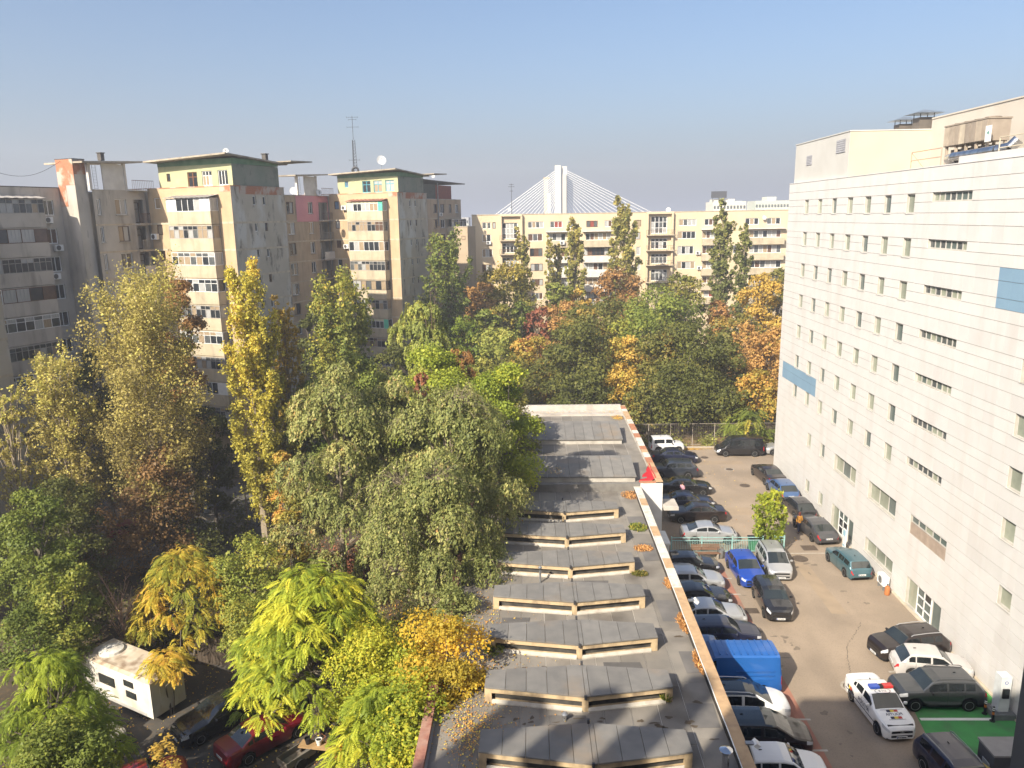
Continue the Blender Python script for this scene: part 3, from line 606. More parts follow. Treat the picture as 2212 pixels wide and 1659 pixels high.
GREENS = overlay(mk('penthouse_green_grey', (.19, .22, .17), (.25, .25, .2), .88, scale=.5), 1, (1, 1, .6), (.52, .65), .6, (.09, .11, .09))
CANOPY = mk('canopy_board', (.42, .36, .28), (.30, .26, .2), .85, scale=1.5, dirt=(.1, .085, .07), dirt_amt=.6, dirt_scale=1, dirt_stretch=(1, 1, 1))
TAR = mk('tar_roof', (.07, .068, .065), (.10, .095, .09), .9)
LIME = mk('white_limewash', (.66, .63, .58), (.56, .53, .49), .85, scale=1, dirt=(.4, .36, .3), dirt_amt=.4)
RAILM = mk('rail_rusty', (.20, .10, .06), (.1, .08, .07), .8)
TILE = mk('red_tin', (.30, .13, .09), (.22, .10, .075), .7, scale=3)
CORR = mk('corrugated_grey', (.40, .38, .35), (.3, .28, .26), .7, scale=2)
TURQ = mk('turquoise_frame', (.10, .42, .52), None, .6)
ZK = [24.82 - 2.68 * k for k in range(10)]
rb = random.Random(31)
CURT = [GLASSES[0], GLASSES[0], GLASSES[1], GLASSES[2], GLASSES[3]]
def balcony(par, x0, x1, y, dep, zk, ux, n, mat, style, r, corr=None, side=True):
    """parapet tray with glazing above. P along ux from x0..x1 measured on the wall plane through 'y' origin point"""
    P = y; t = MB(); f = lambda s, d, z: P + ux * s + n * d + V(0, 0, z)
    hb = 1.12
    t.obox(f(x0, 0, zk - .12), ux * (x1 - x0), n * dep, (0, 0, .14))
    t.obox(f(x0, dep - .1, zk + .021), ux * (x1 - x0), n * .1, (0, 0, hb)); t.obox(f(x0, .01, zk + .022), ux * .1, n * (dep - .12), (0, 0, hb)); t.obox(f(x1 - .1, .01, zk + .022), ux * .1, n * (dep - .12), (0, 0, hb))
    b = t.build('balcony', mat, par)
    z0 = zk + hb + .03; h = 1.28; L = x1 - x0
    if style == 'open': return b
    fr = {'pvc': PVC, 'pvc2': PVC, 'white': WHITE, 'metal': mk('old_grey_frame', (.38, .36, .33), None, .6), 'brown': BROWNFRAME, 'dark': DARKMETAL, 'mixed': PVC}.get(style.split('+')[0], PVC)
    nd = n * (dep - .005)
    cols = max(3, round(L / .62)) if style.startswith('metal') else max(3, round(L / .85))
    def win(s0, s1, fr_, c, rows, panes): return window(par, f(s0, dep - .005, z0), ux, n, s1 - s0, h, c, rows, fr_, .055, panes, r=r)
    if style == 'white+fill':      # white infill boards at both ends, windows in the middle
        for q in (x0, x1 - L * .22): a = MB(); a.obox(f(q, dep - .08, z0), ux * (L * .22), n * .075, (0, 0, h)); a.build('infill_board', WHITE, par)
        win(x0 + L * .22, x1 - L * .22, PVC, 4, 1, [CURT])
    elif style == 'green+fill':
        a = MB(); a.obox(f(x0, dep - .08, z0), ux * (L * .18), n * .075, (0, 0, h)); a.obox(f(x0 + L * .18, dep - .08, z0 + h * .82), ux * (L * .7), n * .075, (0, 0, h * .18)); a.build('infill_board', mk('lime_board', (.62, .6, .42), None, .8), par)
        a = MB(); a.obox(f(x1 - L * .12, dep - .08, z0), ux * (L * .12), n * .075, (0, 0, h)); a.build('infill_board', mk('mint_board', (.12, .55, .38), None, .8), par)
        window(par, f(x0 + L * .18, dep - .005, z0), ux, n, L * .7, h * .8, 6, 1, PVC, .055, [CURT], r=r)
    elif style == 'mixed':
        q = x0 + L * .33; win(x0, q, PVC, 2, 2, [CURT]); win(q + .02, x1, BROWNFRAME, 4, 1, [[GLASSES[4], GLASSES[0], GLASSES[2]]])
    elif style == 'metal+curtain': win(x0, x1, fr, cols, 2, [[GLASSES[3], GLASSES[3], GLASSES[4], GLASSES[0]]])
    else: win(x0, x1, fr, cols, 2 if style.startswith(('metal', 'pvc2')) or r.random() < .5 else 1, [CURT])
    if side: window(par, f(x1 - .005, dep - .12, z0) - ux * 0, -n, ux, dep - .14, h, 1, 1, fr, .05, [CURT], r=r)
    if corr:
        a = MB(); N = 18
        for i in range(N):
            s0 = x0 - .15 + (L + .3) * i / N; s1 = x0 - .15 + (L + .3) * (i + 1) / N; dz = .035 * (i % 2)
            a.obox(f(s0, 0, z0 + h + .30 + dz), ux * (s1 - s0), n * (dep + .25) + V(0, 0, -.26), (0, 0, .03))
        a.build('balcony_roof', corr, par)
    else:
        a = MB(); a.obox(f(x0, .01, z0 + h + .005), ux * L, n * (dep - .02), (0, 0, .07)); a.build('balcony_head', mat, par)
    return b
def apt(b0, label, cfg):
    T = empty('apartment_building', W(-66, b0, 0), -TH, label, 'apartment building', 'stepped apartment blocks on the left')
    r = random.Random(cfg.get('seed', 1)); ZR = 28.35
    X, Y = V(1, 0, 0), V(0, 1, 0); NF = V(0, -1, 0); NS = V(1, 0, 0)
    x0, x1, dS = -1.7, 9.5, cfg.get('side', 8.0)
    yw = cfg.get('wall_end', 31.0); xw = -2.0; xa = -4.85; yp = cfg.get('pier', 24.0)
    # solid core so that light does not leak through
    lg0 = cfg.get('loggia'); c = MB(); c.box(x0 - 6, .3, 0, x1 - .3, dS - .02, ZR - .15); c.box(-14, (yp + 1.3 if cfg.get('tower') else dS) - .01, 0, xw - .3 - (.65 if lg0 else 0), yw, ZR - .36)
    if cfg.get('tower'): c.box(-13.9, dS, 0, xa - .3, yp + 1.3, ZR - .17)
    c.build('body', GREYA, T)
    floors = range(cfg.get('floors', 9))
    # ---- front
    if cfg.get('front', True):
        holes = [(-.9 - x0, z + 1.5, -.1 - x0, z + 2.6) for z in ZK[:9]]; m = MB(); wallholes(m, (x0, 0, 0), X, NF, x1 - x0, ZR, holes, .16)
        m.quad((x0, 0, 0), (x0, 0, ZR), (x0, dS, ZR), (x0, dS, 0)); m.build('front_wall', cfg.get('front_mat', OCHRE), T)
        for k in floors:
            window(T, V(-.9, .1, ZK[k] + 1.5), X, NF, .8, 1.1, 1, 1, r.choice([PVC, BROWNFRAME, WHITE]), .07, [GLASSES], r=r)
            balcony(T, 2.0, 7.75, V(0, 0, 0), 1.15, ZK[k], X, NF, BALC, cfg['styles'][k % len(cfg['styles'])], r, cfg.get('corr') if k == 0 else None)
            for q in ((x0, -.025, 1.99, -.003), (7.76, -.025, x1 + .025, -.003), (x1 + .003, -.003, x1 + .025, dS)): a = MB(); a.box(q[0], q[1], ZK[k] - .12, q[2], q[3], ZK[k] + .08); a.build('floor_band', BAND, T)
    # ---- side with two columns of tiny windows
    holes = []
    for z in ZK[:9]: holes += [(3.05, z + 1.72, 3.5, z + 2.6), (4.55, z + 1.72, 5.0, z + 2.6)]
    m = MB(); wallholes(m, (x1, 0, 0), Y, NS, dS, ZR, holes, .15); m.build('side_wall', GREYP, T)
    for k in floors:
        for s in (3.05, 4.55): window(T, V(x1 - .09, s, ZK[k] + 1.72), Y, NS, .45, .88, 1, 1, r.choice([WHITE, PVC, BROWNFRAME]), .06, [GLASSES[:2]], r=r)
    m = MB(); m.box(x0 - 6, -.04, ZR, x1 + .04, .22, ZR + .08); m.box(x1 - .22, .22, ZR, x1 + .04, dS + .04, ZR + .08); m.build('parapet', BRICKT if cfg.get('brick_top', True) else CANOPY, T)
    m = MB(); m.box(x1 + .004, 1.2, ZR - .75, x1 + .02, dS - .2, ZR - .02); m.box(x1 - 1.4, -.02, ZR - .5, x1 - .1, -.004, ZR - .05); m.build('bare_brick', BRICKT, T)
    # back of the block
    m = MB(); m.quad((x1, dS, 0), (x0 - 6, dS, 0), (x0 - 6, dS, ZR), (x1, dS, ZR)); m.build('rear_wall', GREYP, T)
    # ---- receding wall
    wm = cfg.get('wall_mat', TANP); xs = [h for h in cfg['wall_windows']]; lg = cfg.get('loggia')
    ys = dS if not cfg.get('tower') else yp + 1.3
    holes = []
    for k in range(9):
        for (s0, s1) in xs: holes.append((s0 - ys, ZK[k] + .95, s1 - ys, ZK[k] + 2.48))
        if lg: holes.append((lg[0] - ys, ZK[k] + .05, lg[1] - ys, ZK[k] + 2.45))
    m = MB(); wallholes(m, (xw, ys, 0), Y, NS, yw - ys, ZR - .25, holes, .18); m.build('wall', wm, T)
    for k in floors:
        for (s0, s1) in xs:
            window(T, V(xw - .11, s0, ZK[k] + .95), Y, NS, s1 - s0, 1.53, 2, 1, r.choice([PVC, PVC, WHITE, BROWNFRAME]), .07, [CURT], r=r)
            a = MB(); a.box(xw, s0 - .06, ZK[k] + .87, xw + .14, s1 + .06, ZK[k] + .93); a.build('sill', GREYMETAL, T)
        if lg:
            a = MB(); a.box(xw - .9, lg[0] + .01, ZK[k] + .06, xw - .86, lg[1] - .01, ZK[k] + 2.44); a.build('loggia_back', GREYA, T)
            window(T, V(xw - .84, lg[0] + .5, ZK[k] + .1), Y, NS, .85, 2.1, 1, 2, r.choice([PVC, BROWNFRAME]), .07, [GLASSES[:2]], r=r, name='balcony_door')
            a = MB(); a.box(xw - .86, lg[0] - .1, ZK[k] - .12, xw + .75, lg[1] + .1, ZK[k] + .05); lb = a.build('loggia', BALC if k % 2 else GREYA, T)
            a = MB()
            if k % 3 == 2: a.box(xw + .68, lg[0] - .05, ZK[k] + .06, xw + .74, lg[1] + .05, ZK[k] + 1.05)
            else:
                a.box(xw + .70, lg[0] - .05, ZK[k] + 1.0, xw + .74, lg[1] + .05, ZK[k] + 1.05)
                for i in range(14): s = lg[0] - .05 + (lg[1] - lg[0] + .1) * i / 13; a.box(xw + .71, s - .012, ZK[k] + .05, xw + .73, s + .012, ZK[k] + 1.0)
            a.build('guard_rail', [RAILM, GREYMETAL, LIME][k % 3], lb)
        a = MB(); a.box(xw + .003, ys, ZK[k] - .1, xw + .022, yw, ZK[k] + .06); a.build('floor_band', BAND, T)
    m = MB(); m.box(xw - .25, ys, ZR - .25, xw + .05, yw, ZR - .15); m.build('parapet', GREYA, T)
    # ---- tower pier with bare brick head and the nearer wall with balconies
    if cfg.get('tower'):
        m = MB(); m.box(xa - .02, yp, 0, xa + 2.29, yp + 1.3, 31.0); tw = m.build('brick_pier', overlay(mk('pier_plaster', (.50, .46, .40), (.42, .385, .33), .92, scale=.5, bump=.2, dirt=(.2, .18, .15), dirt_amt=.5, dirt_scale=.9), 2.2, (1, 1, .2), (.6, .76), .5, (.15, .13, .11)), T)
        m = MB(); m.box(xa, yp - .03, 28.6, xa + 2.31, yp - .003, 31.0); m.box(xa + 2.293, yp, 29.6, xa + 2.32, yp + 1.3, 30.98); m.box(xa + .02, yp - .025, 26.6, xa + 1.0, yp - .004, 28.6); m.build('bare_brick', BRICKT, tw); m = MB(); m.box(xa - .07, yp - .05, 31.0, xa + 2.34, yp + 1.35, 31.06); m.build('cap', TAR, tw)
        holes = []
        for k in range(9): holes.append((yp - 2.0 - dS, ZK[k] + .95, yp - .8 - dS, ZK[k] + 2.4))
        m = MB(); wallholes(m, (xa, dS, 0), Y, NS, yp - dS, ZR, holes, .18); m.build('wall', GREYA, T)
        m = MB(); m.box(xa - .3, dS, ZR, xa + .04, yp, ZR + .08); m.build('parapet', TAR, T)
        for k in floors:
            window(T, V(xa - .11, yp - 2.0, ZK[k] + .95), Y, NS, 1.2, 1.45, 2, 1, PVC, .08, [GLASSES[0] if k != 1 else GLASSES[4]], r=r)
            balcony(T, yp - 10.4, yp - 2.6, V(xa, 0, 0), 1.1, ZK[k], Y, NS, GREYA, cfg['wall_styles'][k % len(cfg['wall_styles'])], r, CORR if k == 0 else None, side=True)
    # ---- penthouse and flying canopy
    if cfg.get('pent'):
        pc = cfg['pent']; m = MB(); gx0, gx1 = -.6, 9.25
        hs = [(s0 - gx0, t0 - 28.1, s1 - gx0, t1 - 28.1) for (s0, t0, s1, t1, *_) in pc['wins']]
        wallholes(m, (gx0, .7, 28.1), X, NF, gx1 - gx0, 2.45, hs, .14, 0)
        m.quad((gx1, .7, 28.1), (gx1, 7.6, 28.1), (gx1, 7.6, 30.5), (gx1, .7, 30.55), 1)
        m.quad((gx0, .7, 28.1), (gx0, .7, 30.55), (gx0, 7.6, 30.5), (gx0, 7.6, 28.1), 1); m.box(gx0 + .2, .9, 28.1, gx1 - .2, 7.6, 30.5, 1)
        m.box(gx0, .66, 30.551, gx1 + .01, 7.6, 31.1, 2)
        p = m.build('penthouse', [GREENW, GREENS, GREENT], T)
        for (s0, t0, s1, t1, cols, rows, fr, pn) in pc['wins']: window(T, V(s0, .78, t0), X, NF, s1 - s0, t1 - t0, cols, rows, fr, .07, pn, r=r)
        # canopy: two thin tilted slabs
        def slab(name, q, th_=.16):
            a = MB(); up = [V(*p_) + V(0, 0, th_) for p_ in q]; lo = [V(*p_) for p_ in q]
            a.add(lo + up, [(3, 2, 1, 0)], 0); a.add(up, [(0, 1, 2, 3)], 1)
            for i in range(4): a.quad(lo[i], lo[(i + 1) % 4], up[(i + 1) % 4], up[i], 0)
            return a.build(name, [CANOPY, TAR], T)
        slab('canopy', [(-1.2, -.6, 30.95), (9.75, -.6, 31.35), (9.75, 8.6, 30.75), (-1.2, 8.6, 30.75)])
        slab('canopy', [(-6.5, -7.6, 30.6), (-1.2, -7.6, 30.6), (-1.2, -.62, 30.95), (-6.5, -.62, 30.95)])
        slab('canopy', [(6.0, 7.4, 30.95), (11.2, 7.4, 31.0), (11.6, 10.5, 31.05), (6.0, 10.5, 31.0)], .12)
        # white roof loggia
        m = MB(); m.box(-2.25, -6.5, 28.1, -1.95, -6.2, 30.65); m.box(-2.12, -4.9, 28.1, -2.0, -2.4, 30.7); m.box(-2.25, -2.4, 28.1, -1.95, -2.15, 30.8); m.build('roof_loggia', LIME, T)
        m = MB(); m.box(-1.95, -2.1, 28.12, -1.3, -.2, 28.2); m.build('terrace', GREYA, T)
        a = MB(); a.box(-1.36, -2.1, 29.15, -1.32, .6, 29.2)
        for i in range(13): a.box(-1.35, -2.08 + i * .22, 28.2, -1.33, -2.06 + i * .22, 29.15)
        a.build('guard_rail', RAILM, T)
        a = MB()
        for s in (-5.8, -5.4): a.tube((-2.2, s, 28.1), (-2.5, s + .2, 30.6), .02, n=5)
        for i in range(8): a.tube((-2.22 - .03 * i, -5.8 + .02 * i, 28.3 + .28 * i), (-2.22 - .03 * i, -5.4 + .02 * i, 28.3 + .28 * i), .015, n=5)
        a.build('ladder', GREYMETAL, T)
        for (x, y) in pc['stacks']: a = MB(); a.box(x - .25, y - .2, 31.05, x + .25, y + .2, 31.75); a.box(x - .32, y - .27, 31.75, x + .32, y + .27, 31.83); a.build('flue', mk('flue_dark', (.1, .09, .08), None, .9), T)
    return T
WN = [CURT]
apt(-1.6, 'nearest grey apartment block, standing outside the photo beyond its left edge', dict(styles=['metal', 'pvc'], wall_windows=[(27.7, 29.0)], floors=0, tower=True, wall_styles=['metal'], seed=2))
apt(29.4, 'grey weathered apartment block at the left edge with glazed balconies and a tall brick-topped pier', dict(styles=['metal', 'pvc', 'mixed'], side=7.4, wall_windows=[(25.7, 26.1), (27.75, 29.1)], loggia=(30.0, 31.2), wall_end=31.5, tower=True, wall_mat=GREYA, front=True,
    wall_styles=['metal', 'mixed', 'metal', 'mixed', 'pvc', 'metal', 'pvc'], seed=5))
apt(61.0, 'ochre and grey apartment block with green penthouse under a flat canopy behind yellow poplars', dict(styles=['white+fill', 'metal', 'pvc', 'pvc2', 'metal', 'pvc', 'metal'], corr=CORR, wall_windows=[(22.3, 23.7), (26.7, 27.7)], loggia=(29.0, 31.1), wall_end=31.3, seed=8,
    pent=dict(wins=[(.5, 29.05, 1.0, 29.85, 1, 1, BROWNFRAME, GLASSES[:1]), (3.35, 28.4, 4.65, 29.9, 2, 2, mk('door_orange', (.30, .12, .05), None, .7), [GLASSES[4], GLASSES[0]]), (5.3, 28.5, 6.6, 29.95, 3, 2, PVC, CURT), (7.4, 28.5, 8.65, 29.95, 3, 1, PVC, CURT)], stacks=[(1.2, 4), (5, 5), (-3, -4), (9, 6)])))
u2 = apt(92.2, 'farther ochre and grey apartment block with turquoise penthouse windows and a red tin balcony roof', dict(styles=['green+fill', 'metal+curtain', 'pvc', 'metal', 'dark', 'metal'], corr=TILE, wall_windows=[(30.6, 32.0), (33.2, 34.8), (36.4, 37.6), (39.0, 40.3)], wall_end=41.4, seed=12,
    pent=dict(wins=[(.6, 29.3, 1.2, 30.1, 1, 1, TURQ, GLASSES[5:]), (3.5, 28.5, 4.85, 30.05, 2, 2, TURQ, CURT), (5.35, 28.5, 6.7, 30.05, 2, 2, TURQ, CURT), (7.25, 28.6, 8.65, 30.05, 2, 2, TURQ, GLASSES[2:3])], stacks=[(3, 6)])))
# pink-rendered flat of the middle block
m = MB(); yy0, yy1 = 24.2, 31.2; z0, z1 = 24.7, 28.15
u1 = [o for o in COL.objects if o.name.startswith('apartment_building') and 'green penthouse' in o.get('label', '')][0]
hl = [(26.7 - yy0, ZK[0] + .95 - z0, 27.7 - yy0, ZK[0] + 2.48 - z0), (29.0 - yy0, ZK[0] + .05 - z0, 31.1 - yy0, ZK[0] + 2.45 - z0)]
wallholes(m, (-1.95, yy0, z0), (0, 1, 0), (1, 0, 0), yy1 - yy0, z1 - z0, hl, .06); m.build('pink_render', PINKP, u1)
m = MB(); m.box(.0, 0, 0, .03, .2, 2.2)
# end walls of the farther block and its dark rooftop shelter
m = MB(); m.quad((-2.0, 41.4, 0), (-14, 41.4, 0), (-14, 41.4, 28.1), (-2.0, 41.4, 28.1)); m.build('end_wall', GREYP, u2)
m = MB(); m.box(-6.5, 26, 28.1, -2.2, 32, 30.7, 0); m.box(-6.3, 32.02, 28.1, -2.5, 38.6, 30.6, 1); m.build('roof_shelter', [mk('shelter_dark', (.06, .075, .07), (.09, .1, .09), .8), mk('shelter_red', (.26, .07, .05), (.2, .06, .05), .8)], u2)
a = MB(); a.add([(-8, 22, 31.3), (-1.0, 22, 31.3), (-.6, 40.6, 30.9), (-8, 40.6, 30.9), (-8, 22, 31.45), (-1.0, 22, 31.45), (-.6, 40.6, 31.05), (-8, 40.6, 31.05)], [(3, 2, 1, 0), (4, 5, 6, 7), (0, 1, 5, 4), (1, 2, 6, 5), (2, 3, 7, 6), (3, 0, 4, 7)]); a.build('canopy', TAR, u2)
a = MB(); a.tube((-1.85, 32.2, 23.5), (-1.85, 32.2, 31.0), .1, n=8); a.build('drainpipe', GREYMETAL, u2)
b_ = MB(); balcony(u2, 35.5, 41.3, V(-2.0, 0, 0), 1.1, ZK[1], V(0, 1, 0), V(1, 0, 0), BALC, 'white', rb)
# low plain building closing the gap to the cream block
t = empty('side_building', W(-60, 122, 0), -TH, 'plain beige windowless building between the grey block and the long cream block', 'building')
m = MB(); m.box(-2.0, -3, 0, .55, 0, 23.3); m.build('wall', mk('plain_beige', (.42, .33, .23), (.37, .29, .2), .9, scale=.6, dirt=(.3, .24, .17), dirt_amt=.5), t)
window(t, V(-.6, -3.03, 21.2), V(1, 0, 0), V(0, -1, 0), .7, .6, 1, 1, BROWNFRAME, .06, GLASSES[:1]); m = MB(); m.box(-2.05, -3.05, 23.3, .6, 0, 23.42); m.build('coping', CANOPY, t)

# ---------------- things hung on the facades
ACN = [0]
def aircon(P, n, label):
    ux = V(-n.y, n.x, 0); t = empty('air_conditioner', P, 0, label, 'air conditioner', 'air conditioners on the apartment walls')
    a = MB(); a.obox(-ux * .42 + n * .08, ux * .84, n * .3, (0, 0, .58)); a.build('casing', PVC, t)
    a = MB(); c = n * .39 + ux * (-.1) + V(0, 0, .29); M = Matrix((ux, V(0, 0, 1), n)).transposed(); a.lathe([(.24, 0), (.24, .012), (.06, .012)], 14, c, M); a.build('fan_grille', mk('fan_dark', (.09, .09, .095), None, .6), t)
    a = MB(); a.obox(-ux * .35, ux * .04, n * .4, (0, 0, -.05)); a.obox(ux * .31, ux * .04, n * .4, (0, 0, -.05)); a.build('bracket', GREYMETAL, t)
def dish(P, n, rad, label, pole=.5):
    t = empty('satellite_dish', P, 0, label, 'satellite dish', 'satellite dishes on the roofs')
    n = (n.normalized() + V(0, 0, .35)).normalized(); ux = V(0, 0, 1).cross(n).normalized(); uy = n.cross(ux); M = Matrix((ux, uy, n)).transposed(); c = V(0, 0, pole + rad)
    a = MB(); a.lathe([(.02, -.16 * rad), (.35 * rad, -.13 * rad), (.7 * rad, -.02 * rad), (rad, .12 * rad), (rad * 1.0, .14 * rad), (.7 * rad, .01 * rad), (.35 * rad, -.10 * rad), (.02, -.13 * rad)], 20, c, M); a.build('reflector', WHITE, t, True)
    a = MB(); a.tube((0, 0, 0), c - n * .17 * rad, .035, n=6); a.build('mast', GREYMETAL, t)
    a = MB(); a.tube(c - uy * rad * .9 + n * .08 * rad, c + n * rad * .75, .02, n=5); a.tube(c + n * rad * .68, c + n * rad * .85, .06, n=8); a.build('feed_arm', DARKMETAL, t)
aircon(W(-70.8, 51.6, 25.05), VV, 'white air-conditioner box under the top right window of the leftmost grey block')
aircon(W(-70.8, 52.3, 22.4), VV, 'white air-conditioner box by the pier two floors down on the leftmost grey block')
aircon(W(-70.8, 51.6, 19.7), VV, 'white air-conditioner box right of the third balcony of the leftmost grey block')
aircon(W(-67.0, 60.95, 23.2), -UV, 'white air-conditioner box beside the small window on the ochre front')
aircon(W(-65.0, 92.1, 26.2), -UV, 'white air-conditioner box left of the lime-green balcony')
aircon(W(-65.0, 92.1, 20.9), -UV, 'white air-conditioner box left of the all-white glazed balcony of the farther block')
aircon(W(-67.95, 125.0, 25.2), VV, 'white air-conditioner box on the farthest grey wall under its canopy')
dish(W(-57.6, 62.0, 31.2), V(.3, -1, 0), .28, 'small white dish standing on the green penthouse canopy', .3)
dish(W(-62.3, 92.8, 31.3) + V(2.7, 0, 0), V(.45, -1, 0), .66, 'large white dish on the canopy above the turquoise windows', .8)
dish(W(-67.7, 84.6, 28.1), V(.2, -1, 0), .50, 'white dish on the roof edge left of the pink wall', .1)
dish(W(-67.4, 89.6, 28.1), V(.5, -1, 0), .40, 'white dish on the white roof terrace above the pink wall', .1)
dish(W(-66.8, 121.0, 31.4), V(.3, -1, 0), .3, 'tiny white dish on the farthest dark canopy', .2)
# lattice radio mast with a tyre round its foot
P = W(-64.3, 94.0, 31.0); t = empty('radio_mast', P, 0, 'thin lattice radio mast with crossbars rising from the canopy', 'mast')
a = MB(); Z0, Z1 = .6, 7.4; rr_ = lambda z: .34 * (1 - .6 * z / Z1)
cor = lambda k, z: V(rr_(z) * math.cos(k * 2.094), rr_(z) * math.sin(k * 2.094), z)
for k in range(3): a.tube(cor(k, 0), cor(k, 4.7), .035, n=5)
a.build('leg', DARKMETAL, t); a = MB()
for i in range(11):
    z = i * .42
    for k in range(3): a.tube(cor(k, z), cor(k + 1, z + .44), .018, n=4); a.tube(cor(k, z), cor(k + 1, z), .018, n=4)
a.build('lattice', DARKMETAL, t); a = MB(); a.tube((0, 0, 4.7), (0, 0, 7.9), .035, n=6); a.build('spire', DARKMETAL, t)
for z, L in ((7.7, .8), (7.4, .55), (6.4, .8), (2.0, .75)): a = MB(); a.tube((-L, 0, z), (L, 0, z), .022, n=5); a.tube((-L, 0, z - .15), (-L, 0, z + .15), .015, n=4); a.tube((L, 0, z - .15), (L, 0, z + .15), .015, n=4); a.build('crossbar', DARKMETAL, t)
t = empty('tyre', P + V(.15, -.5, 0), 0, 'black tyre standing upright at the foot of the radio mast', 'tyre')
a = MB(); pr = [(.42 + .14 * math.cos(q * math.pi / 4), .14 * math.sin(q * math.pi / 4)) for q in range(8)]; a.lathe(pr + [pr[0]], 24, (0, 0, .56), Matrix(((1, 0, 0), (0, 0, -1), (0, 1, 0)))); a.f = [f for f in a.f if len(f) == 4]; a.build('tread', DARKMETAL, t, True)
# ================================================================ long cream block at the back, bridge, far city
CREAMW = overlay(mk('cream_wall', (.60, .49, .335), (.55, .445, .30), .9, scale=.25, dirt=(.5, .39, .26), dirt_amt=.4, dirt_scale=.6), 1.5, (1, 1, .2), (.6, .75), .3, (.36, .29, .2))
YB = 148.0; ZB = 25.25
c3 = lambda x, y: (958.5 + .351 * x, 331.8 + .351 * y)
xa = onY(*c3(175, 500), YB).x; xb = 62.0
back = empty('apartment_building', (20, YB, 0), 0, 'long cream apartment block with a flat roof closing the background behind slim poplars', 'apartment building')
OB = V(20, YB, 0)
rows = [(410, 450), (485, 530), (575, 625), (670, 715), (765, 805), (850, 890)]
W1 = [[(237, 262, 1), (268, 290, 1), (300, 320, 1), (518, 615, 4), (655, 730, 3), (765, 815, 2), (878, 948, 3), (990, 1035, 2), (1185, 1215, 1), (1447, 1555, 4), (1605, 1683, 3), (1855, 1938, 3), (1988, 2072, 3)],
      [(237, 290, 2), (518, 608, 3), (640, 750, 4), (873, 1030, 6), (1180, 1210, 1), (1440, 1550, 4), (1590, 1690, 4), (1880, 2075, 7)],
      [(237, 300, 3), (530, 608, 3), (640, 675, 1), (705, 750, 2), (860, 1040, 7), (1185, 1210, 1), (1438, 1537, 4), (1590, 1690, 4), (1780, 1815, 1), (1880, 2075, 7)],
      [(237, 300, 3), (535, 610, 3), (650, 680, 1), (715, 765, 2), (860, 1040, 6), (1185, 1210, 1), (1435, 1545, 4), (1590, 1690, 4), (1880, 2075, 6)],
      [(237, 300, 3), (540, 612, 3), (655, 685, 1), (725, 765, 2), (855, 1040, 6), (1185, 1210, 1), (1440, 1545, 4), (1588, 1650, 2), (1880, 2075, 6)],
      [(237, 300, 3), (540, 610, 3), (730, 765, 2), (870, 1040, 6), (1440, 1545, 4), (1600, 1660, 2), (1880, 2075, 6)]]
hl = []; wn = []
zrow = []
for (t, b), ws in zip(rows, W1):
    zt = onY(*c3(1100, t), YB).z; zb = onY(*c3(1100, b), YB).z; zrow.append((zb, zt))
    for (x0, x1, n) in ws:
        X0 = onY(*c3(x0, (t + b) / 2), YB).x; X1 = onY(*c3(x1, (t + b) / 2), YB).x; wn.append((X0, X1, zb, zt, n)); hl.append((X0 - xa, zb, X1 - xa, zt))
for k in range(len(zrow), 8):
    d = zrow[-1][0] - zrow[-2][0]; zrow.append((zrow[-1][0] + d, zrow[-1][1] + d))
# stair/loggia bays
bays = [(360, 455, [(415, 515), (540, 600), (630, 690), (720, 780)], 347, 485), (1275, 1375, [(390, 495), (525, 590), (620, 680), (715, 785)], 1245, 1410)]
bw = []
for (x0, x1, rs, bx0, bx1) in bays:
    for (t, b) in rs:
        zt = onY(*c3(1100, t), YB).z; zb = onY(*c3(1100, b), YB).z; X0 = onY(*c3(x0, (t + b) / 2), YB).x; X1 = onY(*c3(x1, (t + b) / 2), YB).x
        bw.append((X0, X1, zb, zt)); hl.append((X0 - xa, zb, X1 - xa, zt))
hl = [h for h in hl if 0 < h[0] and h[2] < xb - xa and h[1] > .3]
m = MB(); wallholes(m, V(xa, YB, 0) - OB, (1, 0, 0), (0, -1, 0), xb - xa, ZB, hl, .2); m.build('wall', CREAMW, back)
m = MB(); m.box(xa - 20 + .02, .32, 0, xb - 20, 12, ZB - .02); m.quad((xa - 20, 12, 0), (xa - 20, 0, 0), (xa - 20, 0, ZB), (xa - 20, 12, ZB)); m.build('body', CREAMW, back)
m = MB(); m.box(xa - 20.06, -.08, ZB, xb - 20, .35, ZB + .12); m.box(xa - 20.06, .35, ZB, xa - 19.7, 12, ZB + .12); m.build('parapet', mk('cream_coping', (.52, .44, .33), None, .8), back)
r5 = random.Random(77)
CUR2 = [GLASSES[0], GLASSES[1], GLASSES[2], GLASSES[2], GLASSES[3], GLASSES[4]]
for (X0, X1, z0, z1, n) in wn:
    if z0 < .3: continue
    fr = r5.choice([PVC, PVC, PVC, WHITE, BROWNFRAME]); pn = [CUR2]
    if r5.random() < .1: pn = [[mk('red_curtain', (.28, .07, .05), (.2, .05, .04), .3), GLASSES[2], GLASSES[1]]]
    window(back, V(X0, YB - .05 + .13, z0) - OB, V(1, 0, 0), V(0, -1, 0), X1 - X0, z1 - z0, n, 1, fr, .09, pn, r=r5)
for (X0, X1, z0, z1) in bw:
    window(back, V(X0, YB + .15, z0) - OB, V(1, 0, 0), V(0, -1, 0), X1 - X0, z1 - z0, 4, 3 if z1 - z0 > 2.4 else 2, PVC, .1, [[GLASSES[0], GLASSES[1], GLASSES[2]]], r=r5)
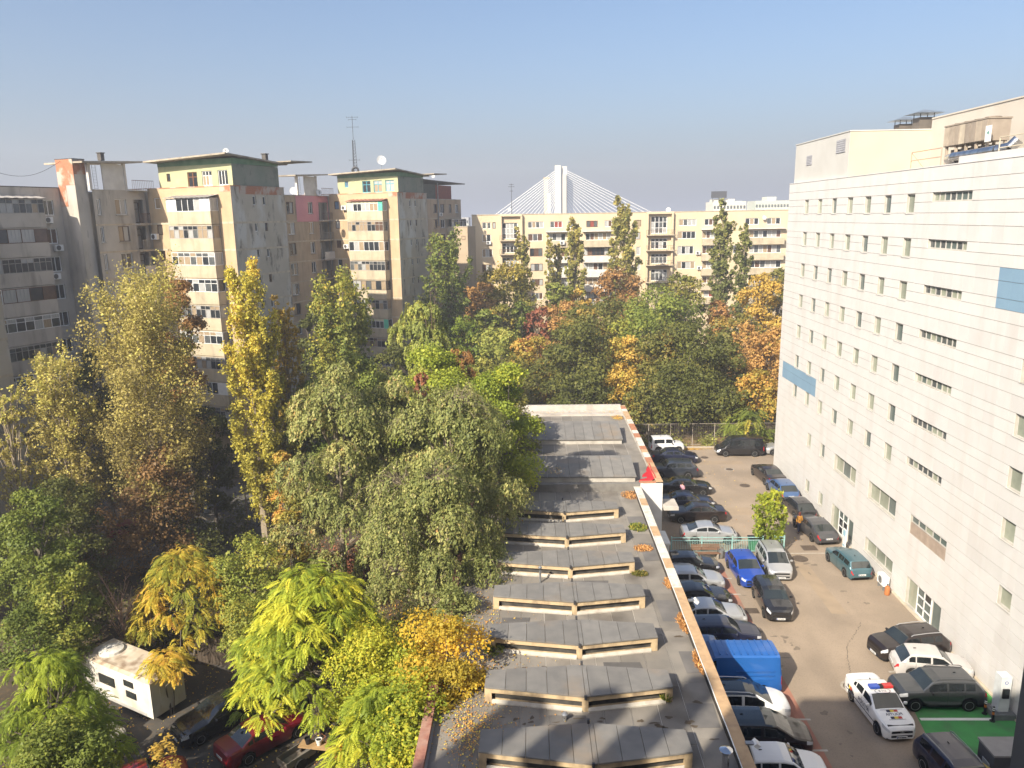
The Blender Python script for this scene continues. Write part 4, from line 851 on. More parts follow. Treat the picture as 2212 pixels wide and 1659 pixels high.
for (x0, x1, rs, bx0, bx1) in bays:
    L = onY(*c3(bx0, 500), YB).x - 20; R = onY(*c3(bx1, 500), YB).x - 20; zt = onY(*c3(1100, 375), YB).z
    for q in (L, R - .35): m = MB(); m.box(q, -.6, 0, q + .35, -.004, zt); m.build('bay_frame', CREAMW, back)
    m = MB(); m.box(L, -.62, zt, R, -.003, zt + .35); m.build('bay_frame', CREAMW, back)
    for (t, b) in rs:
        zb = onY(*c3(1100, b), YB).z; m = MB(); m.box(L - .1, -1.1, zb - .35, R + .1, -.62, zb - .2); m.box(L + .36, -.61, zb - .35, R - .36, -.004, zb - .2); s = m.build('loggia_slab', BAND, back)
        a = MB(); a.box(L - .1, -1.08, zb + .62, R + .1, -1.04, zb + .67)
        for i in range(16): q = L - .1 + (R - L + .2) * i / 15; a.box(q - .02, -1.075, zb - .2, q + .02, -1.045, zb + .62)
        a.build('guard_rail', RAILM, s)
# projecting balcony bands
for (x0, x1, ks, mt) in ((858, 1050, range(1, 6), LIME), (1585, 1695, range(1, 6), BALC), (1860, 2085, range(1, 6), BALC), (635, 770, range(1, 5), LIME)):
    X0 = onY(*c3(x0, 600), YB).x - 20; X1 = onY(*c3(x1, 600), YB).x - 20
    for k in ks:
        zb, zt = zrow[k]; m = MB(); m.box(X0, -.85, zb - 1.25, X1, -.004, zb - .03); m.build('balcony', mt if k != 1 else BALC, back)
        if k == 1: m = MB(); m.box(X0 - .2, -1.0, zt + .25, X1 + .2, -.004, zt + .38); m.build('balcony_roof', LIME, back)
m = MB(); m.box(-.0, 0, 0, .1, .1, .1)
aircon(V(onY(*c3(277, 550), YB).x, YB - .02, onY(*c3(277, 558), YB).z), V(0, -1, 0), 'white air-conditioner box under a window at the left end of the cream block')
aircon(V(onY(*c3(728, 550), YB).x, YB - .9, onY(*c3(728, 558), YB).z), V(0, -1, 0), 'white air-conditioner box on a white balcony of the cream block')
aircon(V(onY(*c3(1563, 610), YB).x, YB - .02, onY(*c3(1563, 620), YB).z), V(0, -1, 0), 'white air-conditioner box right of red curtains on the cream block')
aircon(V(onY(*c3(1572, 700), YB).x, YB - .02, onY(*c3(1572, 712), YB).z), V(0, -1, 0), 'white air-conditioner box one floor below the red curtains of the cream block')
dish(V(onY(*c3(1388, 350), YB).x, YB + 1, ZB), V(-.3, -1, 0), .42, 'white dish on the cream roof above the right loggia bay', .0)
dish(V(onY(*c3(1968, 395), YB).x, YB - .4, onY(*c3(1968, 415), YB).z), V(.2, -1, 0), .42, 'white dish fixed between two top-floor windows at the right of the cream block', .2)
dish(V(onY(*c3(402, 335), YB).x, YB + 2, ZB), V(.2, -1, 0), .36, 'small white dish by the aerial on the left part of the cream roof', .6)
P = V(onY(*c3(403, 350), YB).x + .4, YB + 3, ZB); t = empty('aerial_mast', P, 0, 'slim dark aerial mast on the left part of the cream roof', 'mast')
a = MB(); a.tube((0, 0, 0), (0, 0, 5.8), .06, .035, n=6); a.build('pole', DARKMETAL, t)
for z, L in ((5.6, .45), (5.2, .6), (4.4, .35)): a = MB(); a.tube((-L, 0, z), (L, 0, z), .04, n=5); a.build('crossbar', DARKMETAL, t)
# roof edge clutter
# ---- cable-stayed bridge
YR = 430.0
BRC = mk('bridge_white', (.68, .65, .56), (.62, .59, .51), .6, scale=.1)
def bx(px, py, Y=YR): return onY(px, py, Y)
top = bx(1206, 357); L1 = bx(1199, 357); R1 = bx(1211, 357); L2 = bx(1214, 359); R2 = bx(1225, 359)
br = empty('cable_bridge', (top.x, YR, 0), 0, 'white cable-stayed bridge with twin pylon and fan of stays beyond the cream block', 'bridge')
OX = V(top.x, YR, 0)
def part(name, X0, X1, z0, z1, dy, mt): m = MB(); m.box(X0 - OX.x, dy, z0, X1 - OX.x, dy + 5, z1); return m.build(name, mt, br)
part('pylon', L1.x, R1.x, 0, L1.z, 0, BRC); part('pylon', L2.x, R2.x, 0, L2.z, 2, BRC); part('pylon_shaft', bx(1215, 385).x, bx(1223, 385).x, 0, bx(1218, 376).z, -3, mk('bridge_dull_white', (.60, .57, .5), None, .6))  # shaft in a duller white than the two pylons
part('deck', bx(1000, 470).x, bx(1500, 470).x, 15, 17, -1, BRC)
CBL = mk('cable_white', (.80, .80, .78), None, .5)
n = 16
for side, (pxe, pye), (pt0, pb0) in ((-1, (1019, 497), (1203, 1203)), (1, (1479, 490), (1220, 1220))):
    for i in range(n):
        f = i / (n - 1); a = MB()
        zt = bx(1206, 366 + f * 66).z; xt = bx(pt0, 400).x; xe = bx(pxe + (pt0 - pxe) * f * .93, 470).x
        a.tube((xt - OX.x, 2.4, zt), (xe - OX.x, 2.4, 17), .19, n=5); a.build('stay_cable', CBL, br)
# second, farther pylon with an orange head
Y2 = 560.0; q = lambda px, py: onY(px, py, Y2)
t = empty('bridge_pylon', (q(1183, 380).x, Y2, 0), 0, 'beige half-finished pylon with an orange head, left of the white pylon', 'pylon'); OX2 = V(q(1183, 380).x, Y2, 0)
m = MB(); m.box(q(1175, 380).x - OX2.x, 0, 0, q(1184, 380).x - OX2.x, 6, q(1180, 386).z); m.build('shaft', mk('pylon_beige', (.58, .48, .36), None, .8), t)
m = MB(); m.box(q(1174, 380).x - OX2.x, -.5, q(1180, 386).z, q(1187, 380).x - OX2.x, 6.5, q(1180, 383).z); m.build('head', mk('pylon_orange', (.6, .38, .1), None, .7), t)
m = MB(); m.box(q(1182, 380).x - OX2.x, -3, 0, q(1189, 380).x - OX2.x, 3, q(1185, 418).z); m.build('shaft', BRC, t)
# ---- far apartment slabs
def far_block(px0, px1, pyt, Y, mat, lab, nrow=5, ncol=14, extra=None):
    A = onY(px0, pyt, Y); B = onY(px1, pyt, Y); t = empty('far_building', ((A.x + B.x) / 2, Y, 0), 0, lab, 'apartment building', 'far apartment blocks on the skyline'); wd = (B.x - A.x) / 2
    m = MB(); m.box(-wd, 0, 0, wd, 14, A.z); m.build('wall', mat, t)
    if extra:
        for (p0, p1, pt) in extra: m = MB(); e0 = onY(p0, pt, Y); e1 = onY(p1, pt, Y); m.box(e0.x - t.location.x, 2, A.z, e1.x - t.location.x, 10, e0.z); m.build('stair_head', mat, t)
    for j in range(nrow):
        for i in range(ncol):
            s = -wd + (i + .2) * 2 * wd / ncol; z = A.z - 2.3 - j * 2.9; m = link('window', unit_box(GLASSES[1]), t, (s + .3 * 2 * wd / ncol, -.0, z), None, (1.2 * wd / ncol, .1, 1.3))
    m = MB()
    for j in range(nrow): m.box(-wd, -.5, A.z - 4.3 - j * 2.9, wd, -.005, A.z - 3.5 - j * 2.9)
    m.build('balcony_bands', mk('far_band', (.58, .57, .50), None, .9), t, kind='stuff')
FARW = mk('far_white', (.62, .60, .52), (.56, .54, .47), .9, scale=.1); FARG = mk('far_green', (.50, .54, .45), (.55, .54, .47), .9, scale=.1)
far_block(1541, 1612, 436, 330, FARW, 'pale far apartment block with stepped roof boxes, left of the two on the skyline', 5, 10, [(1545, 1590, 430), (1592, 1606, 434)])
far_block(1632, 1712, 434, 360, FARG, 'pale greenish far apartment block touching the white office block on the skyline', 5, 12, [(1660, 1680, 425)])
far_block(985, 1012, 470, 420, mk('far_grey', (.42, .42, .42), None, .9), 'tiny grey far building in the gap left of the cream block', 4, 5)
P = onY(1553, 428, 331); t = empty('billboard', (P.x, 331, onY(1553, 436, 330).z), 0, 'dark rooftop billboard seen from behind on the far pale block', 'billboard')
a = MB(); a.box(-3.2, 0, 1.6, 3.2, .3, 4.3); a.build('panel', DARKMETAL, t)
for x in (-2.5, 0, 2.5): a = MB(); a.box(x - .1, .3, 0, x + .1, .5, 4); a.build('strut', DARKMETAL, t)
# ================================================================ trees
LEAFK = 1.65
def leafmat(name, stops, trans=.30, rough=.55):
    """stops: (pos, rgb) palette over the per-leaf 'tint' value"""
    m = bpy.data.materials.new(name); m.use_nodes = True; n = m.node_tree.nodes; l = m.node_tree.links; n.clear()
    at = n.new('ShaderNodeAttribute'); at.attribute_name = 'tint'
    cr = n.new('ShaderNodeValToRGB'); e = cr.color_ramp.elements
    while len(e) < len(stops): e.new(.5)
    for i, (p, c) in enumerate(stops): e[i].position = p; e[i].color = (*[min(.75, v * LEAFK * k) for v, k in zip(c, (1.12, 1.0, .9))], 1)
    l.new(at.outputs['Fac'], cr.inputs[0])
    d = n.new('ShaderNodeBsdfPrincipled'); d.inputs['Roughness'].default_value = rough; d.inputs['Specular IOR Level'].default_value = .25; l.new(cr.outputs[0], d.inputs['Base Color'])
    t = n.new('ShaderNodeBsdfTranslucent'); l.new(cr.outputs[0], t.inputs[0])
    mx = n.new('ShaderNodeMixShader'); mx.inputs[0].default_value = trans; l.new(d.outputs[0], mx.inputs[1]); l.new(t.outputs[0], mx.inputs[2])
    o = n.new('ShaderNodeOutputMaterial'); l.new(mx.outputs[0], o.inputs[0]); return m
G1, G2, G3 = (.035, .065, .016), (.075, .12, .026), (.13, .17, .035)
LM = {
 'dark': leafmat('leaf_dark_green', [(0, (.040, .052, .014)), (.5, (.078, .092, .024)), (.85, (.135, .13, .032)), (1, (.24, .165, .038))]),
 'green': leafmat('leaf_green', [(0, (.055, .085, .018)), (.5, (.11, .148, .030)), (.85, (.19, .205, .038)), (1, (.30, .245, .04))]),
 'lime': leafmat('leaf_lime', [(0, (.07, .11, .018)), (.4, (.15, .205, .028)), (.75, (.27, .31, .038)), (1, (.38, .35, .04))], .4),
 'yellow': leafmat('leaf_yellow', [(0, (.10, .11, .022)), (.3, (.22, .20, .032)), (.7, (.37, .29, .036)), (1, (.42, .28, .036))], .4),
 'poplar': leafmat('leaf_poplar', [(0, (.095, .088, .036)), (.35, (.175, .16, .056)), (.7, (.27, .255, .08)), (1, (.31, .33, .085))], .35),
 'poplary': leafmat('leaf_poplar_yellow', [(0, (.11, .12, .028)), (.4, (.24, .24, .045)), (.8, (.37, .35, .055)), (1, (.42, .30, .06))], .35),
 'poplarg': leafmat('leaf_poplar_green', [(0, (.045, .07, .018)), (.4, (.095, .13, .03)), (.8, (.20, .21, .042)), (1, (.34, .27, .05))], .3),
 'slim': leafmat('leaf_slim_poplar', [(0, (.065, .085, .028)), (.5, (.13, .15, .045)), (1, (.24, .22, .06))], .3),
 'olive': leafmat('leaf_olive', [(0, (.060, .085, .030)), (.45, (.135, .165, .055)), (.8, (.235, .25, .095)), (.95, (.32, .285, .13)), (1, (.30, .19, .08))], .3),
 'willow': leafmat('leaf_willow', [(0, (.08, .11, .03)), (.5, (.17, .21, .05)), (1, (.30, .30, .08))], .35),
 'orange': leafmat('leaf_orange', [(0, (.10, .068, .026)), (.4, (.21, .135, .05)), (.8, (.30, .195, .07)), (1, (.28, .245, .065))], .3),
 'amber': leafmat('leaf_amber', [(0, (.11, .10, .026)), (.4, (.23, .18, .042)), (.8, (.35, .255, .055)), (1, (.22, .22, .05))], .3),
 'brown': leafmat('leaf_brown', [(0, (.06, .04, .018)), (.5, (.13, .085, .033)), (1, (.24, .14, .05))], .25),
 'mixed': leafmat('leaf_mixed', [(0, (.055, .075, .02)), (.4, (.13, .14, .03)), (.75, (.25, .21, .045)), (1, (.34, .19, .05))], .3),
 'red': leafmat('leaf_red', [(0, (.08, .03, .02)), (.5, (.17, .07, .045)), (1, (.25, .14, .07))], .25),
 'sumac': leafmat('leaf_sumac', [(0, (.10, .15, .022)), (.35, (.21, .275, .032)), (.75, (.36, .38, .042)), (1, (.46, .38, .04))], .4),
 'sumacy': leafmat('leaf_sumac_yellow', [(0, (.13, .16, .025)), (.35, (.26, .25, .036)), (.75, (.39, .30, .042)), (1, (.34, .20, .055))], .4),
}
BARK = mk('bark_grey', (.17, .145, .115), (.10, .085, .07), .9, scale=6, stretch=(1, 1, .2))
BARKL = mk('bark_pale', (.34, .28, .20), (.22, .18, .13), .9, scale=6, stretch=(1, 1, .2))
def np_mesh(name, Vt, F4, mat, tint):
    me = bpy.data.meshes.new(name); nf = len(F4)
    me.vertices.add(len(Vt)); me.vertices.foreach_set('co', np.ascontiguousarray(Vt, dtype=np.float32).ravel())
    k = F4.shape[1]
    me.loops.add(nf * k); me.loops.foreach_set('vertex_index', F4.astype(np.int32).ravel())
    me.polygons.add(nf); me.polygons.foreach_set('loop_start', np.arange(0, nf * k, k, dtype=np.int32))
    a = me.attributes.new('tint', 'FLOAT', 'FACE'); a.data.foreach_set('value', np.clip(tint, 0, 1).astype(np.float32))
    me.materials.append(mat); me.update(calc_edges=True); return me
def norm(a): return a / np.maximum(1e-6, np.linalg.norm(a, axis=1, keepdims=True))
def leaf_quads(P, Nn, size, asp, rs, axis=None):
    """one kite-shaped leaf per point, normal about Nn"""
    n = len(P); Nn = norm(Nn); r = rs.normal(size=(n, 3)) if axis is None else axis
    t = norm(np.cross(Nn, r)); b = np.cross(Nn, t)
    if axis is not None: t, b = b, t
    s = size[:, None]; h = s * asp
    c = P
    v = np.stack([c - t * s * .5, c + b * h * .5 + t * s * .05 + Nn * s * .10, c + t * s * .5, c - b * h * .5 + t * s * .05 + Nn * s * .10], axis=1).reshape(-1, 3)
    return v, np.arange(4 * n).reshape(-1, 4)
def rand_dir(rs, n): return norm(rs.normal(size=(n, 3)))
def tree(name, label, x, y, H, R, kind, pal, n, ls, seed, cb=.25, cat='tree', group=None, bark=None, z0=0.0, lean=(0, 0), tmean=.45, tvar=.22, dens=1.0, trunk=True):
    rs = np.random.RandomState(seed); rr = random.Random(seed)
    T = empty(name, (x, y, z0), 0, label, cat, group); bark = bark or BARK; n = int(n * dens)
    zc0 = H * cb; Hc = H - zc0
    tb = MB(); tr = max(.05, min(.38, H * .016))
    top = V(lean[0], lean[1], H * (.62 if kind not in ('poplar', 'shoots') else .9))
    pts = [V(0, 0, -.2)] + [V(top.x * f + rr.uniform(-.1, .1) * R * .3, top.y * f + rr.uniform(-.1, .1) * R * .3, top.z * f) for f in (.25, .5, .75, 1)]
    if trunk:
        for i in range(4): tb.tube(pts[i], pts[i + 1], tr * (1 - .2 * i), tr * (1 - .2 * (i + 1)), 7, False)
    ctr = np.array([lean[0], lean[1], 0.0]); tint0 = tmean
    L = []       # (points, normals, tint) chunks
    axis = None
    def limb(p, q, r, sag=.0):
        p = V(*p); q = V(*q); m_ = p.lerp(q, .5) + V(rr.uniform(-.08, .08), rr.uniform(-.08, .08), rr.uniform(0, .12) - sag) * (q - p).length
        tb.tube(p, m_, r, r * .65, 5, False); tb.tube(m_, q, r * .65, r * .22, 5, False)
    if kind == 'round':
        nl = rr.randint(11, 16); ga = 2.39996
        per = n // nl
        for i in range(nl):
            f = (i + .5) / nl; zz = zc0 + Hc * (.10 + .78 * f); prof = math.sqrt(max(.05, 1 - ((f - .38) / .68) ** 2)); a = i * ga + rr.uniform(-.4, .4)
            rad = R * prof * rr.uniform(.45, .72); c = ctr + np.array([rad * math.cos(a), rad * math.sin(a), zz])
            rl = R * rr.uniform(.36, .52) * (.75 + .35 * prof); d = rand_dir(rs, per); d[:, 2] = np.abs(d[:, 2]) * np.where(rs.rand(per) < .8, 1, -1); 
            bump = 1 + .16 * np.sin(d[:, 0] * 7 + i) * np.sin(d[:, 1] * 7 + 2 * i) + .12 * np.sin(d[:, 2] * 11 + i)
            # leaf sprays: gather leaves in clusters on the lobe
            ncl = max(10, per // 16); cd = rand_dir(rs, ncl); cd[:, 2] = np.where(rs.rand(ncl) < .82, np.abs(cd[:, 2]), cd[:, 2]); w_ = rs.randint(0, ncl, per)
            q = cd[w_] + rs.normal(size=(per, 3)) * .17
            rad_ = rl * (rs.rand(per)[:, None] ** .28) * np.array([1, 1, .82]) * bump[:, None]
            P = c + norm(q) * rad_ + rs.normal(size=(per, 3)) * R * .03
            lt = tint0 + rr.uniform(-1, 1) * tvar * .7
            L.append((P, norm(q) * .75 + rs.normal(size=(per, 3)) * .55 + np.array([0, 0, .35]), lt + rs.normal(size=per) * tvar * .35 + (rs.rand(ncl) - .5)[w_] * tvar * 1.2))
            limb(pts[2].lerp(pts[4], rr.uniform(0, 1)), c, tr * .45)
        asp = .75
    elif kind in ('poplar', 'shoots'):
        # steep ascending shoots carrying tufts of leaves
        ns = int((26 if kind == 'poplar' else 46)); per = n // ns
        for i in range(ns):
            f = (i + .5) / ns; a = i * 2.39996 + rr.uniform(-.5, .5); zb_ = zc0 * .6 + (H * .80 - zc0 * .6) * f ** 1.1
            if kind == 'poplar': env = R * (.35 + .65 * math.sin(math.pi * min(1, .18 + .78 * f)) ** .8); up = H * rr.uniform(.14, .24)
            else: env = R * (.30 + .70 * math.sin(math.pi * min(1, .22 + .70 * f)) ** .9) * rr.uniform(.6, 1.05); up = H * rr.uniform(.16, .28)
            b0_ = np.array([lean[0] * zb_ / H, lean[1] * zb_ / H, zb_]); tip = b0_ + np.array([env * math.cos(a), env * math.sin(a), up]); tip[2] = min(tip[2], H * rr.uniform(.93, 1.02))
            if kind == 'shoots': b0_[:2] += np.array([math.cos(a), math.sin(a)]) * env * .35 * rr.random()
            tb.tube(b0_, tip, tr * .22, .012, 4, False)
            k = rs.beta(1.6, 1.1, per); ncl = max(7, per // 14); kc = rs.beta(1.7, 1.05, ncl); w_ = rs.randint(0, ncl, per); spread = R * (.16 if kind == 'poplar' else .125)
            side = rs.normal(size=(ncl, 3)) * spread * 1.15 * (1.15 - .6 * kc)[:, None]
            P = b0_ + (tip - b0_) * kc[w_][:, None] + side[w_] + rs.normal(size=(per, 3)) * spread * .42 * np.array([1, 1, 1.3])
            out = P - (b0_ * np.array([1, 1, 0]) * .0 + np.array([0, 0, 1]) * P[:, 2:3]); lt = tint0 + (f - .5) * .35 + rr.uniform(-1, 1) * tvar * .6
            L.append((P, norm(out) * .5 + rs.normal(size=(per, 3)) * .8 + np.array([0, 0, .2]), lt + rs.normal(size=per) * tvar * .6 + (rs.rand(ncl) - .5)[w_] * tvar * .8))
        asp = .85
    elif kind == 'weep':
        nl = rr.randint(20, 26); lob = []
        for i in range(nl):
            f = (i + .5) / nl; a = i * 2.39996 + rr.uniform(-.4, .4); zz = zc0 + Hc * (.12 + .84 * (1 - f ** 1.25)) * rr.uniform(.92, 1.02); rad = R * (.18 + .74 * f ** .55) * rr.uniform(.8, 1.08)
            if f < .12: rad *= .4
            c = ctr + np.array([rad * math.cos(a), rad * math.sin(a), zz - R * .12]); rl = R * rr.uniform(.24, .38); lob.append((c, rl, a))
            o_ = V(lean[0] * .5 + c[0] * .12, lean[1] * .5 + c[1] * .12, max(H * .22, min(H * .62, c[2] - .3 * rad))); m_ = V(*c) * .6 + o_ * .4 + V(0, 0, .2 * rad)
            tb.tube(o_, m_, tr * .34, tr * .2, 4, False); tb.tube(m_, V(*c) + V(0, 0, rl * .5), tr * .2, .015, 4, False)
        ns = max(160, n // 30); per = n // ns
        for i in range(ns):
            c, rl, la = lob[i % nl]; d = rs.normal(size=3); d[2] = abs(d[2]) * .9 - .12; d = d / np.linalg.norm(d); od = np.array([math.cos(la), math.sin(la), 0]); d = d + od * .25
            st = c + d * rl * rr.uniform(.65, 1.05); ln = rl * rr.uniform(.45, 1.25); hd = np.array([d[0], d[1], 0]) * rr.uniform(.2, .6)
            if i % 3 == 0: tb.tube(V(*c), V(*st), .018, .008, 3, False)
            if i % 4 == 0: q1 = st + hd * ln * .5 + np.array([0, 0, -.12 * ln]); q2 = st + hd * ln * .85 + np.array([0, 0, -.55 * ln]); tb.tube(V(*st), V(*q1), .016, .013, 3, False); tb.tube(V(*q1), V(*q2), .013, .007, 3, False)
            k = rs.rand(per); P = st + hd * ln * (1 - (1 - k) ** 2)[:, None] + np.array([0, 0, -1.0]) * ln * (k ** 1.7)[:, None] + rs.normal(size=(per, 3)) * rl * .075
            lt = tint0 + rr.uniform(-1, 1) * tvar * .8 + .10 * math.sin(la * 2 + c[2])
            L.append((P, rs.normal(size=(per, 3)) * .55 + np.append(d[:2] * .9, max(.1, d[2]) * 1.1), lt + rs.normal(size=per) * tvar * .6))
        asp = .5
    elif kind == 'bush':
        ncl = max(30, n // 24); a = rs.rand(ncl) * 6.283; rad = R * np.sqrt(rs.rand(ncl)); hh = (1 - (rad / R) ** 2) ** .5
        C = np.stack([rad * np.cos(a), rad * np.sin(a), zc0 + Hc * hh * rs.uniform(.35, 1, ncl)], 1) + ctr; w_ = rs.randint(0, ncl, n)
        P = C[w_] + rs.normal(size=(n, 3)) * R * .11; L.append((P, (P - ctr - np.array([0, 0, H * .35])) / R * .6 + rs.normal(size=(n, 3)) * .6 + np.array([0, 0, .4]), tint0 + (rs.rand(ncl) - .5)[w_] * tvar * 2 + rs.normal(size=n) * tvar * .5))
        for i in range(0, ncl, max(1, ncl // 16)): limb((0, 0, H * .1), C[i], tr * .3)
        asp = .7
    P = np.concatenate([a for a, _, _ in L]); Nn = np.concatenate([b for _, b, _ in L]); tn = np.concatenate([c for _, _, c in L])
    keep = P[:, 2] > .1
    P, Nn, tn = P[keep], Nn[keep], tn[keep]
    size = ls * np.clip(np.exp(rs.normal(size=len(P)) * .34), .45, 2.0)
    if kind == 'weep': v, f = leaf_quads(P, Nn, size * 1.5, asp, rs, axis=np.tile([[0.12, .05, 1.0]], (len(P), 1)) + rs.normal(size=(len(P), 3)) * .35)
    else: v, f = leaf_quads(P, Nn, size, asp, rs)
    cr = link('crown', np_mesh('crown', v, f, LM[pal], tn), T); cr['kind'] = 'stuff'
    tb.build('trunk', bark, T, True)
    return T
# ---- compound-leaved trees: fern-like fronds
def frond_geo(rs, ln, npair=10, lw=.055, ll=.20, droop=.55):
    """verts, quads of one drooping pinnate leaf starting at the origin, along +x"""
    vs, fs = [], []
    for i in range(npair):
        k = (i + 1) / (npair + .3); px = ln * k * (1 - .12 * k); pz = ln * (.22 * k - droop * k * k); l_ = ll * (1 - .45 * abs(k - .4)) * rs.uniform(.85, 1.1)
        for s in (-1, 1):
            d = np.array([.42, s * .9, -.30 + rs.uniform(-.1, .1)]); d = d / np.linalg.norm(d) * l_; wv = np.array([lw * .9, -s * lw * .25, 0])
            p = np.array([px, 0, pz]); b = len(vs); vs += [p, p + d * .45 + wv * .6, p + d, p + d * .5 - wv * .6]; fs.append([b, b + 1, b + 2, b + 3])
    p = np.array([ln * .9, 0, ln * (.22 - droop)]); b = len(vs); vs += [p, p + np.array([ll * .5, lw, -.05]), p + np.array([ll, 0, -.12]), p + np.array([ll * .5, -lw, -.05])]; fs.append([b, b + 1, b + 2, b + 3])
    return np.array(vs), np.array(fs)
def frond_tree(name, label, x, y, H, R, pal, nf, seed, ln=.56, cb=.3, nind=0, bark=None, z0=0.0, tmean=.45, tvar=.3, group=None, lobes=10, cat='tree', sq=1.0):
    rs = np.random.RandomState(seed); rr = random.Random(seed); T = empty(name, (x, y, z0), 0, label, cat, group); bark = bark or BARK
    protos = [frond_geo(rs, ln * rr.uniform(.85, 1.15), rr.randint(7, 9), ln * .095, ln * .30, rr.uniform(.4, .75)) for _ in range(6)]
    tb = MB(); tr = max(.05, H * .014); forks = []
    for i in range(3):
        a = i * 2.1 + rr.random(); q = V(R * .3 * math.cos(a), R * .3 * sq * math.sin(a), H * rr.uniform(.45, .6)); tb.tube((rr.uniform(-.2, .2), rr.uniform(-.2, .2), -.1), q, tr, tr * .6, 6, False); forks.append(q)
    LC = []
    for i in range(lobes):
        f = (i + .5) / lobes; a = i * 2.39996 + rr.uniform(-.3, .3); rad = R * math.sqrt(f) * .88; z = H * cb + H * (1 - cb) * (1 - .92 * f ** 1.2) * rr.uniform(.80, 1.0)
        c = V(rad * math.cos(a), rad * sq * math.sin(a), z - .25); LC.append(c); fk = min(forks, key=lambda q: (q - c).length); tb.tube(fk, c - V(0, 0, .3), tr * .45, .02, 5, False)
    VV_, FF, TT = [], [], []; base = 0; inds = []
    pm = [np_mesh('frond', p, f, LM[pal], np.clip(np.full(len(f), tmean + (j - 2.5) / 2.5 * tvar * .9), 0, 1)) for j, (p, f) in enumerate(protos)] if nind else []
    for i in range(nf):
        c = LC[i % lobes]; az = rr.uniform(0, 6.283); el = rr.uniform(-.25, .95); lr = R * rr.uniform(.10, .42) * (10 / lobes) ** .4
        dirv = V(math.cos(az) * math.cos(el), math.sin(az) * math.cos(el), math.sin(el)); p = c + V(dirv.x * lr, dirv.y * lr, dirv.z * lr * .75)
        pitch = rr.uniform(.0, .6) - el * .2; yaw = az + rr.uniform(-.5, .5); roll = rr.uniform(-.4, .4); sc = rr.uniform(.75, 1.2)
        M = Matrix.Rotation(yaw, 3, 'Z') @ Matrix.Rotation(pitch, 3, 'Y') @ Matrix.Rotation(roll, 3, 'X'); k = rr.randrange(6)
        tv = tmean + math.sin(c.x * 1.7 + c.y * 2.3 + seed) * tvar * .7 + rr.gauss(0, tvar * .45)
        if i < nind:
            o = link('frond', pm[k], T, p, M.to_euler(), (sc,) * 3)
        else:
            pv, pf = protos[k]; v = (pv * sc) @ np.array(M).T + np.array(p); VV_.append(v); FF.append(pf + base); base += len(v); TT.append(np.full(len(pf), tv) + rs.normal(size=len(pf)) * .05)
    cr = link('crown', np_mesh('crown', np.concatenate(VV_), np.concatenate(FF), LM[pal], np.concatenate(TT)), T); cr['kind'] = 'stuff'
    tb.build('trunk', bark, T, True); return T
def zat(px, py, Y): return onY(px, py, Y)
def T_(label, px, pyt, Y, wpx, kind, pal, seed, name='tree', cb=.25, nm=1.0, lsz=1.0, **kw):
    """tree whose top shows at pixel (px, pyt) at distance Y; crown wpx pixels wide"""
    p = onY(px, pyt, Y); d = (p - O).dot(_f); R = wpx * d / FPX / 2; H = p.z - kw.get('z0', 0)
    pxm = d / 769.0; ls = max(.10, 2.15 * pxm) * lsz
    area = (wpx * .463) * (H * .8 / pxm)
    n = int(min(34000, max(1800, area * 1.55)) * nm / (lsz ** 1.4))
    return tree(name, label, p.x, Y, H, R, kind, pal, n, ls, seed, cb, **kw)
GB = 'trees between the shed and the cream block'; GL = 'trees along the left apartment blocks'; GF = 'trees in the foreground yard'
# -- slim poplars before the cream block
for i, (px, pt, wpx, Y, lab) in enumerate(((1127, 482, 36, 138, 'slim poplar before the left loggia bay of the cream block'), (1188, 500, 22, 137, 'thinnest gappy poplar of a pair near the middle-left of the cream block'), (1205, 508, 26, 139, 'short thin poplar just right of the gappiest one, before the cream block'),
        (1243, 455, 46, 136, 'tall open poplar right of the thin pair, before the cream block'), (1350, 416, 62, 134, 'tallest and widest slim poplar, rising above the cream block roof'), (1566, 430, 52, 132, 'dark pointed poplar near the right end of the cream block'), (1610, 474, 42, 131, 'shorter dark poplar right beside the pointed one'))):
    T_(lab, px, pt, Y, wpx * 1.02, 'poplar', 'slim', 100 + i, 'poplar_tree', cb=.1, nm=1.9, group='slim poplars before the cream block', bark=BARKL, tmean=.62 if i < 5 else .25, cat='poplar')
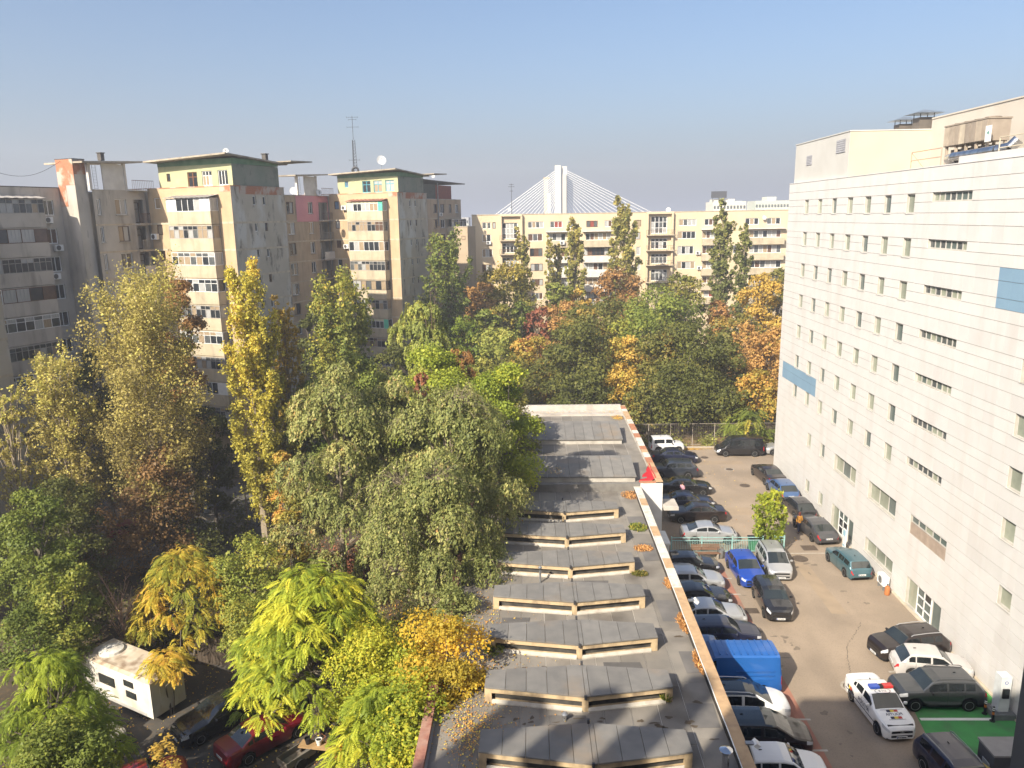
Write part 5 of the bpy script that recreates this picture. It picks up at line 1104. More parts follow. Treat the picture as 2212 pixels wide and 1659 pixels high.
# -- back rows of mixed autumn trees
rows6 = [
 ('bushy dark green tree against the grey wall left of the cream block', 962, 498, 108, 100, 'shoots', 'poplarg', .25), ('russet orange tree before the left end of the cream block', 1030, 596, 118, 78, 'round', 'orange', .55),
 ('brown and green spreading tree before the left loggia bay', 1090, 560, 122, 120, 'round', 'mixed', .45), ('dark green tree right of the spreading brown one', 1128, 640, 116, 66, 'round', 'green', .35),
 ('small crimson tree in the middle of the canopy', 1158, 650, 112, 52, 'round', 'red', .5), ('pale orange tree right of the crimson one', 1212, 640, 114, 88, 'round', 'orange', .62),
 ('grey green tree below the thin poplars', 1205, 596, 124, 60, 'round', 'willow', .35), ('small golden tree at the foot of the tall open poplar', 1246, 604, 126, 44, 'round', 'amber', .7),
 ('brownish tree under the tallest poplar', 1335, 566, 125, 92, 'round', 'brown', .7), ('broad olive green tree left of the golden maple gap', 1290, 640, 108, 130, 'round', 'dark', .62),
 ('wide bright green tree below the right loggia bay', 1420, 622, 112, 150, 'round', 'green', .5), ('brown topped tree before the right loggia bay', 1478, 578, 120, 84, 'round', 'mixed', .30),
 ('rusty pink small tree below the dark pointed poplar', 1556, 640, 122, 56, 'round', 'brown', .95), ('golden yellow tree right of the dark poplars', 1652, 580, 112, 86, 'round', 'amber', .62),
 ('dark green tree tucked beside the white office block', 1684, 560, 120, 60, 'round', 'dark', .6), ('green tree in front of the golden yellow tree', 1590, 668, 106, 100, 'round', 'dark', .75),
 ('coppery leaning tree near the office corner', 1612, 690, 100, 62, 'shoots', 'orange', .55), ('big copper orange tree against the white office corner', 1658, 700, 93, 92, 'round', 'orange', .6),
 ('orange green tree at the lower office corner', 1640, 800, 88, 92, 'round', 'mixed', .8),
 ('yellow green tree left of the crimson tree', 1082, 700, 100, 96, 'round', 'willow', .6), ('lime tree behind the weeping willow', 1000, 678, 104, 84, 'round', 'lime', .2),
 ('green tree right of the lime tree', 1050, 655, 108, 70, 'round', 'green', .5), ('light orange and green tree above the shed end', 1150, 720, 98, 88, 'round', 'mixed', .7), ('deep green tree at the shed end left side', 1120, 770, 90, 100, 'round', 'dark', .55),
 ('rounded dark olive maple behind the shed, left of the golden strip', 1244, 690, 92, 134, 'round', 'dark', .45), ('olive tree high behind the dark maple', 1262, 655, 99, 90, 'round', 'dark', .7),
 ('golden maple strip between two dark maples', 1348, 716, 94, 80, 'round', 'amber', .7), ('lower golden maple beside the shed end', 1352, 800, 87, 82, 'round', 'amber', .75), ('bright green tree above the golden strip', 1375, 660, 100, 110, 'round', 'green', .6),
 ('large dark green maple behind the parking bay', 1480, 694, 90, 150, 'round', 'dark', .40), ('brown tinted maple left of the large dark maple', 1420, 706, 92, 96, 'round', 'dark', .72), ('dark green maple right of the large dark maple', 1560, 720, 91, 90, 'round', 'dark', .35),
 ('low dark maple right behind the fence', 1470, 800, 85.5, 150, 'round', 'dark', .35), ('low green maple behind the white off-roader', 1400, 820, 84.5, 90, 'round', 'dark', .5), ('low mixed maple behind the black van', 1555, 830, 86, 110, 'round', 'dark', .5), ('low dark tree hanging over the shed end', 1250, 800, 85.5, 130, 'round', 'dark', .3)]
for i, (lab, px, pt, Y, wpx, kind, pal, tm) in enumerate(rows6):
    T_(lab, px, pt, Y, wpx * (1.32 if kind == 'round' else 1.2), kind, pal, 200 + i, cb=.12, nm=1.0, group=GB, tmean=tm, tvar=.24)
# -- along the left blocks
T_('tallest broad yellow brown poplar with many upright shoots on the left', 285, 568, 54, 290, 'shoots', 'poplar', 301, 'poplar_tree', cb=.16, nm=1.4, lsz=.85, group=GL, bark=BARKL, tmean=.5, cat='poplar')
T_('smaller yellow brown poplar at the far left, beside the tallest', 108, 750, 52, 165, 'shoots', 'poplar', 302, 'poplar_tree', cb=.15, nm=.85, lsz=.9, group=GL, bark=BARKL, tmean=.62, cat='poplar')
T_('sparse twiggy yellow tree cut by the left edge', 4, 830, 50, 90, 'shoots', 'poplar', 303, cb=.2, nm=.35, group=GL, bark=BARKL, tmean=.7)
T_('orange brown tree between the pier and the ochre balconies', 365, 566, 62, 122, 'round', 'brown', 304, cb=.3, nm=1.1, group=GL, tmean=.75)
T_('yellow green columnar poplar in front of the grey side wall', 520, 540, 55, 104, 'poplar', 'poplary', 305, 'poplar_tree', cb=.12, nm=1.35, group=GL, bark=BARKL, tmean=.55, cat='poplar')
T_('second stem of the yellow green poplar, shorter, on its right', 566, 640, 55.5, 84, 'poplar', 'poplary', 306, 'poplar_tree', cb=.12, nm=1.1, group=GL, bark=BARKL, tmean=.45, cat='poplar')
T_('orange leaved thin poplar on the right of the yellow green one', 608, 628, 58, 66, 'poplar', 'amber', 307, 'poplar_tree', cb=.2, nm=1.0, group=GL, bark=BARKL, tmean=.35, cat='poplar')
T_('green and gold bushy poplar before the farther ochre block', 728, 586, 72, 165, 'shoots', 'poplarg', 308, 'poplar_tree', cb=.1, nm=1.35, group=GL, tmean=.5, cat='poplar')
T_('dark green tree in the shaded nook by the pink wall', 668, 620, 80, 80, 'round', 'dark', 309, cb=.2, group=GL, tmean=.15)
T_('bright green bush tree below the green and gold poplar', 778, 730, 62, 128, 'round', 'green', 310, cb=.12, nm=1.2, group=GL, tmean=.5)
T_('pale green weeping willow in the middle distance', 912, 650, 74, 160, 'weep', 'willow', 311, 'willow_tree', cb=.15, nm=1.3, group=GL, tmean=.5, cat='willow')
T_('yellow green maple behind the weeping birches', 955, 716, 58, 210, 'round', 'lime', 312, 'maple_tree', cb=.12, nm=1.1, group=GL, tmean=.5, cat='maple')
T_('green and yellow maple leaning over the left shed roof', 1080, 745, 53, 175, 'round', 'lime', 313, 'maple_tree', cb=.08, nm=1.2, group=GL, tmean=.45, tvar=.3, cat='maple')
T_('brown withered tree crown above the birches', 990, 735, 60, 90, 'weep', 'brown', 314, cb=.3, nm=.8, group=GL, tmean=.8)
# weeping birches, centre
T_('olive weeping birch on the left of the central clump', 715, 778, 47, 235, 'weep', 'olive', 321, 'birch_tree', cb=.06, nm=1.2, lsz=.8, group='weeping birches beside the shed', bark=BARKL, tmean=.55, cat='birch')
T_('largest olive weeping birch nearest the shed roof', 965, 822, 46, 290, 'weep', 'olive', 322, 'birch_tree', cb=.05, nm=1.45, lsz=.8, group='weeping birches beside the shed', bark=BARKL, tmean=.48, cat='birch')
T_('middle olive weeping birch behind the other two', 835, 810, 50, 210, 'weep', 'olive', 323, 'birch_tree', cb=.06, nm=1.2, lsz=.85, group='weeping birches beside the shed', bark=BARKL, tmean=.52, cat='birch')
T_('low olive weeping birch at the front of the clump', 925, 1000, 41.5, 290, 'weep', 'olive', 324, 'birch_tree', cb=.05, nm=1.2, lsz=.8, group='weeping birches beside the shed', bark=BARKL, tmean=.45, cat='birch')
T_('orange tinged bush at the left foot of the birches', 610, 940, 49, 90, 'round', 'mixed', 325, 'bush', cb=.05, group=GF, tmean=.8, cat='bush')
T_('orange brown bush under the birches by the dark courtyard', 622, 1060, 46, 90, 'round', 'mixed', 326, 'bush', cb=.05, group=GF, tmean=.6, cat='bush')
T_('tuft of red creeper on the tall birch crown', 908, 794, 52, 40, 'weep', 'red', 327, 'creeper', cb=.72, nm=.35, group=None, tmean=.7, cat='creeper', trunk=False)
# -- foreground, left
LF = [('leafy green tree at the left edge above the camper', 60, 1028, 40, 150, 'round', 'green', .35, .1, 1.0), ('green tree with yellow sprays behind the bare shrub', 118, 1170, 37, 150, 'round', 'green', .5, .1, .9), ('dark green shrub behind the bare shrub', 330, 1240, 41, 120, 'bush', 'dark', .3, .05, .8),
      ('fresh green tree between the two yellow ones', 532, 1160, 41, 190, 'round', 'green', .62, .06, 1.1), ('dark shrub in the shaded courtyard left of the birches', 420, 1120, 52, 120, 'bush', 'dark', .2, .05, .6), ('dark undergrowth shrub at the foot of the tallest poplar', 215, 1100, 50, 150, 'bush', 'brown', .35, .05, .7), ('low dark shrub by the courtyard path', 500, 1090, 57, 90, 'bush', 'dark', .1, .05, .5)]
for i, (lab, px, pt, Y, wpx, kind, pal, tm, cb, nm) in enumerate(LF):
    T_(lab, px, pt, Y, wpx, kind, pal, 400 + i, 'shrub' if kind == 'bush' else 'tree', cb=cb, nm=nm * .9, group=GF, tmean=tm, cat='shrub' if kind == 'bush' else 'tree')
def F_(label, px, pt, Y, wpx, pal, nf, seed, **kw):
    p = onY(px, pt, Y); d = (p - O).dot(_f); return frond_tree(kw.pop('name', 'sumac_tree'), label, p.x, Y, p.z - kw.get('z0', 0), wpx * d / FPX / 2, pal, nf, seed, **kw)
F_('bright yellow green fern-leaved tree at the bottom centre', 668, 1225, 33.5, 350, 'sumac', 3000, 501, nind=220, lobes=85, cb=.30, group=GF, tmean=.42, cat='sumac')
F_('lower front part of the fern-leaved trees over the yard stall', 815, 1470, 29.5, 250, 'sumac', 1300, 502, nind=60, lobes=38, cb=.12, group=GF, tmean=.3, cat='sumac')
F_('golden yellow fern-leaved tree behind the camper', 388, 1180, 40.5, 235, 'sumacy', 1900, 503, nind=100, lobes=60, cb=.30, group=GF, tmean=.34, tvar=.4, cat='sumac')
F_('small yellow fern-leaved tree hanging over the camper roof', 352, 1400, 35.0, 84, 'sumacy', 230, 504, lobes=7, cb=.70, group=GF, tmean=.5, cat='sumac')
F_('wide green fern-leaved tree filling the lower left corner', 88, 1385, 27, 330, 'sumac', 4400, 505, ln=.34, nind=0, lobes=120, cb=.02, group=GF, tmean=.12, tvar=.22, cat='sumac')
F_('green feathery tree above the black passenger van by the fence', 1612, 885, 82.5, 92, 'green', 150, 506, ln=1.3, lobes=7, cb=.35, group=GF, tmean=.45, name='ailanthus_tree')
T_('sparse golden tree spilling onto the shed roof edge', 940, 1308, 31.5, 240, 'round', 'yellow', 507, cb=.1, nm=.62, lsz=1.2, group=GF, tmean=.72, tvar=.3)
T_('yellow green thicket below the golden tree, beside the brick parapet', 885, 1440, 28.5, 190, 'bush', 'lime', 508, 'shrub', cb=.05, nm=.9, lsz=1.2, group=GF, tmean=.55, tvar=.35, cat='shrub')
T_('small orange bush at the bottom in front of the black sedan', 348, 1592, 25, 90, 'bush', 'amber', 509, 'bush', cb=.15, nm=.35, lsz=1.1, group=GF, tmean=.6, cat='bush')
T_('small young green tree by the turquoise fence in the car park', 1664, 1054, 54.6, 70, 'poplar', 'lime', 510, 'young_tree', cb=.01, nm=1.9, lsz=.95, group=None, tmean=.42, cat='tree')
F_('green fern-leaved tree between the golden one and the bright one', 560, 1330, 35, 150, 'sumac', 800, 511, lobes=30, cb=.12, group=GF, tmean=.22, cat='sumac')
F_('fern-leaved yellow green shrub right of the bright fern-leaved tree', 900, 1400, 31.5, 150, 'sumac', 700, 512, lobes=26, cb=.1, group=GF, tmean=.75, cat='sumac')
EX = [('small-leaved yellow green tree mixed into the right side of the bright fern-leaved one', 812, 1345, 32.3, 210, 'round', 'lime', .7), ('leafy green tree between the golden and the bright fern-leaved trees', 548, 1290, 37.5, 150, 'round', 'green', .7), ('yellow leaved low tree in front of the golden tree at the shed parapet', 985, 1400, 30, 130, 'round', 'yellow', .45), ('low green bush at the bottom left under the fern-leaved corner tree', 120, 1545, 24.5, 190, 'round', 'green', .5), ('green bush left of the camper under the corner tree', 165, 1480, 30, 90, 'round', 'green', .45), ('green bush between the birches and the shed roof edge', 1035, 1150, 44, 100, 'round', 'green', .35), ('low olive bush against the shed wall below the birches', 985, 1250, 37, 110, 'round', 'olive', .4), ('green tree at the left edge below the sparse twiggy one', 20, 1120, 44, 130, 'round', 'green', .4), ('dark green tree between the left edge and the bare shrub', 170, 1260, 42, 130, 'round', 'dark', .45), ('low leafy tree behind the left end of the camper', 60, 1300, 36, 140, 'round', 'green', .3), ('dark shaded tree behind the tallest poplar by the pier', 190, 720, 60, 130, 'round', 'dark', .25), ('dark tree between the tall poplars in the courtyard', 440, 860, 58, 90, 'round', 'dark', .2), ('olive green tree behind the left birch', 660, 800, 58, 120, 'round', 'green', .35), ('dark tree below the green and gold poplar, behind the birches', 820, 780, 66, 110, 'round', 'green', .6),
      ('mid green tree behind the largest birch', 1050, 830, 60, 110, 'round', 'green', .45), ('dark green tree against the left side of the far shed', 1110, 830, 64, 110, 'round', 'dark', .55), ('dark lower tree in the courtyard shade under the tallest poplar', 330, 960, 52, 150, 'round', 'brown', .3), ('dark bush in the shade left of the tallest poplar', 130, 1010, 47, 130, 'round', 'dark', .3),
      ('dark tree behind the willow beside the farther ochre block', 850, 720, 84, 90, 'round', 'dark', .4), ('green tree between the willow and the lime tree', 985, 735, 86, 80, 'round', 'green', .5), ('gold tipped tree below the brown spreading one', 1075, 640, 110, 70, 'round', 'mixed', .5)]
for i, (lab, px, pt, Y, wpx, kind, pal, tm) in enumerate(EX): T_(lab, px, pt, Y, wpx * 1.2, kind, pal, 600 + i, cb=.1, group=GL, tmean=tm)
# bare shrub
def bare(label, px, pt, Y, wpx, seed, n=26):
    p = onY(px, pt, Y); d = (p - O).dot(_f); R = wpx * d / FPX / 2; H = p.z; rr = random.Random(seed); t = empty('bare_shrub', (p.x, Y, 0), 0, label, 'shrub'); m = MB(); m.tube((0, 0, 0), (0, 0, H * .6), .05, .03, 6)
    for i in range(n):
        a = i * 2.4; z = H * rr.uniform(.2, .6); e = V(R * rr.uniform(.4, 1) * math.cos(a), R * rr.uniform(.4, 1) * math.sin(a), z + H * rr.uniform(.2, .4)); m.tube((0, 0, z), e, .022, .01, 4)
        for k in range(3): f = rr.uniform(.4, .9); s = V(0, 0, z).lerp(e, f); m.tube(s, s + V(rr.uniform(-.3, .3), rr.uniform(-.3, .3), rr.uniform(.2, .6)), .012, .006, 4)
    m.build('branches', mk('bark_pinkish', (.34, .22, .17), (.24, .16, .12), .9), t)
bare('leafless pinkish shrub standing alone left of the golden tree', 246, 1215, 39, 100, 61)
bare('leafless grey tree before the shaded ochre block', 500, 760, 60, 60, 62, 18)
bare('dead branches standing out of the willow crown', 930, 610, 73, 60, 63, 16)
# ================================================================ vehicles
def paint(name, c, metal=.0, rough=.32): return mk('paint_' + name, c, tuple(v * .93 for v in c), rough, scale=1.2, spec=.5, metal=metal, coat=.8)
CG = mk('car_glass', (.016, .021, .022), (.024, .03, .03), .04, spec=.8, coat=.5)
CGS = mk('car_glass_side', (.012, .014, .016), (.02, .024, .026), .05, spec=.7)
TYRE = mk('tyre_rubber', (.018, .018, .018), None, .9)
RIM = mk('rim_alloy', (.42, .43, .44), None, .3, metal=.8); RIMD = mk('rim_dark', (.10, .10, .105), None, .4, metal=.6)
HEADL = mk('headlight_glass', (.62, .64, .66), (.45, .47, .5), .08, spec=.7, coat=.6); TAILL = mk('taillight_red', (.42, .02, .025), (.30, .015, .02), .15, spec=.6)
BLKP = mk('black_plastic', (.022, .022, .024), None, .6); PLATE = mk('number_plate', (.70, .70, .68), None, .5); PLATEINK = mk('plate_ink', (.03, .03, .04), None, .6); PLATEB = mk('plate_blue', (.03, .08, .35), None, .5)
# roof profile: (t along the length from the nose, z of top line as a share of H) ; belt and cabin limits per body style
STY = {
 'hatch':  dict(top=[(0, .50), (.02, .55), (.10, .62), (.27, .685), (.40, .955), (.50, 1.0), (.68, .985), (.80, .955), (.925, .64), (.975, .60), (1, .44)], ws=(.27, .415), rw=(.815, .925), side=((.33, .535), (.56, .735), (.75, .83)), belt=.66, tail=.955),
 'sedan':  dict(top=[(0, .48), (.02, .54), (.10, .63), (.28, .70), (.415, .96), (.52, 1.0), (.62, .985), (.70, .95), (.825, .74), (.965, .71), (.985, .66), (1, .45)], ws=(.28, .43), rw=(.695, .825), side=((.34, .525), (.55, .69), (.705, .755)), belt=.68, tail=.955),
 'coupe':  dict(top=[(0, .50), (.02, .55), (.10, .64), (.29, .72), (.43, .965), (.52, 1.0), (.64, .97), (.74, .90), (.885, .72), (.965, .69), (1, .45)], ws=(.29, .44), rw=(.72, .88), side=((.35, .54), (.56, .74)), belt=.70, tail=.95),
 'wagon':  dict(top=[(0, .50), (.02, .55), (.10, .62), (.27, .69), (.40, .955), (.50, 1.0), (.72, .99), (.89, .955), (.955, .66), (.98, .60), (1, .44)], ws=(.27, .415), rw=(.895, .955), side=((.33, .51), (.535, .70), (.72, .87)), belt=.66, tail=.965),
 'mpv':    dict(top=[(0, .47), (.02, .52), (.08, .58), (.20, .66), (.37, .955), (.48, 1.0), (.72, .985), (.88, .95), (.965, .60), (1, .42)], ws=(.20, .385), rw=(.89, .962), side=((.29, .50), (.53, .70), (.725, .87)), belt=.60, tail=.96),
 'suv':    dict(top=[(0, .50), (.02, .58), (.07, .655), (.26, .70), (.37, .955), (.47, 1.0), (.70, .99), (.85, .965), (.945, .68), (.985, .62), (1, .42)], ws=(.265, .385), rw=(.86, .945), side=((.325, .52), (.545, .715), (.735, .84)), belt=.655, tail=.955),
 'boxy':   dict(top=[(0, .48), (.02, .55), (.06, .60), (.30, .64), (.37, .965), (.45, 1.0), (.80, 1.0), (.955, .985), (.985, .62), (1, .40)], ws=(.305, .378), rw=(.957, .984), side=((.36, .56), (.60, .90)), belt=.63, tail=.975),
 'van':    dict(top=[(0, .34), (.02, .40), (.08, .46), (.16, .52), (.30, .95), (.38, .99), (.70, 1.0), (.96, .985), (.985, .6), (1, .30)], ws=(.165, .31), rw=(.968, .985), side=((.235, .40), (.43, .66), (.69, .90)), belt=.55, tail=.975),
 'cargo':  dict(top=[(0, .34), (.02, .40), (.07, .44), (.15, .50), (.27, .86), (.33, .985), (.40, 1.0), (.97, .99), (.99, .6), (1, .28)], ws=(.155, .27), rw=None, side=((.20, .345),), belt=.50, tail=.985),
}
def lerp_tab(tab, t):
    for (a, va), (b, vb) in zip(tab, tab[1:]):
        if t <= b: return va + (vb - va) * ((t - a) / (b - a) if b > a else 0)
    return tab[-1][1]
CPL = random.Random(5)
def car(label, x, y, head, style, pm, L=4.4, Wd=1.78, H=1.47, wb=None, rim=RIM, roofmat=None, rails=None, cat='car', name='parked_car', group='vehicles parked around the yard', front_plate=True, dark_rear=False, spokes=5, cladding=False, mirrors=True):
    """head = heading of the nose in degrees (0 = +X, 90 = +Y)"""
    S = STY[style]; T = empty(name, (x, y, .02), math.radians(head), label, cat, group)
    wb = wb or L * .59; rw_ = .315 if H < 1.6 else .345
    fo = (L - wb) * .45 / L if style not in ('van', 'cargo') else (L - wb) * .47 / L; f_ax = fo; r_ax = fo + wb / L
    ar = (rw_ + .055) / L
    ts = set()
    for t, _ in S['top']: ts.add(round(t, 4))
    for r_ in [S['ws'], S['rw'], *S['side']]:
        if r_: ts.update((round(r_[0], 4), round(r_[1], 4)))
    for ax in (f_ax, r_ax):
        for q in (-1, -.92, -.7, -.35, 0, .35, .7, .92, 1): ts.add(round(ax + q * ar, 4))
    ts.update((.006, .014, .025, .035, .055, .075, .115, .935, .955, .985, .97, .995, .15, .2, .46, .6, .9)); ts = sorted(t for t in ts if 0 <= t <= 1)
    tt = [ts[0]]
    for t in ts[1:]:
        if t - tt[-1] > .0035: tt.append(t)
    tt[-1] = 1.0; ts = tt
    zb0 = .20 if H < 1.6 else .25; HW = Wd / 2
    def plan(t):       # half width
        a = 1.0
        if t < .16: a = (.62 if style not in ('boxy', 'cargo', 'van') else .74); a += (1 - a) * math.sqrt(max(0, 1 - (1 - t / .16) ** 2))
        if t > .90: q_ = (.74 if style not in ('boxy', 'cargo', 'van') else .90); a = q_ + (1 - q_) * math.sqrt(max(0, 1 - ((t - .90) / .10) ** 2))
        return HW * a * (1 - .02 * abs(t - .5) * 2)
    belt0 = S['belt'] * H
    def section(t):
        w_ = plan(t); zt = lerp_tab(S['top'], t) * H
        zbelt = min(belt0 + (.03 * H * (t - .4) if style not in ('van', 'cargo', 'boxy') else 0), zt - .035 * H)
        cab = max(0.0, min(1.0, (zt - zbelt - .035 * H) / (.26 * H)))
        zb = zb0
        for ax in (f_ax, r_ax):
            d = abs(t - ax) / ar
            if d <= 1.0: zb = max(zb, rw_ + (rw_ + .055) * math.sqrt(max(0, 1 - d * d)) * .98)
        if t < .03: zb = max(zb, .26)
        if t > .98: zb = max(zb, .32)
        fr = [(0, .945), (.2, .985), (.48, 1.0), (.74, .99), (1.0, .955)]
        pts = [(w_ * k, zb + (zbelt - zb) * f) for f, k in fr]
        tb_ = (.80 if style not in ('van', 'cargo', 'boxy') else .86)
        wr = w_ * (.93 - (.93 - tb_) * cab); ze = zt - (.034 + .012 * cab) * H
        a = pts[-1]
        pts += [(a[0] + (wr - a[0]) * .13, a[1] + (ze - a[1]) * .10), (a[0] + (wr - a[0]) * .86, a[1] + (ze - a[1]) * .87), (wr, ze), (wr * .90, zt - .013 * H * (.9 + .2 * cab)), (wr * .5, zt + .004 * H), (0, zt + .008 * H)]
        return pts
    secs = [section(t) for t in ts]; nj = len(secs[0])
    parts = {}
    def addq(key, q):
        m = parts.setdefault(key, MB()); m.quad(*q)
    def P(i, j, s): w_, z = secs[i][j]; return (L * (.5 - ts[i]), s * w_, z)
    for i in range(len(ts) - 1):
        tm = (ts[i] + ts[i + 1]) / 2
        inr = lambda r_: r_ and r_[0] <= tm <= r_[1]
        for j in range(nj - 1):
            for s in (1, -1):
                key = 'body'
                if j == 5:
                    for k, sd in enumerate(S['side']):
                        if inr(sd) and secs[i][6][1] - secs[i][5][1] > .02: key = ('side_window', k, s)
                if j >= 8 and inr(S['ws']): key = 'windscreen'
                if j >= 8 and inr(S['rw']): key = 'rear_window'
                if j == 7 and key == 'body' and inr(S['ws']): key = 'body'
                if j in (3,) and tm < .085 and tm > .004: key = ('headlight', s)
                if style in ('van', 'cargo') and j in (2,) and tm < .05: key = ('headlight', s)
                if j in ((3,) if style not in ('van', 'cargo', 'boxy') else (2, 3)) and tm > S['tail']: key = ('taillight', s)
                if style in ('mpv', 'suv', 'wagon') and j in (4,) and tm > S['tail']: key = ('taillight', s)
                if cladding and j == 0: key = 'cladding'
                if roofmat and j >= 7 and S['ws'][1] < tm < (S['rw'][0] if S['rw'] else .97): key = 'roof_panel'
                q = (P(i, j, s), P(i + 1, j, s), P(i + 1, j + 1, s), P(i, j + 1, s))
                addq(key, q if s < 0 else q[::-1])
    for (i, sg) in ((0, 1), (len(ts) - 1, -1)):          # nose and tail caps
        for j in range(nj - 1):
            key = 'body'
            if i == 0 and j in (0, 1): key = 'bumper_grille' if j == 1 or cladding else 'body'
            if i == 0 and j == 3: key = 'grille'
            if i and j == 0: key = 'rear_skirt'
            q = (P(i, j, -1), P(i, j, 1), P(i, j + 1, 1), P(i, j + 1, -1)); addq(key, q if sg > 0 else q[::-1])
    mats = {'body': pm, 'windscreen': CG, 'rear_window': CG, 'grille': BLKP, 'bumper_grille': BLKP, 'rear_skirt': BLKP, 'cladding': BLKP, 'roof_panel': roofmat}
    bo = None
    for key in ['body'] + [k for k in parts if k != 'body']:
        nm = key if isinstance(key, str) else key[0]
        mt = mats.get(nm) or {'side_window': CGS, 'headlight': HEADL, 'taillight': TAILL}.get(nm)
        if nm in ('grille',): parts[key].v = [(v[0] + .004, v[1], v[2]) for v in parts[key].v]
        o = parts[key].build(nm, mt, T, True)
        if key == 'body': bo = o
    # underbody
    m = MB(); m.box(-L * .46, -HW * .72, .16, L * .46, HW * .72, belt0 * .85); m.build('underbody', BLKP, T)
    # wheels
    ry = Matrix(((1, 0, 0), (0, 0, 1), (0, -1, 0)))
    for ax in (f_ax, r_ax):
        for s in (1, -1):
            c = V(L * (.5 - ax), s * (HW - .115), rw_); M = Matrix(((1, 0, 0), (0, 0, s), (0, 1, 0)))
            a = MB(); a.lathe([(rw_ * .62, -.10), (rw_ * .95, -.10), (rw_, -.06), (rw_, .06), (rw_ * .95, .10), (rw_ * .66, .10)], 20, c, M); wv = a.build('wheel', TYRE, T, True)
            a = MB(); a.lathe([(rw_ * .66, .085), (rw_ * .60, .085), (rw_ * .58, .06), (.05, .055)], 20, c, M, 0)
            n = spokes
            for k in range(n):
                an = 2 * math.pi * k / n; d = V(math.cos(an), 0, math.sin(an)); e = V(-math.sin(an), 0, math.cos(an))
                a.obox(c + V(0, s * .056, 0) - e * .03 + d * .03, d * (rw_ * .56), e * .06, V(0, s * .035, 0), 1)
            a.lathe([(rw_ * .67, .104), (rw_ * .60, .104), (rw_ * .60, .08), (rw_ * .67, .08)], 20, c, M, 1, True)
            a.build('rim', [RIMD, rim], wv)
    # plates, mirrors, handles
    def plate(xe, sg, z):
        a = MB(); a.box(min(xe, xe + sg * .02), -.26, z, max(xe, xe + sg * .02), .26, z + .115); pl = a.build('number_plate', PLATE, T)
        a = MB(); xx = xe + sg * .022
        a.quad(*[(xx, -sg * .255 * 1, z + .005), (xx, -sg * .215, z + .005), (xx, -sg * .215, z + .11), (xx, -sg * .255, z + .11)][::1 if sg > 0 else 1], 1)
        yq = -.19
        for k in range(7):
            wq = .032; a.quad((xx, sg * yq, z + .03), (xx, sg * (yq + wq), z + .03), (xx, sg * (yq + wq), z + .088), (xx, sg * yq, z + .088), 0); yq += .05 + (.025 if k in (0, 2) else 0)
        a.build('plate_print', [PLATEINK, PLATEB], pl, kind='stuff')
    if front_plate: plate(L * .5 + .004, 1, .30)
    plate(-L * .5 - .004, -1, .55 if style in ('sedan', 'hatch', 'coupe') else .48)
    if mirrors:
        for s in (1, -1):
            a = MB(); tmx = L * (.5 - S['side'][0][0] - .015); c = V(tmx, s * (HW + .10), belt0 + .06)
            a.lathe([(.02, -.10), (.075, -.06), (.085, .02), (.06, .09), (.02, .11)], 8, c, Matrix(((.75, 0, 0), (0, 0, 1), (0, 1, 0)))); a.build('mirror', pm if not cladding else BLKP, T, True)
    for k, sd in enumerate(S['side'][:2]):
        for s in (1, -1):
            xx = L * (.5 - sd[1]) + .08; a = MB(); yy = s * HW * .985; a.box(xx, min(yy, yy + s * .03), belt0 - .13, xx + .17, max(yy, yy + s * .03), belt0 - .095); a.build('door_handle', pm if style != 'cargo' else BLKP, T)
    if rails:
        for s in (1, -1):
            a = MB(); z = H + .015; yy = s * HW * .71; x0, x1 = L * (.5 - S['ws'][1] - .03), L * (.5 - (S['rw'][0] if S['rw'] else .95) + .0); a.path([(x0, yy, z - .07), (x0 - .15, yy, z), ((x0 + x1) / 2, yy, z + .02), (x1 + .15, yy, z - .015), (x1, yy, z - .09)], .022, 6); a.build('roof_rail', rails, T)
    # wiper cowl strip and shark-fin aerial
    if style not in ('cargo',):
        a = MB(); zt = lerp_tab(S['top'], S['ws'][1] + .30 if style != 'boxy' else .6) * H; xx = L * (.5 - S['ws'][1] - .30); a.prism([(xx - .08, -.012), (xx + .06, 0), (xx - .08, .012)], zt - .02, zt + .055); a.build('aerial', BLKP, T)
    # door seams as thin dark grooves
    a = MB()
    for sd in S['side'][:2]:
        for s in (1, -1):
            xx = L * (.5 - sd[1] - .012); ys = [(secs[min(range(len(ts)), key=lambda i: abs(ts[i] - sd[1]))][j]) for j in (1, 2, 3, 4)]
            for p, q in zip(ys, ys[1:]): a.add([(xx, s * (p[0] + .002), p[1]), (xx + .014, s * (p[0] + .002), p[1]), (xx + .014, s * (q[0] + .002), q[1]), (xx, s * (q[0] + .002), q[1])], [(0, 1, 2, 3)])
    a.build('door_seam', BLKP, T, kind='stuff')
    return T
BLACK = paint('black', (.012, .012, .014), 0, .25); BLACKB = paint('black_brown', (.025, .018, .017), .3); NAVY = paint('navy', (.014, .018, .045), .2); DGREY = paint('dark_grey_blue', (.045, .055, .075), .5)
SILVER = paint('silver', (.50, .51, .52), .55); SILVERW = paint('warm_silver', (.62, .59, .56), .3); WHITEP = paint('white', (.74, .74, .73)); BLUE = paint('bright_blue', (.018, .075, .42), .35); GBLUE = paint('mid_blue', (.055, .12, .27), .35); TEAL = paint('teal', (.07, .15, .18), .4)
GREY = paint('graphite', (.075, .08, .085), .55); GREY2 = paint('grey_coupe', (.085, .085, .09), .5); VANB = paint('van_blue', (.016, .105, .36), 0, .45); DRED = paint('dark_red', (.20, .008, .018), .3); REDC = paint('red', (.32, .02, .02), .1)
GR1 = 'cars parked along the shed wall'; GR2 = 'cars parked along the white office block'; GR3 = 'cars standing in the open car park'; GR4 = 'cars under the trees on the left'
car('small white boxy off-roader at the far end of the row, beside the fence', 14.4, 79.55, 3, 'boxy', WHITEP, 3.6, 1.6, 1.7, group=GR1, cladding=True)
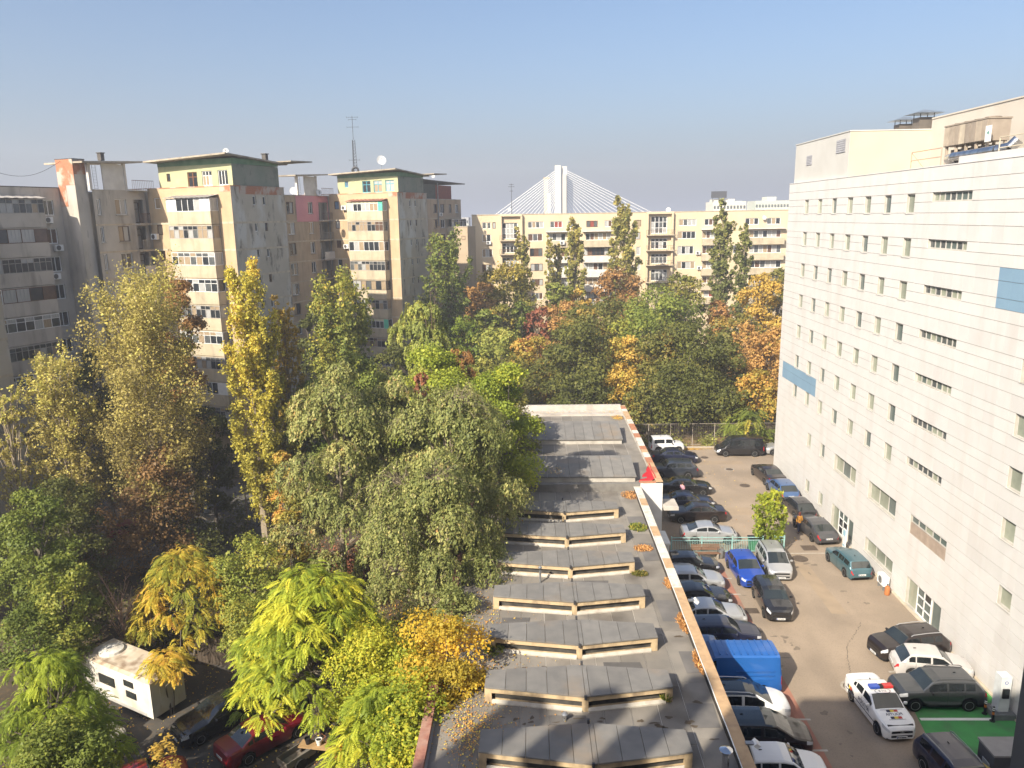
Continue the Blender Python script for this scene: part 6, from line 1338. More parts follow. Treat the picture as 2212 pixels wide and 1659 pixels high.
car('dark navy saloon second from the far end, next to the white off-roader', 14.6, 75.95, -3, 'sedan', NAVY, 4.68, 1.8, 1.45, group=GR1)
car('dark blue grey off-roader with its red tail light towards the yard', 13.7, 71.5, 180, 'suv', DGREY, 4.55, 1.82, 1.68, group=GR1)
car('black saloon with a person in a pink shirt beside it', 13.9, 66.95, -2, 'sedan', BLACK, 4.75, 1.8, 1.45, group=GR1)
car('dark saloon half hidden behind the frontmost black saloon', 13.3, 63.2, 0, 'sedan', NAVY, 4.68, 1.8, 1.45, group=GR1)
car('black saloon standing farthest out, tail light towards the yard', 13.65, 60.6, 180, 'sedan', BLACKB, 4.68, 1.8, 1.45, group=GR1)
car('silver hatchback with a dark rear window behind the turquoise fence', 13.65, 56.4, -2, 'coupe', SILVER, 4.25, 1.76, 1.46, group=GR1)
car('black hatchback just in front of the bench and fence', 11.0, 50.9, 0, 'hatch', BLACK, 4.2, 1.75, 1.5, group=GR1)
car('silver estate next to the black hatchback, near the bench', 10.55, 48.55, 0, 'wagon', SILVER, 4.7, 1.8, 1.48, group=GR1, rails=SILVER)
car('black saloon between two silver cars in the row', 10.55, 46.2, 0, 'sedan', BLACK, 4.5, 1.78, 1.45, group=GR1)
car('silver saloon between two black cars in the row', 10.8, 43.95, 0, 'sedan', SILVER, 4.65, 1.8, 1.45, group=GR1)
car('black estate right behind the low blue car and the blue van', 11.05, 41.75, 0, 'wagon', NAVY, 4.6, 1.78, 1.48, group=GR1)
car('low blue car almost hidden behind the blue van', 9.9, 39.6, 0, 'hatch', GBLUE, 3.9, 1.65, 1.42, group=GR1)
VAN = car('tall bright blue panel van with ribbed roof in the row along the shed', 10.35, 37.3, 180, 'cargo', VANB, 5.3, 1.98, 2.35, wb=3.2, group=GR1, cat='van', name='panel_van', rim=RIMD)
a = MB()
for k in range(9): a.box(-2.3 + k * .36, -.72, 2.336, -2.3 + k * .36 + .05, .72, 2.372)
a.build('roof_rib', VANB, VAN, kind='stuff')
a = MB()
for k in range(4): a.box(-2.2, .945, .75 + k * .25, -.2, .99, .78 + k * .25)
a.build('side_rib', VANB, VAN, kind='stuff')
car('white people carrier with a black glass roof next to the blue van', 10.45, 35.0, -2, 'mpv', WHITEP, 4.7, 1.84, 1.62, group=GR1, roofmat=CG, rails=WHITEP)
car('black people carrier between the two white cars', 10.7, 32.6, -3, 'mpv', BLACKB, 4.7, 1.85, 1.64, group=GR1, roofmat=CG)
car('white hatchback near the bottom of the row', 10.95, 30.35, -3, 'hatch', WHITEP, 4.05, 1.73, 1.45, group=GR1, spokes=5)
car('pale silver car cut by the bottom edge of the photo', 9.95, 28.2, -2, 'sedan', SILVERW, 4.5, 1.77, 1.46, group=GR1)
car('bright blue hatchback parked nose-on beside the silver people carrier', 14.85, 50.35, -88, 'hatch', BLUE, 4.4, 1.82, 1.47, group=GR3)
car('silver people carrier with roof rails beside the bright blue hatchback', 17.15, 51.35, -92, 'mpv', SILVER, 4.25, 1.76, 1.6, group=GR3, rails=BLKP)
car('black crossover standing in front of the silver people carrier', 15.35, 45.9, -92, 'suv', BLACK, 4.36, 1.8, 1.56, group=GR3, spokes=5)
car('black saloon with pale rear window, farthest along the office wall', 22.4, 70.2, 96, 'sedan', BLACKB, 4.85, 1.85, 1.47, group=GR2)
car('mid blue hatchback second along the office wall', 22.45, 66.2, 94, 'hatch', GBLUE, 4.2, 1.76, 1.48, group=GR2)
car('black hatchback third along the office wall, by the person in mustard', 22.35, 61.7, 96, 'hatch', BLACK, 3.95, 1.65, 1.46, group=GR2)
car('grey sloping coupe nearest the office entrance', 22.2, 57.4, 97, 'coupe', GREY2, 4.7, 1.85, 1.4, group=GR2)
car('teal estate by itself near the office wall', 22.35, 51.3, 95, 'wagon', TEAL, 4.15, 1.68, 1.44, group=GR2)
car('dark brown crossover with silver window trim near the office wall', 21.5, 40.5, 191, 'suv', BLACKB, 4.42, 1.8, 1.5, group=GR2, rails=SILVER, cladding=True)
car('pale silver hatchback half hidden behind the graphite crossover', 21.75, 38.5, -10, 'hatch', SILVERW, 4.0, 1.65, 1.45, group=GR2)
car('graphite crossover on the green bay with black wheel arches', 20.75, 36.0, 180, 'suv', GREY, 4.45, 1.86, 1.65, wb=2.7, group=GR2, rails=GREY, cladding=True)
car('black passenger van parked broadside by the far fence', 21.8, 78.3, 178, 'van', BLACK, 4.9, 1.9, 1.97, wb=3.0, group=GR3, cat='van', name='passenger_van')
car('silver car peeping out behind the far office corner', 26.6, 78.6, 180, 'hatch', SILVER, 4.2, 1.75, 1.45, group=GR3)
car('dark navy estate with roof rails at the bottom edge by the green bay', 18.6, 29.6, -84, 'wagon', NAVY, 4.75, 1.85, 1.62, group=GR3, rails=GREYMETAL)
# ---- police car
def text_mesh(txt, size, ext=.002, name='lettering'):
    c = bpy.data.curves.new('txt', 'FONT'); c.body = txt; c.size = size; c.align_x = 'CENTER'; c.align_y = 'CENTER'; c.extrude = ext
    o = bpy.data.objects.new('txt', c); COL.objects.link(o); bpy.context.view_layer.update(); dg = bpy.context.evaluated_depsgraph_get(); me = bpy.data.meshes.new_from_object(o.evaluated_get(dg)); bpy.data.objects.remove(o); me.name = name; return me
def put_text(txt, size, mat, parent, M, name='lettering', ext=.002):
    me = text_mesh(txt, size, ext, name); me.materials.clear(); me.materials.append(mat); me.transform(M)
    if M.to_3x3().determinant() < 0: me.flip_normals()
    return link(name, me, parent)
PC = car('white police car with blue and red roof bar and lettering on bonnet and doors', 17.35, 34.85, -86, 'sedan', WHITEP, 4.35, 1.73, 1.52, wb=2.63, group=None, cat='police car', name='police_car', spokes=6)
INK = mk('police_ink', (.03, .035, .07), None, .5); PBL = mk('police_blue', (.03, .07, .35), None, .4); PRD = mk('police_red', (.45, .03, .03), None, .4); PYL = mk('police_yellow', (.65, .5, .05), None, .5)
L_, H_ = 4.35, 1.52
topz = lambda t: (lerp_tab(STY['sedan']['top'], t) + .008) * H_
def hood_frame(t, y, dz=.006):
    z = topz(t) - (abs(y) / .8) ** 2 * .006; z2 = topz(t + .01); sl = math.atan2(z2 - topz(t), -.01 * L_); return Matrix.Translation((L_ * (.5 - t), y, z + dz))
def bonnet_M(t, y, dz=.010):
    dzdt = (topz(t + .02) - topz(t - .02)) / (.04); ex = V(1, 0, -dzdt / L_).normalized(); ey = V(0, 1, 0); ez = ex.cross(ey)
    return Matrix(((ex.x, ey.x, ez.x, L_ * (.5 - t)), (ex.y, ey.y, ez.y, y), (ex.z, ey.z, ez.z, topz(t) + dz), (0, 0, 0, 1)))
mirror = Matrix(((0, -1, 0, 0), (-1, 0, 0, 0), (0, 0, 1, 0), (0, 0, 0, 1)))       # reads mirrored, as for a rear-view mirror
put_text('POLITIA', .235, INK, PC, bonnet_M(.185, 0) @ mirror)
for tq, sz in ((.135, .135), (.235, .12)):
    for k, mt in enumerate((PRD, PYL, INK)):
        me = MB().box(-sz * .55, -.09, -.002, sz * .55, .09, .002).mesh('stripe', mt); me.transform(bonnet_M(tq, (k - 1) * -.185)); link('stripe', me, PC)
m = MB()
for (a0, a1, b0, b1) in ((-.32, -.305, -.55, .55), (.335, .35, -.42, .42)): m.box(a0, b0, -.002, a1, b1, .002)
me = m.mesh('outline', INK); me.transform(bonnet_M(.185, 0, .009)); link('outline', me, PC)['kind'] = 'stuff'
for s in (1, -1):
    yy = s * (1.73 / 2 * .995 + .008); ex = V(-s, 0, 0); ez = V(0, s, 0); ey = V(0, 0, 1)
    M = Matrix(((ex.x, ey.x, ez.x, .10), (ex.y, ey.y, ez.y, yy), (ex.z, ey.z, ez.z, .73), (0, 0, 0, 1))); put_text('POLIŢIA', .30, INK, PC, M)
    a = MB(); y0, y1 = sorted((yy - s * .012, yy + s * .002)); a.box(-1.75, y0, .50, 1.6, y1, .535); a.build('stripe', INK, PC)
    for k, mt in enumerate((INK, PYL, PRD)): a = MB(); a.box(-1.55 + k * .14, y0, .66, -1.43 + k * .14, y1 + .0005, .82); a.build('stripe', mt, PC)
M = bonnet_M(.47, 0, .012) @ Matrix(((0, 1, 0, 0), (-1, 0, 0, 0), (0, 0, 1, 0), (0, 0, 0, 1))).inverted()
put_text('B 712', .17, INK, PC, bonnet_M(.455, 0, .012) @ Matrix.Rotation(math.radians(90), 4, 'Z'))
a = MB(); a.lathe([(.40, 0), (.40, .003), (.37, .003), (.37, 0)], 28, closed=True); me = a.mesh('roof_oval', INK); me.transform(Matrix.Diagonal((.45, 1, 1, 1))); me.transform(bonnet_M(.455, 0, .008)); link('roof_oval', me, PC)
zr = topz(.52) + .02
for s, mt, nm in ((-1, PBL, 'blue_lamp'), (1, PRD, 'red_lamp')):
    a = MB(); y0, y1 = sorted((s * .10, s * .58)); a.obox((-.18, y0, zr + .03), (.30, 0, 0), (0, y1 - y0, 0), (0, 0, .12)); a.build(nm, mk('lamp_' + nm, (.04, .09, .42) if s < 0 else (.5, .04, .04), None, .15, spec=.6), PC)
a = MB(); a.box(-.16, -.10, zr + .03, .10, .10, zr + .135); a.box(-.12, -.55, zr - .02, .06, .55, zr + .028); a.build('light_bar', BLKP, PC)
put_text('MAI 48054', .095, INK, PC, Matrix(((0, 0, 1, L_ / 2 + .028), (1, 0, 0, 0), (0, 1, 0, .357), (0, 0, 0, 1))))
a = MB(); a.box(L_ / 2 + .006, -.10, .60, L_ / 2 + .018, .10, .63); a.box(L_ / 2 + .006, -.02, .60, L_ / 2 + .018, .03, .68); a.build('grille_badge', RIM, PC)
# ---- left yard
car('dark red saloon at the bottom of the left yard', -13.2, 32.6, 48, 'sedan', DRED, 4.5, 1.72, 1.38, group=GR4)
car('black saloon under the trees between the camper and the red saloon', -15.9, 34.2, -133, 'sedan', BLACK, 4.7, 1.8, 1.42, group=GR4)
car('red car hidden by orange leaves at the bottom edge', -17.6, 29.3, 35, 'hatch', REDC, 3.9, 1.6, 1.4, group=GR4)
car('pale beige boxy car in front of the camper', -21.7, 32.6, -25, 'boxy', paint('beige', (.42, .38, .31)), 3.6, 1.55, 1.6, group=GR4)
car('dark car in the deep shade of the far courtyard by the lamp', -29.4, 62.8, 20, 'sedan', DGREY, 4.4, 1.7, 1.42, group=GR4)
car('grey car in the courtyard shade nearer than the dark one', -27.6, 58.8, 15, 'wagon', GREY, 4.4, 1.7, 1.42, group=GR4)
car('maroon car in the courtyard shade left of the grey one', -32.2, 57.6, 10, 'hatch', DRED, 4.0, 1.7, 1.45, group=GR4)
car('dark blue car in the courtyard shade behind the golden tree', -22.5, 46.5, 60, 'hatch', GBLUE, 4.0, 1.7, 1.45, group=GR4)
# camper
CW = mk('camper_white', (.66, .64, .58), (.58, .55, .48), .55, scale=.8, dirt=(.38, .30, .2), dirt_amt=.5, dirt_scale=1.1, dirt_stretch=(1, 1, .5))
ca = gp(334, 1566); cb_ = gp(188, 1500); dv = (cb_ - ca).normalized(); ang = math.atan2(dv.y, dv.x)
T = empty('camper', (ca.x, ca.y, .02), ang, 'white camper body with dark windows and a leaf-strewn roof under the yellow tree', 'camper')
LC_, WC_, HC = 5.6, 1.95, 2.4
a = MB(); a.prism([(0, .0), (LC_, .0), (LC_, -WC_), (0, -WC_)][::1], .30, HC - .12)
a.f = a.f; a.build('body', CW, T)
a = MB(); a.add([(-.03, .03, HC - .12), (LC_ + .05, .03, HC - .12), (LC_ + .05, -WC_ - .03, HC - .12), (-.03, -WC_ - .03, HC - .12), (.1, -.12, HC), (LC_ - .1, -.12, HC), (LC_ - .1, -WC_ + .12, HC), (.1, -WC_ + .12, HC)], [(0, 1, 2, 3), (7, 6, 5, 4), (4, 5, 1, 0), (5, 6, 2, 1), (6, 7, 3, 2), (7, 4, 0, 3)])
a.build('roof', mk('camper_roof', (.60, .53, .42), (.45, .36, .25), .8, scale=1.2, dirt=(.2, .13, .08), dirt_amt=.8, dirt_scale=1.5, dirt_stretch=(1, 1, 1)), T)
for (x0, x1, z0, z1) in ((2.9, 4.2, 1.2, 1.72), (1.35, 2.1, 1.62, 1.95), (1.2, 2.0, 1.0, 1.36)):
    a = MB(); a.box(x0, .002, z0, x1, .035, z1); wn_ = a.build('window', BLKP, T); a = MB(); a.box(x0 + .05, .036, z0 + .05, x1 - .05, .042, z1 - .05); a.build('pane', CG, wn_)
a = MB(); a.box(-.004, -1.5, .5, -.03, -.5, 1.95); a.build('rear_panel', CW, T)
for s in (.45, -WC_ + .35):
    for xx in (1.1, 4.2):
        a = MB(); a.lathe([(.18, -.1), (.32, -.1), (.33, 0), (.32, .1), (.18, .1)], 18, (xx, -.22 if s > 0 else -WC_ + .22, .33), Matrix(((1, 0, 0), (0, 0, 1), (0, 1, 0)))); wl = a.build('wheel', TYRE, T, True)
a = MB(); a.box(.3, -WC_ + .2, .2, LC_ - .3, -.2, .299); a.build('chassis', BLKP, T)
a = MB(); a.lathe([(.65, HC), (.62, HC + .12), (.3, HC + .2)], 16, (LC_ - 1.2, -WC_ / 2, 0)); a.build('roof_hatch', CW, T)
a = MB(); a.box(.5, -.005, .30, LC_ - .4, .012, .46); a.build('side_skirt', mk('camper_skirt', (.42, .41, .39), None, .6), T)
# ================================================================ the building the picture is taken from (casts the big shadow)
OWNW = mk('own_cladding', (.115, .118, .122), (.095, .098, .10), .6, scale=.6)
own = empty('tower_block', (5, -8, 0), 0, 'dark grey clad building edge at the lower right, the building behind the viewpoint', 'office building')
m = MB(); m.box(-19.1, -8, 0, 42, 7, 33.9); m.build('main_block', OWNW, own)
m = MB(); m.box(-60, -8, 0, -19.11, 5, 24); m.build('low_wing', OWNW, own)
for x, h_, w_ in ((-26.0, 38.5, 1.1), (-29.0, 37.5, 1.0), (-32.4, 36.5, 1.6)): m = MB(); m.box(x, 1, 24.01, x + w_, 1 + w_, h_); m.build('stack', OWNW, own)  # unseen stacks, put in to cast streak shadows over the shed roof
cp = onY(2196, 1550, 13.0)
m = MB(); m.box(cp.x - 5, 7.01, 0, 37, 21, 9.0); m.box(cp.x - 5, 7.02, 9.06, 37, 21, 19.5); m.box(cp.x - 4.97, 7.03, 9.0, 37, 20.97, 9.06); m.build('side_wing', OWNW, own)
# ================================================================ car park furniture
TFENCE = mk('turquoise_paint', (.30, .50, .47), (.22, .40, .39), .65, scale=5, dirt=(.3, .25, .18), dirt_amt=.4, dirt_scale=3, dirt_stretch=(1, 1, 1))
def picket_fence(x0, x1, y, lab):
    t = empty('picket_fence', (x0, y, .02), 0, lab, 'fence'); L = x1 - x0; n = max(1, round(L / 2.3))
    for i in range(n + 1): a = MB(); xx = L * i / n; a.box(xx - .04, -.04, 0, xx + .04, .04, 1.38); a.build('post', TFENCE, t)
    for z in (.14, 1.02, 1.24): a = MB(); a.box(-.03, -.022, z, L + .03, .022, z + .05); a.build('rail', TFENCE, t)
    k = int(L / .125); pm_ = MB().box(-.011, -.011, .19, .011, .011, 1.02).mesh('picket', TFENCE)
    for i in range(k):
        xx = L * (i + .5) / k
        if min(abs(xx - L * q / n) for q in range(n + 1)) > .06: link('picket', pm_, t, (xx, 0, 0))
picket_fence(10.35, 17.15, 54.0, 'long turquoise metal picket fence across the car park behind the bench')
picket_fence(18.05, 18.75, 54.05, 'short turquoise fence stub right of the young tree')
WOOD = mk('bench_wood', (.20, .11, .065), (.14, .08, .05), .8, scale=4, stretch=(.3, 4, 4))
def bench(x, y, rz, lab):
    t = empty('park_bench', (x, y, .02), rz, lab, 'bench', None)
    for k in range(3): a = MB(); a.box(-1.05, -.42 + k * .15, .42, 1.05, -.30 + k * .15, .46); a.build('seat_slat', WOOD, t)
    for k in range(3): a = MB(); a.box(-1.05, .05 + k * .02, .56 + k * .15, 1.05, .085 + k * .02, .67 + k * .15); a.build('back_slat', WOOD, t)
    for xx in (-.85, .85): a = MB(); a.box(xx - .05, -.42, 0, xx + .05, .04, .415); a.build('leg', CONC, t)
bench(12.75, 53.35, 0, 'brown slatted wooden bench in front of the turquoise fence')
t = empty('litter_bin', (13.9, 53.2, .02), 0, 'small grey litter bin at the right end of the bench', 'bin'); a = MB(); a.lathe([(.16, 0), (.2, .05), (.22, .65), (.19, .65), (.17, .1)], 14); a.build('drum', GREYMETAL, t, True); a = MB(); a.tube((-.28, 0, 0), (-.28, 0, .8), .02); a.tube((-.28, 0, .6), (-.2, 0, .6), .015); a.build('stand', DARKMETAL, t)
t = empty('wheelie_bin', (16.55, 54.45, .02), 0, 'green wheelie bin behind the right end of the turquoise fence', 'bin'); a = MB(); a.add([(-.24, -.28, .08), (.24, -.28, .08), (.24, .28, .08), (-.24, .28, .08), (-.3, -.36, 1.0), (.3, -.36, 1.0), (.3, .36, 1.0), (-.3, .36, 1.0)], [(3, 2, 1, 0), (0, 1, 5, 4), (1, 2, 6, 5), (2, 3, 7, 6), (3, 0, 4, 7)]); a.build('body', mk('bin_green', (.03, .22, .07), None, .5), t)
a = MB(); a.box(-.33, -.4, 1.0, .33, .42, 1.07); a.build('lid', BLKP, t)
for s in (-1, 1): a = MB(); a.tube((s * .24, .3, .1), (s * .30, .3, .1), .1, n=12); a.build('wheel', TYRE, t)
t = empty('crate', (10.75, 52.7, .02), .3, 'small turquoise crate left of the bench in the shade', 'crate'); a = MB(); a.box(-.22, -.16, 0, .22, .16, .04)
for q in ((-.22, -.16, .22, -.13), (-.22, .13, .22, .16), (-.22, -.129, -.19, .129), (.19, -.129, .22, .129)): a.box(q[0], q[1], .041, q[2], q[3], .34)
a.build('body', TURQ, t); a = MB(); a.box(-.1, -.17, .24, .1, -.161, .29); a.build('handle_slot', BLKP, t)
# charger and bollards
t = empty('charging_station', (23.45, 34.95, .024), 0, 'white electric car charging column on a grey plinth by the office wall', 'charger')
a = MB(); a.box(-.55, -.55, 0, .5, .45, .30); a.build('plinth', mk('plinth_grey', (.17, .18, .18), None, .85), t)
a = MB(); a.box(-.3, -.32, .30, .22, .22, 2.25); a.build('cabinet', mk('charger_white', (.62, .64, .64), None, .45), t)
a = MB(); a.box(-.36, -.35, .30, .26, .26, .34); a.build('base_plate', GREYMETAL, t)
a = MB(); a.box(-.2, -.40, 1.12, .12, -.322, 1.62); a.build('socket_box', BLKP, t); a = MB(); a.box(-.15, -.406, 1.35, .07, -.401, 1.58); a.build('screen', CG, t)
a = MB(); a.lathe([(.09, 0), (.09, .004), (.065, .004), (.065, 0)], 14, (-.04, -.324, 1.95), Matrix(((1, 0, 0), (0, 0, -1), (0, 1, 0))), closed=True); a.build('emblem', PLATEB, t)
for (x, y, lab) in ((22.72, 34.95, 'black bollard with white and orange bands, nearer the parked crossover'), (22.78, 34.38, 'black bollard with white and orange bands, standing at the white bay line')):
    t = empty('bollard', (x, y, .024), 0, lab, 'bollard', 'bollards by the charger'); a = MB(); a.lathe([(.06, .04), (.055, .78), (.03, .81)], 12); a.build('post', BLKP, t, True); a = MB(); a.lathe([(.13, 0), (.13, .03), (.07, .05)], 12); a.build('foot', BLKP, t)
    for z, mt in ((.70, WHITE), (.60, WHITE), (.38, mk('reflex_orange', (.5, .16, .03), None, .4))): a = MB(); a.lathe([(.0585, 0), (.0585, .055 if mt is WHITE else .14)], 12, (0, 0, z)); a.build('band', mt, t)
# grey flat-roofed kiosk at the lower right with a dented white side vent
kA = gp(2112, 1592, 1.75); kB = gp(2146, 1634, 1.75)
t = empty('kiosk', (kA.x, kB.y, .02), 0, 'low grey flat-roofed cabin at the lower right corner beside the green bay', 'cabin'); dy = kA.y - kB.y
a = MB(); a.box(.05, .05, 0, 4.4, dy - .05, 1.65); a.build('wall', mk('cabin_grey', (.10, .10, .105), None, .7), t); a = MB(); a.box(0, 0, 1.65, 4.5, dy, 1.75); a.build('roof', mk('cabin_roof', (.30, .285, .265), (.26, .245, .23), .85), t)
a = MB(); a.box(.02, .3, .35, .048, dy - .45, 1.1); a.build('panel', mk('cabin_panel', (.48, .5, .52), None, .5), t); a = MB(); a.box(.9, .02, .2, 2.2, .048, 1.3); a.build('hatch', DARKMETAL, t)
# motor scooter at the bottom edge
sp = gp(2155, 1668, .7)
t = empty('motor_scooter', (sp.x, sp.y, .02), .4, 'dark blue and yellow motor scooter at the bottom right edge', 'scooter')
SB = mk('scooter_blue', (.03, .06, .16), None, .3); SY = mk('scooter_yellow', (.55, .42, .12), None, .4)
a = MB(); a.add([(-.75, -.14, .5), (.1, -.17, .3), (.1, .17, .3), (-.75, .14, .5), (-.8, -.1, .85), (.1, -.14, .8), (.1, .14, .8), (-.8, .1, .85)], [(3, 2, 1, 0), (4, 5, 6, 7), (0, 1, 5, 4), (1, 2, 6, 5), (2, 3, 7, 6), (3, 0, 4, 7)]); a.add([(.55, -.2, .35), (.62, .2, .35), (.72, .14, 1.05), (.65, -.14, 1.05)], [(0, 1, 2, 3)]); a.box(.1, -.16, .22, .6, .16, .3); a.build('body', SB, t)
a = MB(); a.box(-.72, -.13, .86, .05, .13, .95); a.build('seat', BLKP, t); a = MB(); a.box(-1.05, -.2, .9, -.75, .2, 1.25); a.build('top_box', SY, t)
a = MB(); a.tube((.6, -.34, 1.12), (.6, .34, 1.12), .02); a.tube((.62, 0, .3), (.58, 0, 1.12), .03); a.build('handlebar', DARKMETAL, t)
for xx in (-.6, .72): a = MB(); a.lathe([(.12, -.05), (.24, -.05), (.26, 0), (.24, .05), (.12, .05)], 16, (xx, 0, .26), Matrix(((1, 0, 0), (0, 0, 1), (0, 1, 0)))); a.build('wheel', TYRE, t, True)
t = empty('red_toolbox', (sp.x - .9, sp.y + .1, .02), .2, 'small red box left of the scooter at the bottom edge', 'box'); a = MB(); a.box(-.25, -.2, 0, .25, .2, .4); a.build('body', REDC, t); a = MB(); a.box(-.12, -.02, .4, .12, .02, .46); a.build('handle', BLKP, t)
# wire fence at the far end of the car park
t = empty('wire_fence', (8, 81.6, .05), 0, 'tall rusty wire mesh fence between posts at the far end of the car park', 'fence')
for i in range(10): a = MB(); a.tube((i * 2.4, 0, 0), (i * 2.4, 0, 2.5), .045, n=6); a.build('post', mk('fence_post', (.36, .33, .28), (.25, .2, .16), .8), t)
for z in (.08, 2.45): a = MB(); a.tube((0, 0, z), (21.6, 0, z), .025, n=5); a.build('rail', mk('fence_post', (.4, .4, .4)), t)
a = MB()
for i in range(int(21.6 / .2)): a.box(i * .2 - .006, -.006, .08, i * .2 + .006, .006, 2.45)
for j in range(12): a.box(0, -.005, .2 + j * .19, 21.6, .005, .21 + j * .19)
a.build('mesh', mk('fence_wire', (.18, .15, .12), None, .8), t, kind='stuff')
# lamp in the dark courtyard, notice board, overhead cable
def lamp(px, py, h_, lab):
    p = gp(px, py); t = empty('street_lamp', (p.x, p.y, 0), 0, lab, 'street lamp'); a = MB(); a.tube((0, 0, 0), (0, 0, h_), .06, .04); a.build('pole', GREYMETAL, t); a = MB(); a.lathe([(.05, h_), (.3, h_ + .05), (.34, h_ + .12), (.1, h_ + .2)], 16); a.build('lamp_head', mk('lamp_white', (.7, .7, .7), None, .4), t, True)
lamp(467, 1113, 3.6, 'mushroom shaped lamp in the dark courtyard left of the yellow poplar')
p = gp(462, 1168); t = empty('notice_board', (p.x, p.y, 0), .5, 'small white board leaning in the dark courtyard', 'board'); a = MB(); a.box(-.3, -.02, .2, .3, .02, 1.2); a.build('board', WHITE, t); a = MB(); a.tube((-.25, 0, 0), (-.25, .05, .9), .02); a.tube((.25, 0, 0), (.25, .05, .9), .02); a.build('leg', GREYMETAL, t)
a = MB(); A = onY(-60, 352, 60); B = W(-70.3, 53.6, 30.9); n = 14; pts = [A.lerp(B, i / n) - V(0, 0, 1.2 * math.sin(math.pi * i / n)) for i in range(n + 1)]; a.path(pts, .018, 4); o = a.build('overhead_cable', BLKP); tag(o, 'thin overhead cable running to the brick pier at the upper left', 'cable')
# yard fence / shed wall behind the camper and stall things at the bottom
t = empty('board_fence', (-19.3, 39.4, 0), 0, 'dark board fence behind the camper under the trees', 'fence')
FB = mk('fence_boards', (.10, .075, .055), (.07, .055, .04), .9, scale=3)
for i in range(60): a = MB(); a.box(i * .2, 0, .05, i * .2 + .185, .03, 1.75 + (.04 if i % 3 else 0)); a.build('board', FB, t)
for i in range(6): a = MB(); a.box(i * 2.4 - .05, .031, 0, i * 2.4 + .05, .12, 1.7); a.build('post', FB, t)
p = gp(690, 1640); t = empty('plank_table', (p.x, p.y, .02), -.15, 'plank table with pots at the bottom under the fern-leaved tree', 'table'); a = MB()
for k in range(3): b = MB(); b.box(-.9, -.3 + k * .2, .72, .9, -.12 + k * .2, .76); b.build('plank', mk('plank_pale', (.40, .26, .13), None, .8), t)
for sx in (-.8, .8): b = MB(); b.box(sx - .04, -.25, 0, sx + .04, .25, .719); b.build('leg', FB, t)
for i, (dx, nm, mt, lab) in enumerate(((-.5, 'flower_pot', BLKP, 'dark flower pot at the left end of the plank table'), (.05, 'bucket', WHITE, 'white bucket on the plank table'), (.55, 'flower_pot', TILE, 'reddish flower pot at the right end of the plank table'))):
    t2 = empty(nm, (p.x + dx, p.y - dx * .15, .785), 0, lab, 'pot' if nm == 'flower_pot' else 'bucket'); b = MB(); b.lathe([(.10, 0), (.15, .28), (.16, .28), (.16, .31), (.13, .31), (.12, .26)], 14); b.build('body', mt, t2, True); b = MB(); b.lathe([(.125, .27), (.02, .28)], 14); b.build('soil', BLKP, t2)
p = gp(642, 1655); t = empty('hand_cart', (p.x, p.y, .02), .9, 'old grey hand cart with a tray at the bottom left of the plank table', 'cart'); a = MB(); a.box(-.8, -.4, .4, .8, .4, .45)
for q in ((-.8, -.4, .8, -.36), (-.8, .36, .8, .4), (-.8, -.359, -.76, .359), (.76, -.359, .8, .359)): a.box(q[0], q[1], .451, q[2], q[3], .75)
a.build('tray', mk('cart_grey', (.15, .15, .14), (.2, .16, .12), .8), t); a = MB(); a.tube((.8, -.3, .6), (1.5, -.25, .8), .02); a.tube((.8, .3, .6), (1.5, .25, .8), .02); a.tube((1.5, -.25, .8), (1.5, .25, .8), .02); a.build('handle', RUST, t)
for s in (-.48, .48): a = MB(); a.lathe([(.1, -.04), (.3, -.04), (.32, 0), (.3, .04), (.1, .04)], 16, (-.1, s, .32), Matrix(((1, 0, 0), (0, 0, 1), (0, 1, 0)))); a.build('wheel', TYRE, t, True)
p = gp(735, 1655); t = empty('chair', (p.x, p.y, .02), .5, 'orange plastic chair right of the plank table', 'chair'); OR = mk('orange_plastic', (.55, .24, .04), None, .5)
a = MB(); a.box(-.22, -.22, .42, .22, .22, .46); a.build('seat', OR, t); a = MB(); a.box(-.22, .19, .47, .22, .23, .95); a.build('backrest', OR, t)
for sx in (-.19, .19):
    for sy in (-.19, .19): a = MB(); a.tube((sx, sy, 0), (sx, sy, .42), .018); a.build('leg', GREYMETAL, t)
# ================================================================ things on the shed roof
ZR_ = ZD + .035
def roofpipe(px, py, r_, h_, lab, mt):
    p = gp(px, py, ZR_); t = empty('vent_pipe', (p.x, p.y, ZR_), 0, lab, 'vent pipe', 'vent pipes on the shed roof'); a = MB(); a.tube((0, 0, -.02), (0, 0, h_), r_, n=14); a.build('pipe', mt, t, True); a = MB(); a.lathe([(r_ * 1.25, h_ + .12), (r_ * 1.9, h_ + .14), (r_ * 1.9, h_ + .18), (r_ * .4, h_ + .26)], 16); a.build('cap', mt, t, True)
    a = MB()
    for k in range(3): q = 2.09 * k; a.tube((r_ * math.cos(q), r_ * math.sin(q), h_ - .02), (r_ * math.cos(q), r_ * math.sin(q), h_ + .13), .012, n=4)
    a.build('strut', DARKMETAL, t)
roofpipe(1566, 1672, .13, .85, 'shiny steel vent pipe with a cap at the bottom edge of the shed roof', CHROME)
roofpipe(1167, 1258, .06, .75, 'thin pale vent pipe before the third skylight from the step', GREYMETAL)
roofpipe(1220, 1556, .07, .12, 'stubby pale vent between the two nearest skylights', GREYMETAL)
for px, py, lab in ((1489, 1296, 'white floodlight on the shed parapet above the silver saloon'), (1613, 1604, 'grey floodlight on the shed parapet above the white hatchback')):
    p = gp(px, py, 5.05); t = empty('floodlight', (p.x, p.y, 5.0), 0, lab, 'floodlight', 'floodlights on the shed parapet'); a = MB(); a.box(-.05, -.1, .0, .3, .1, .06); a.build('arm', GREYMETAL, t); a = MB(); a.obox((.22, -.17, .0), (.16, 0, -.14), (0, .34, 0), (.12, 0, .14)); a.build('head', PVC, t)
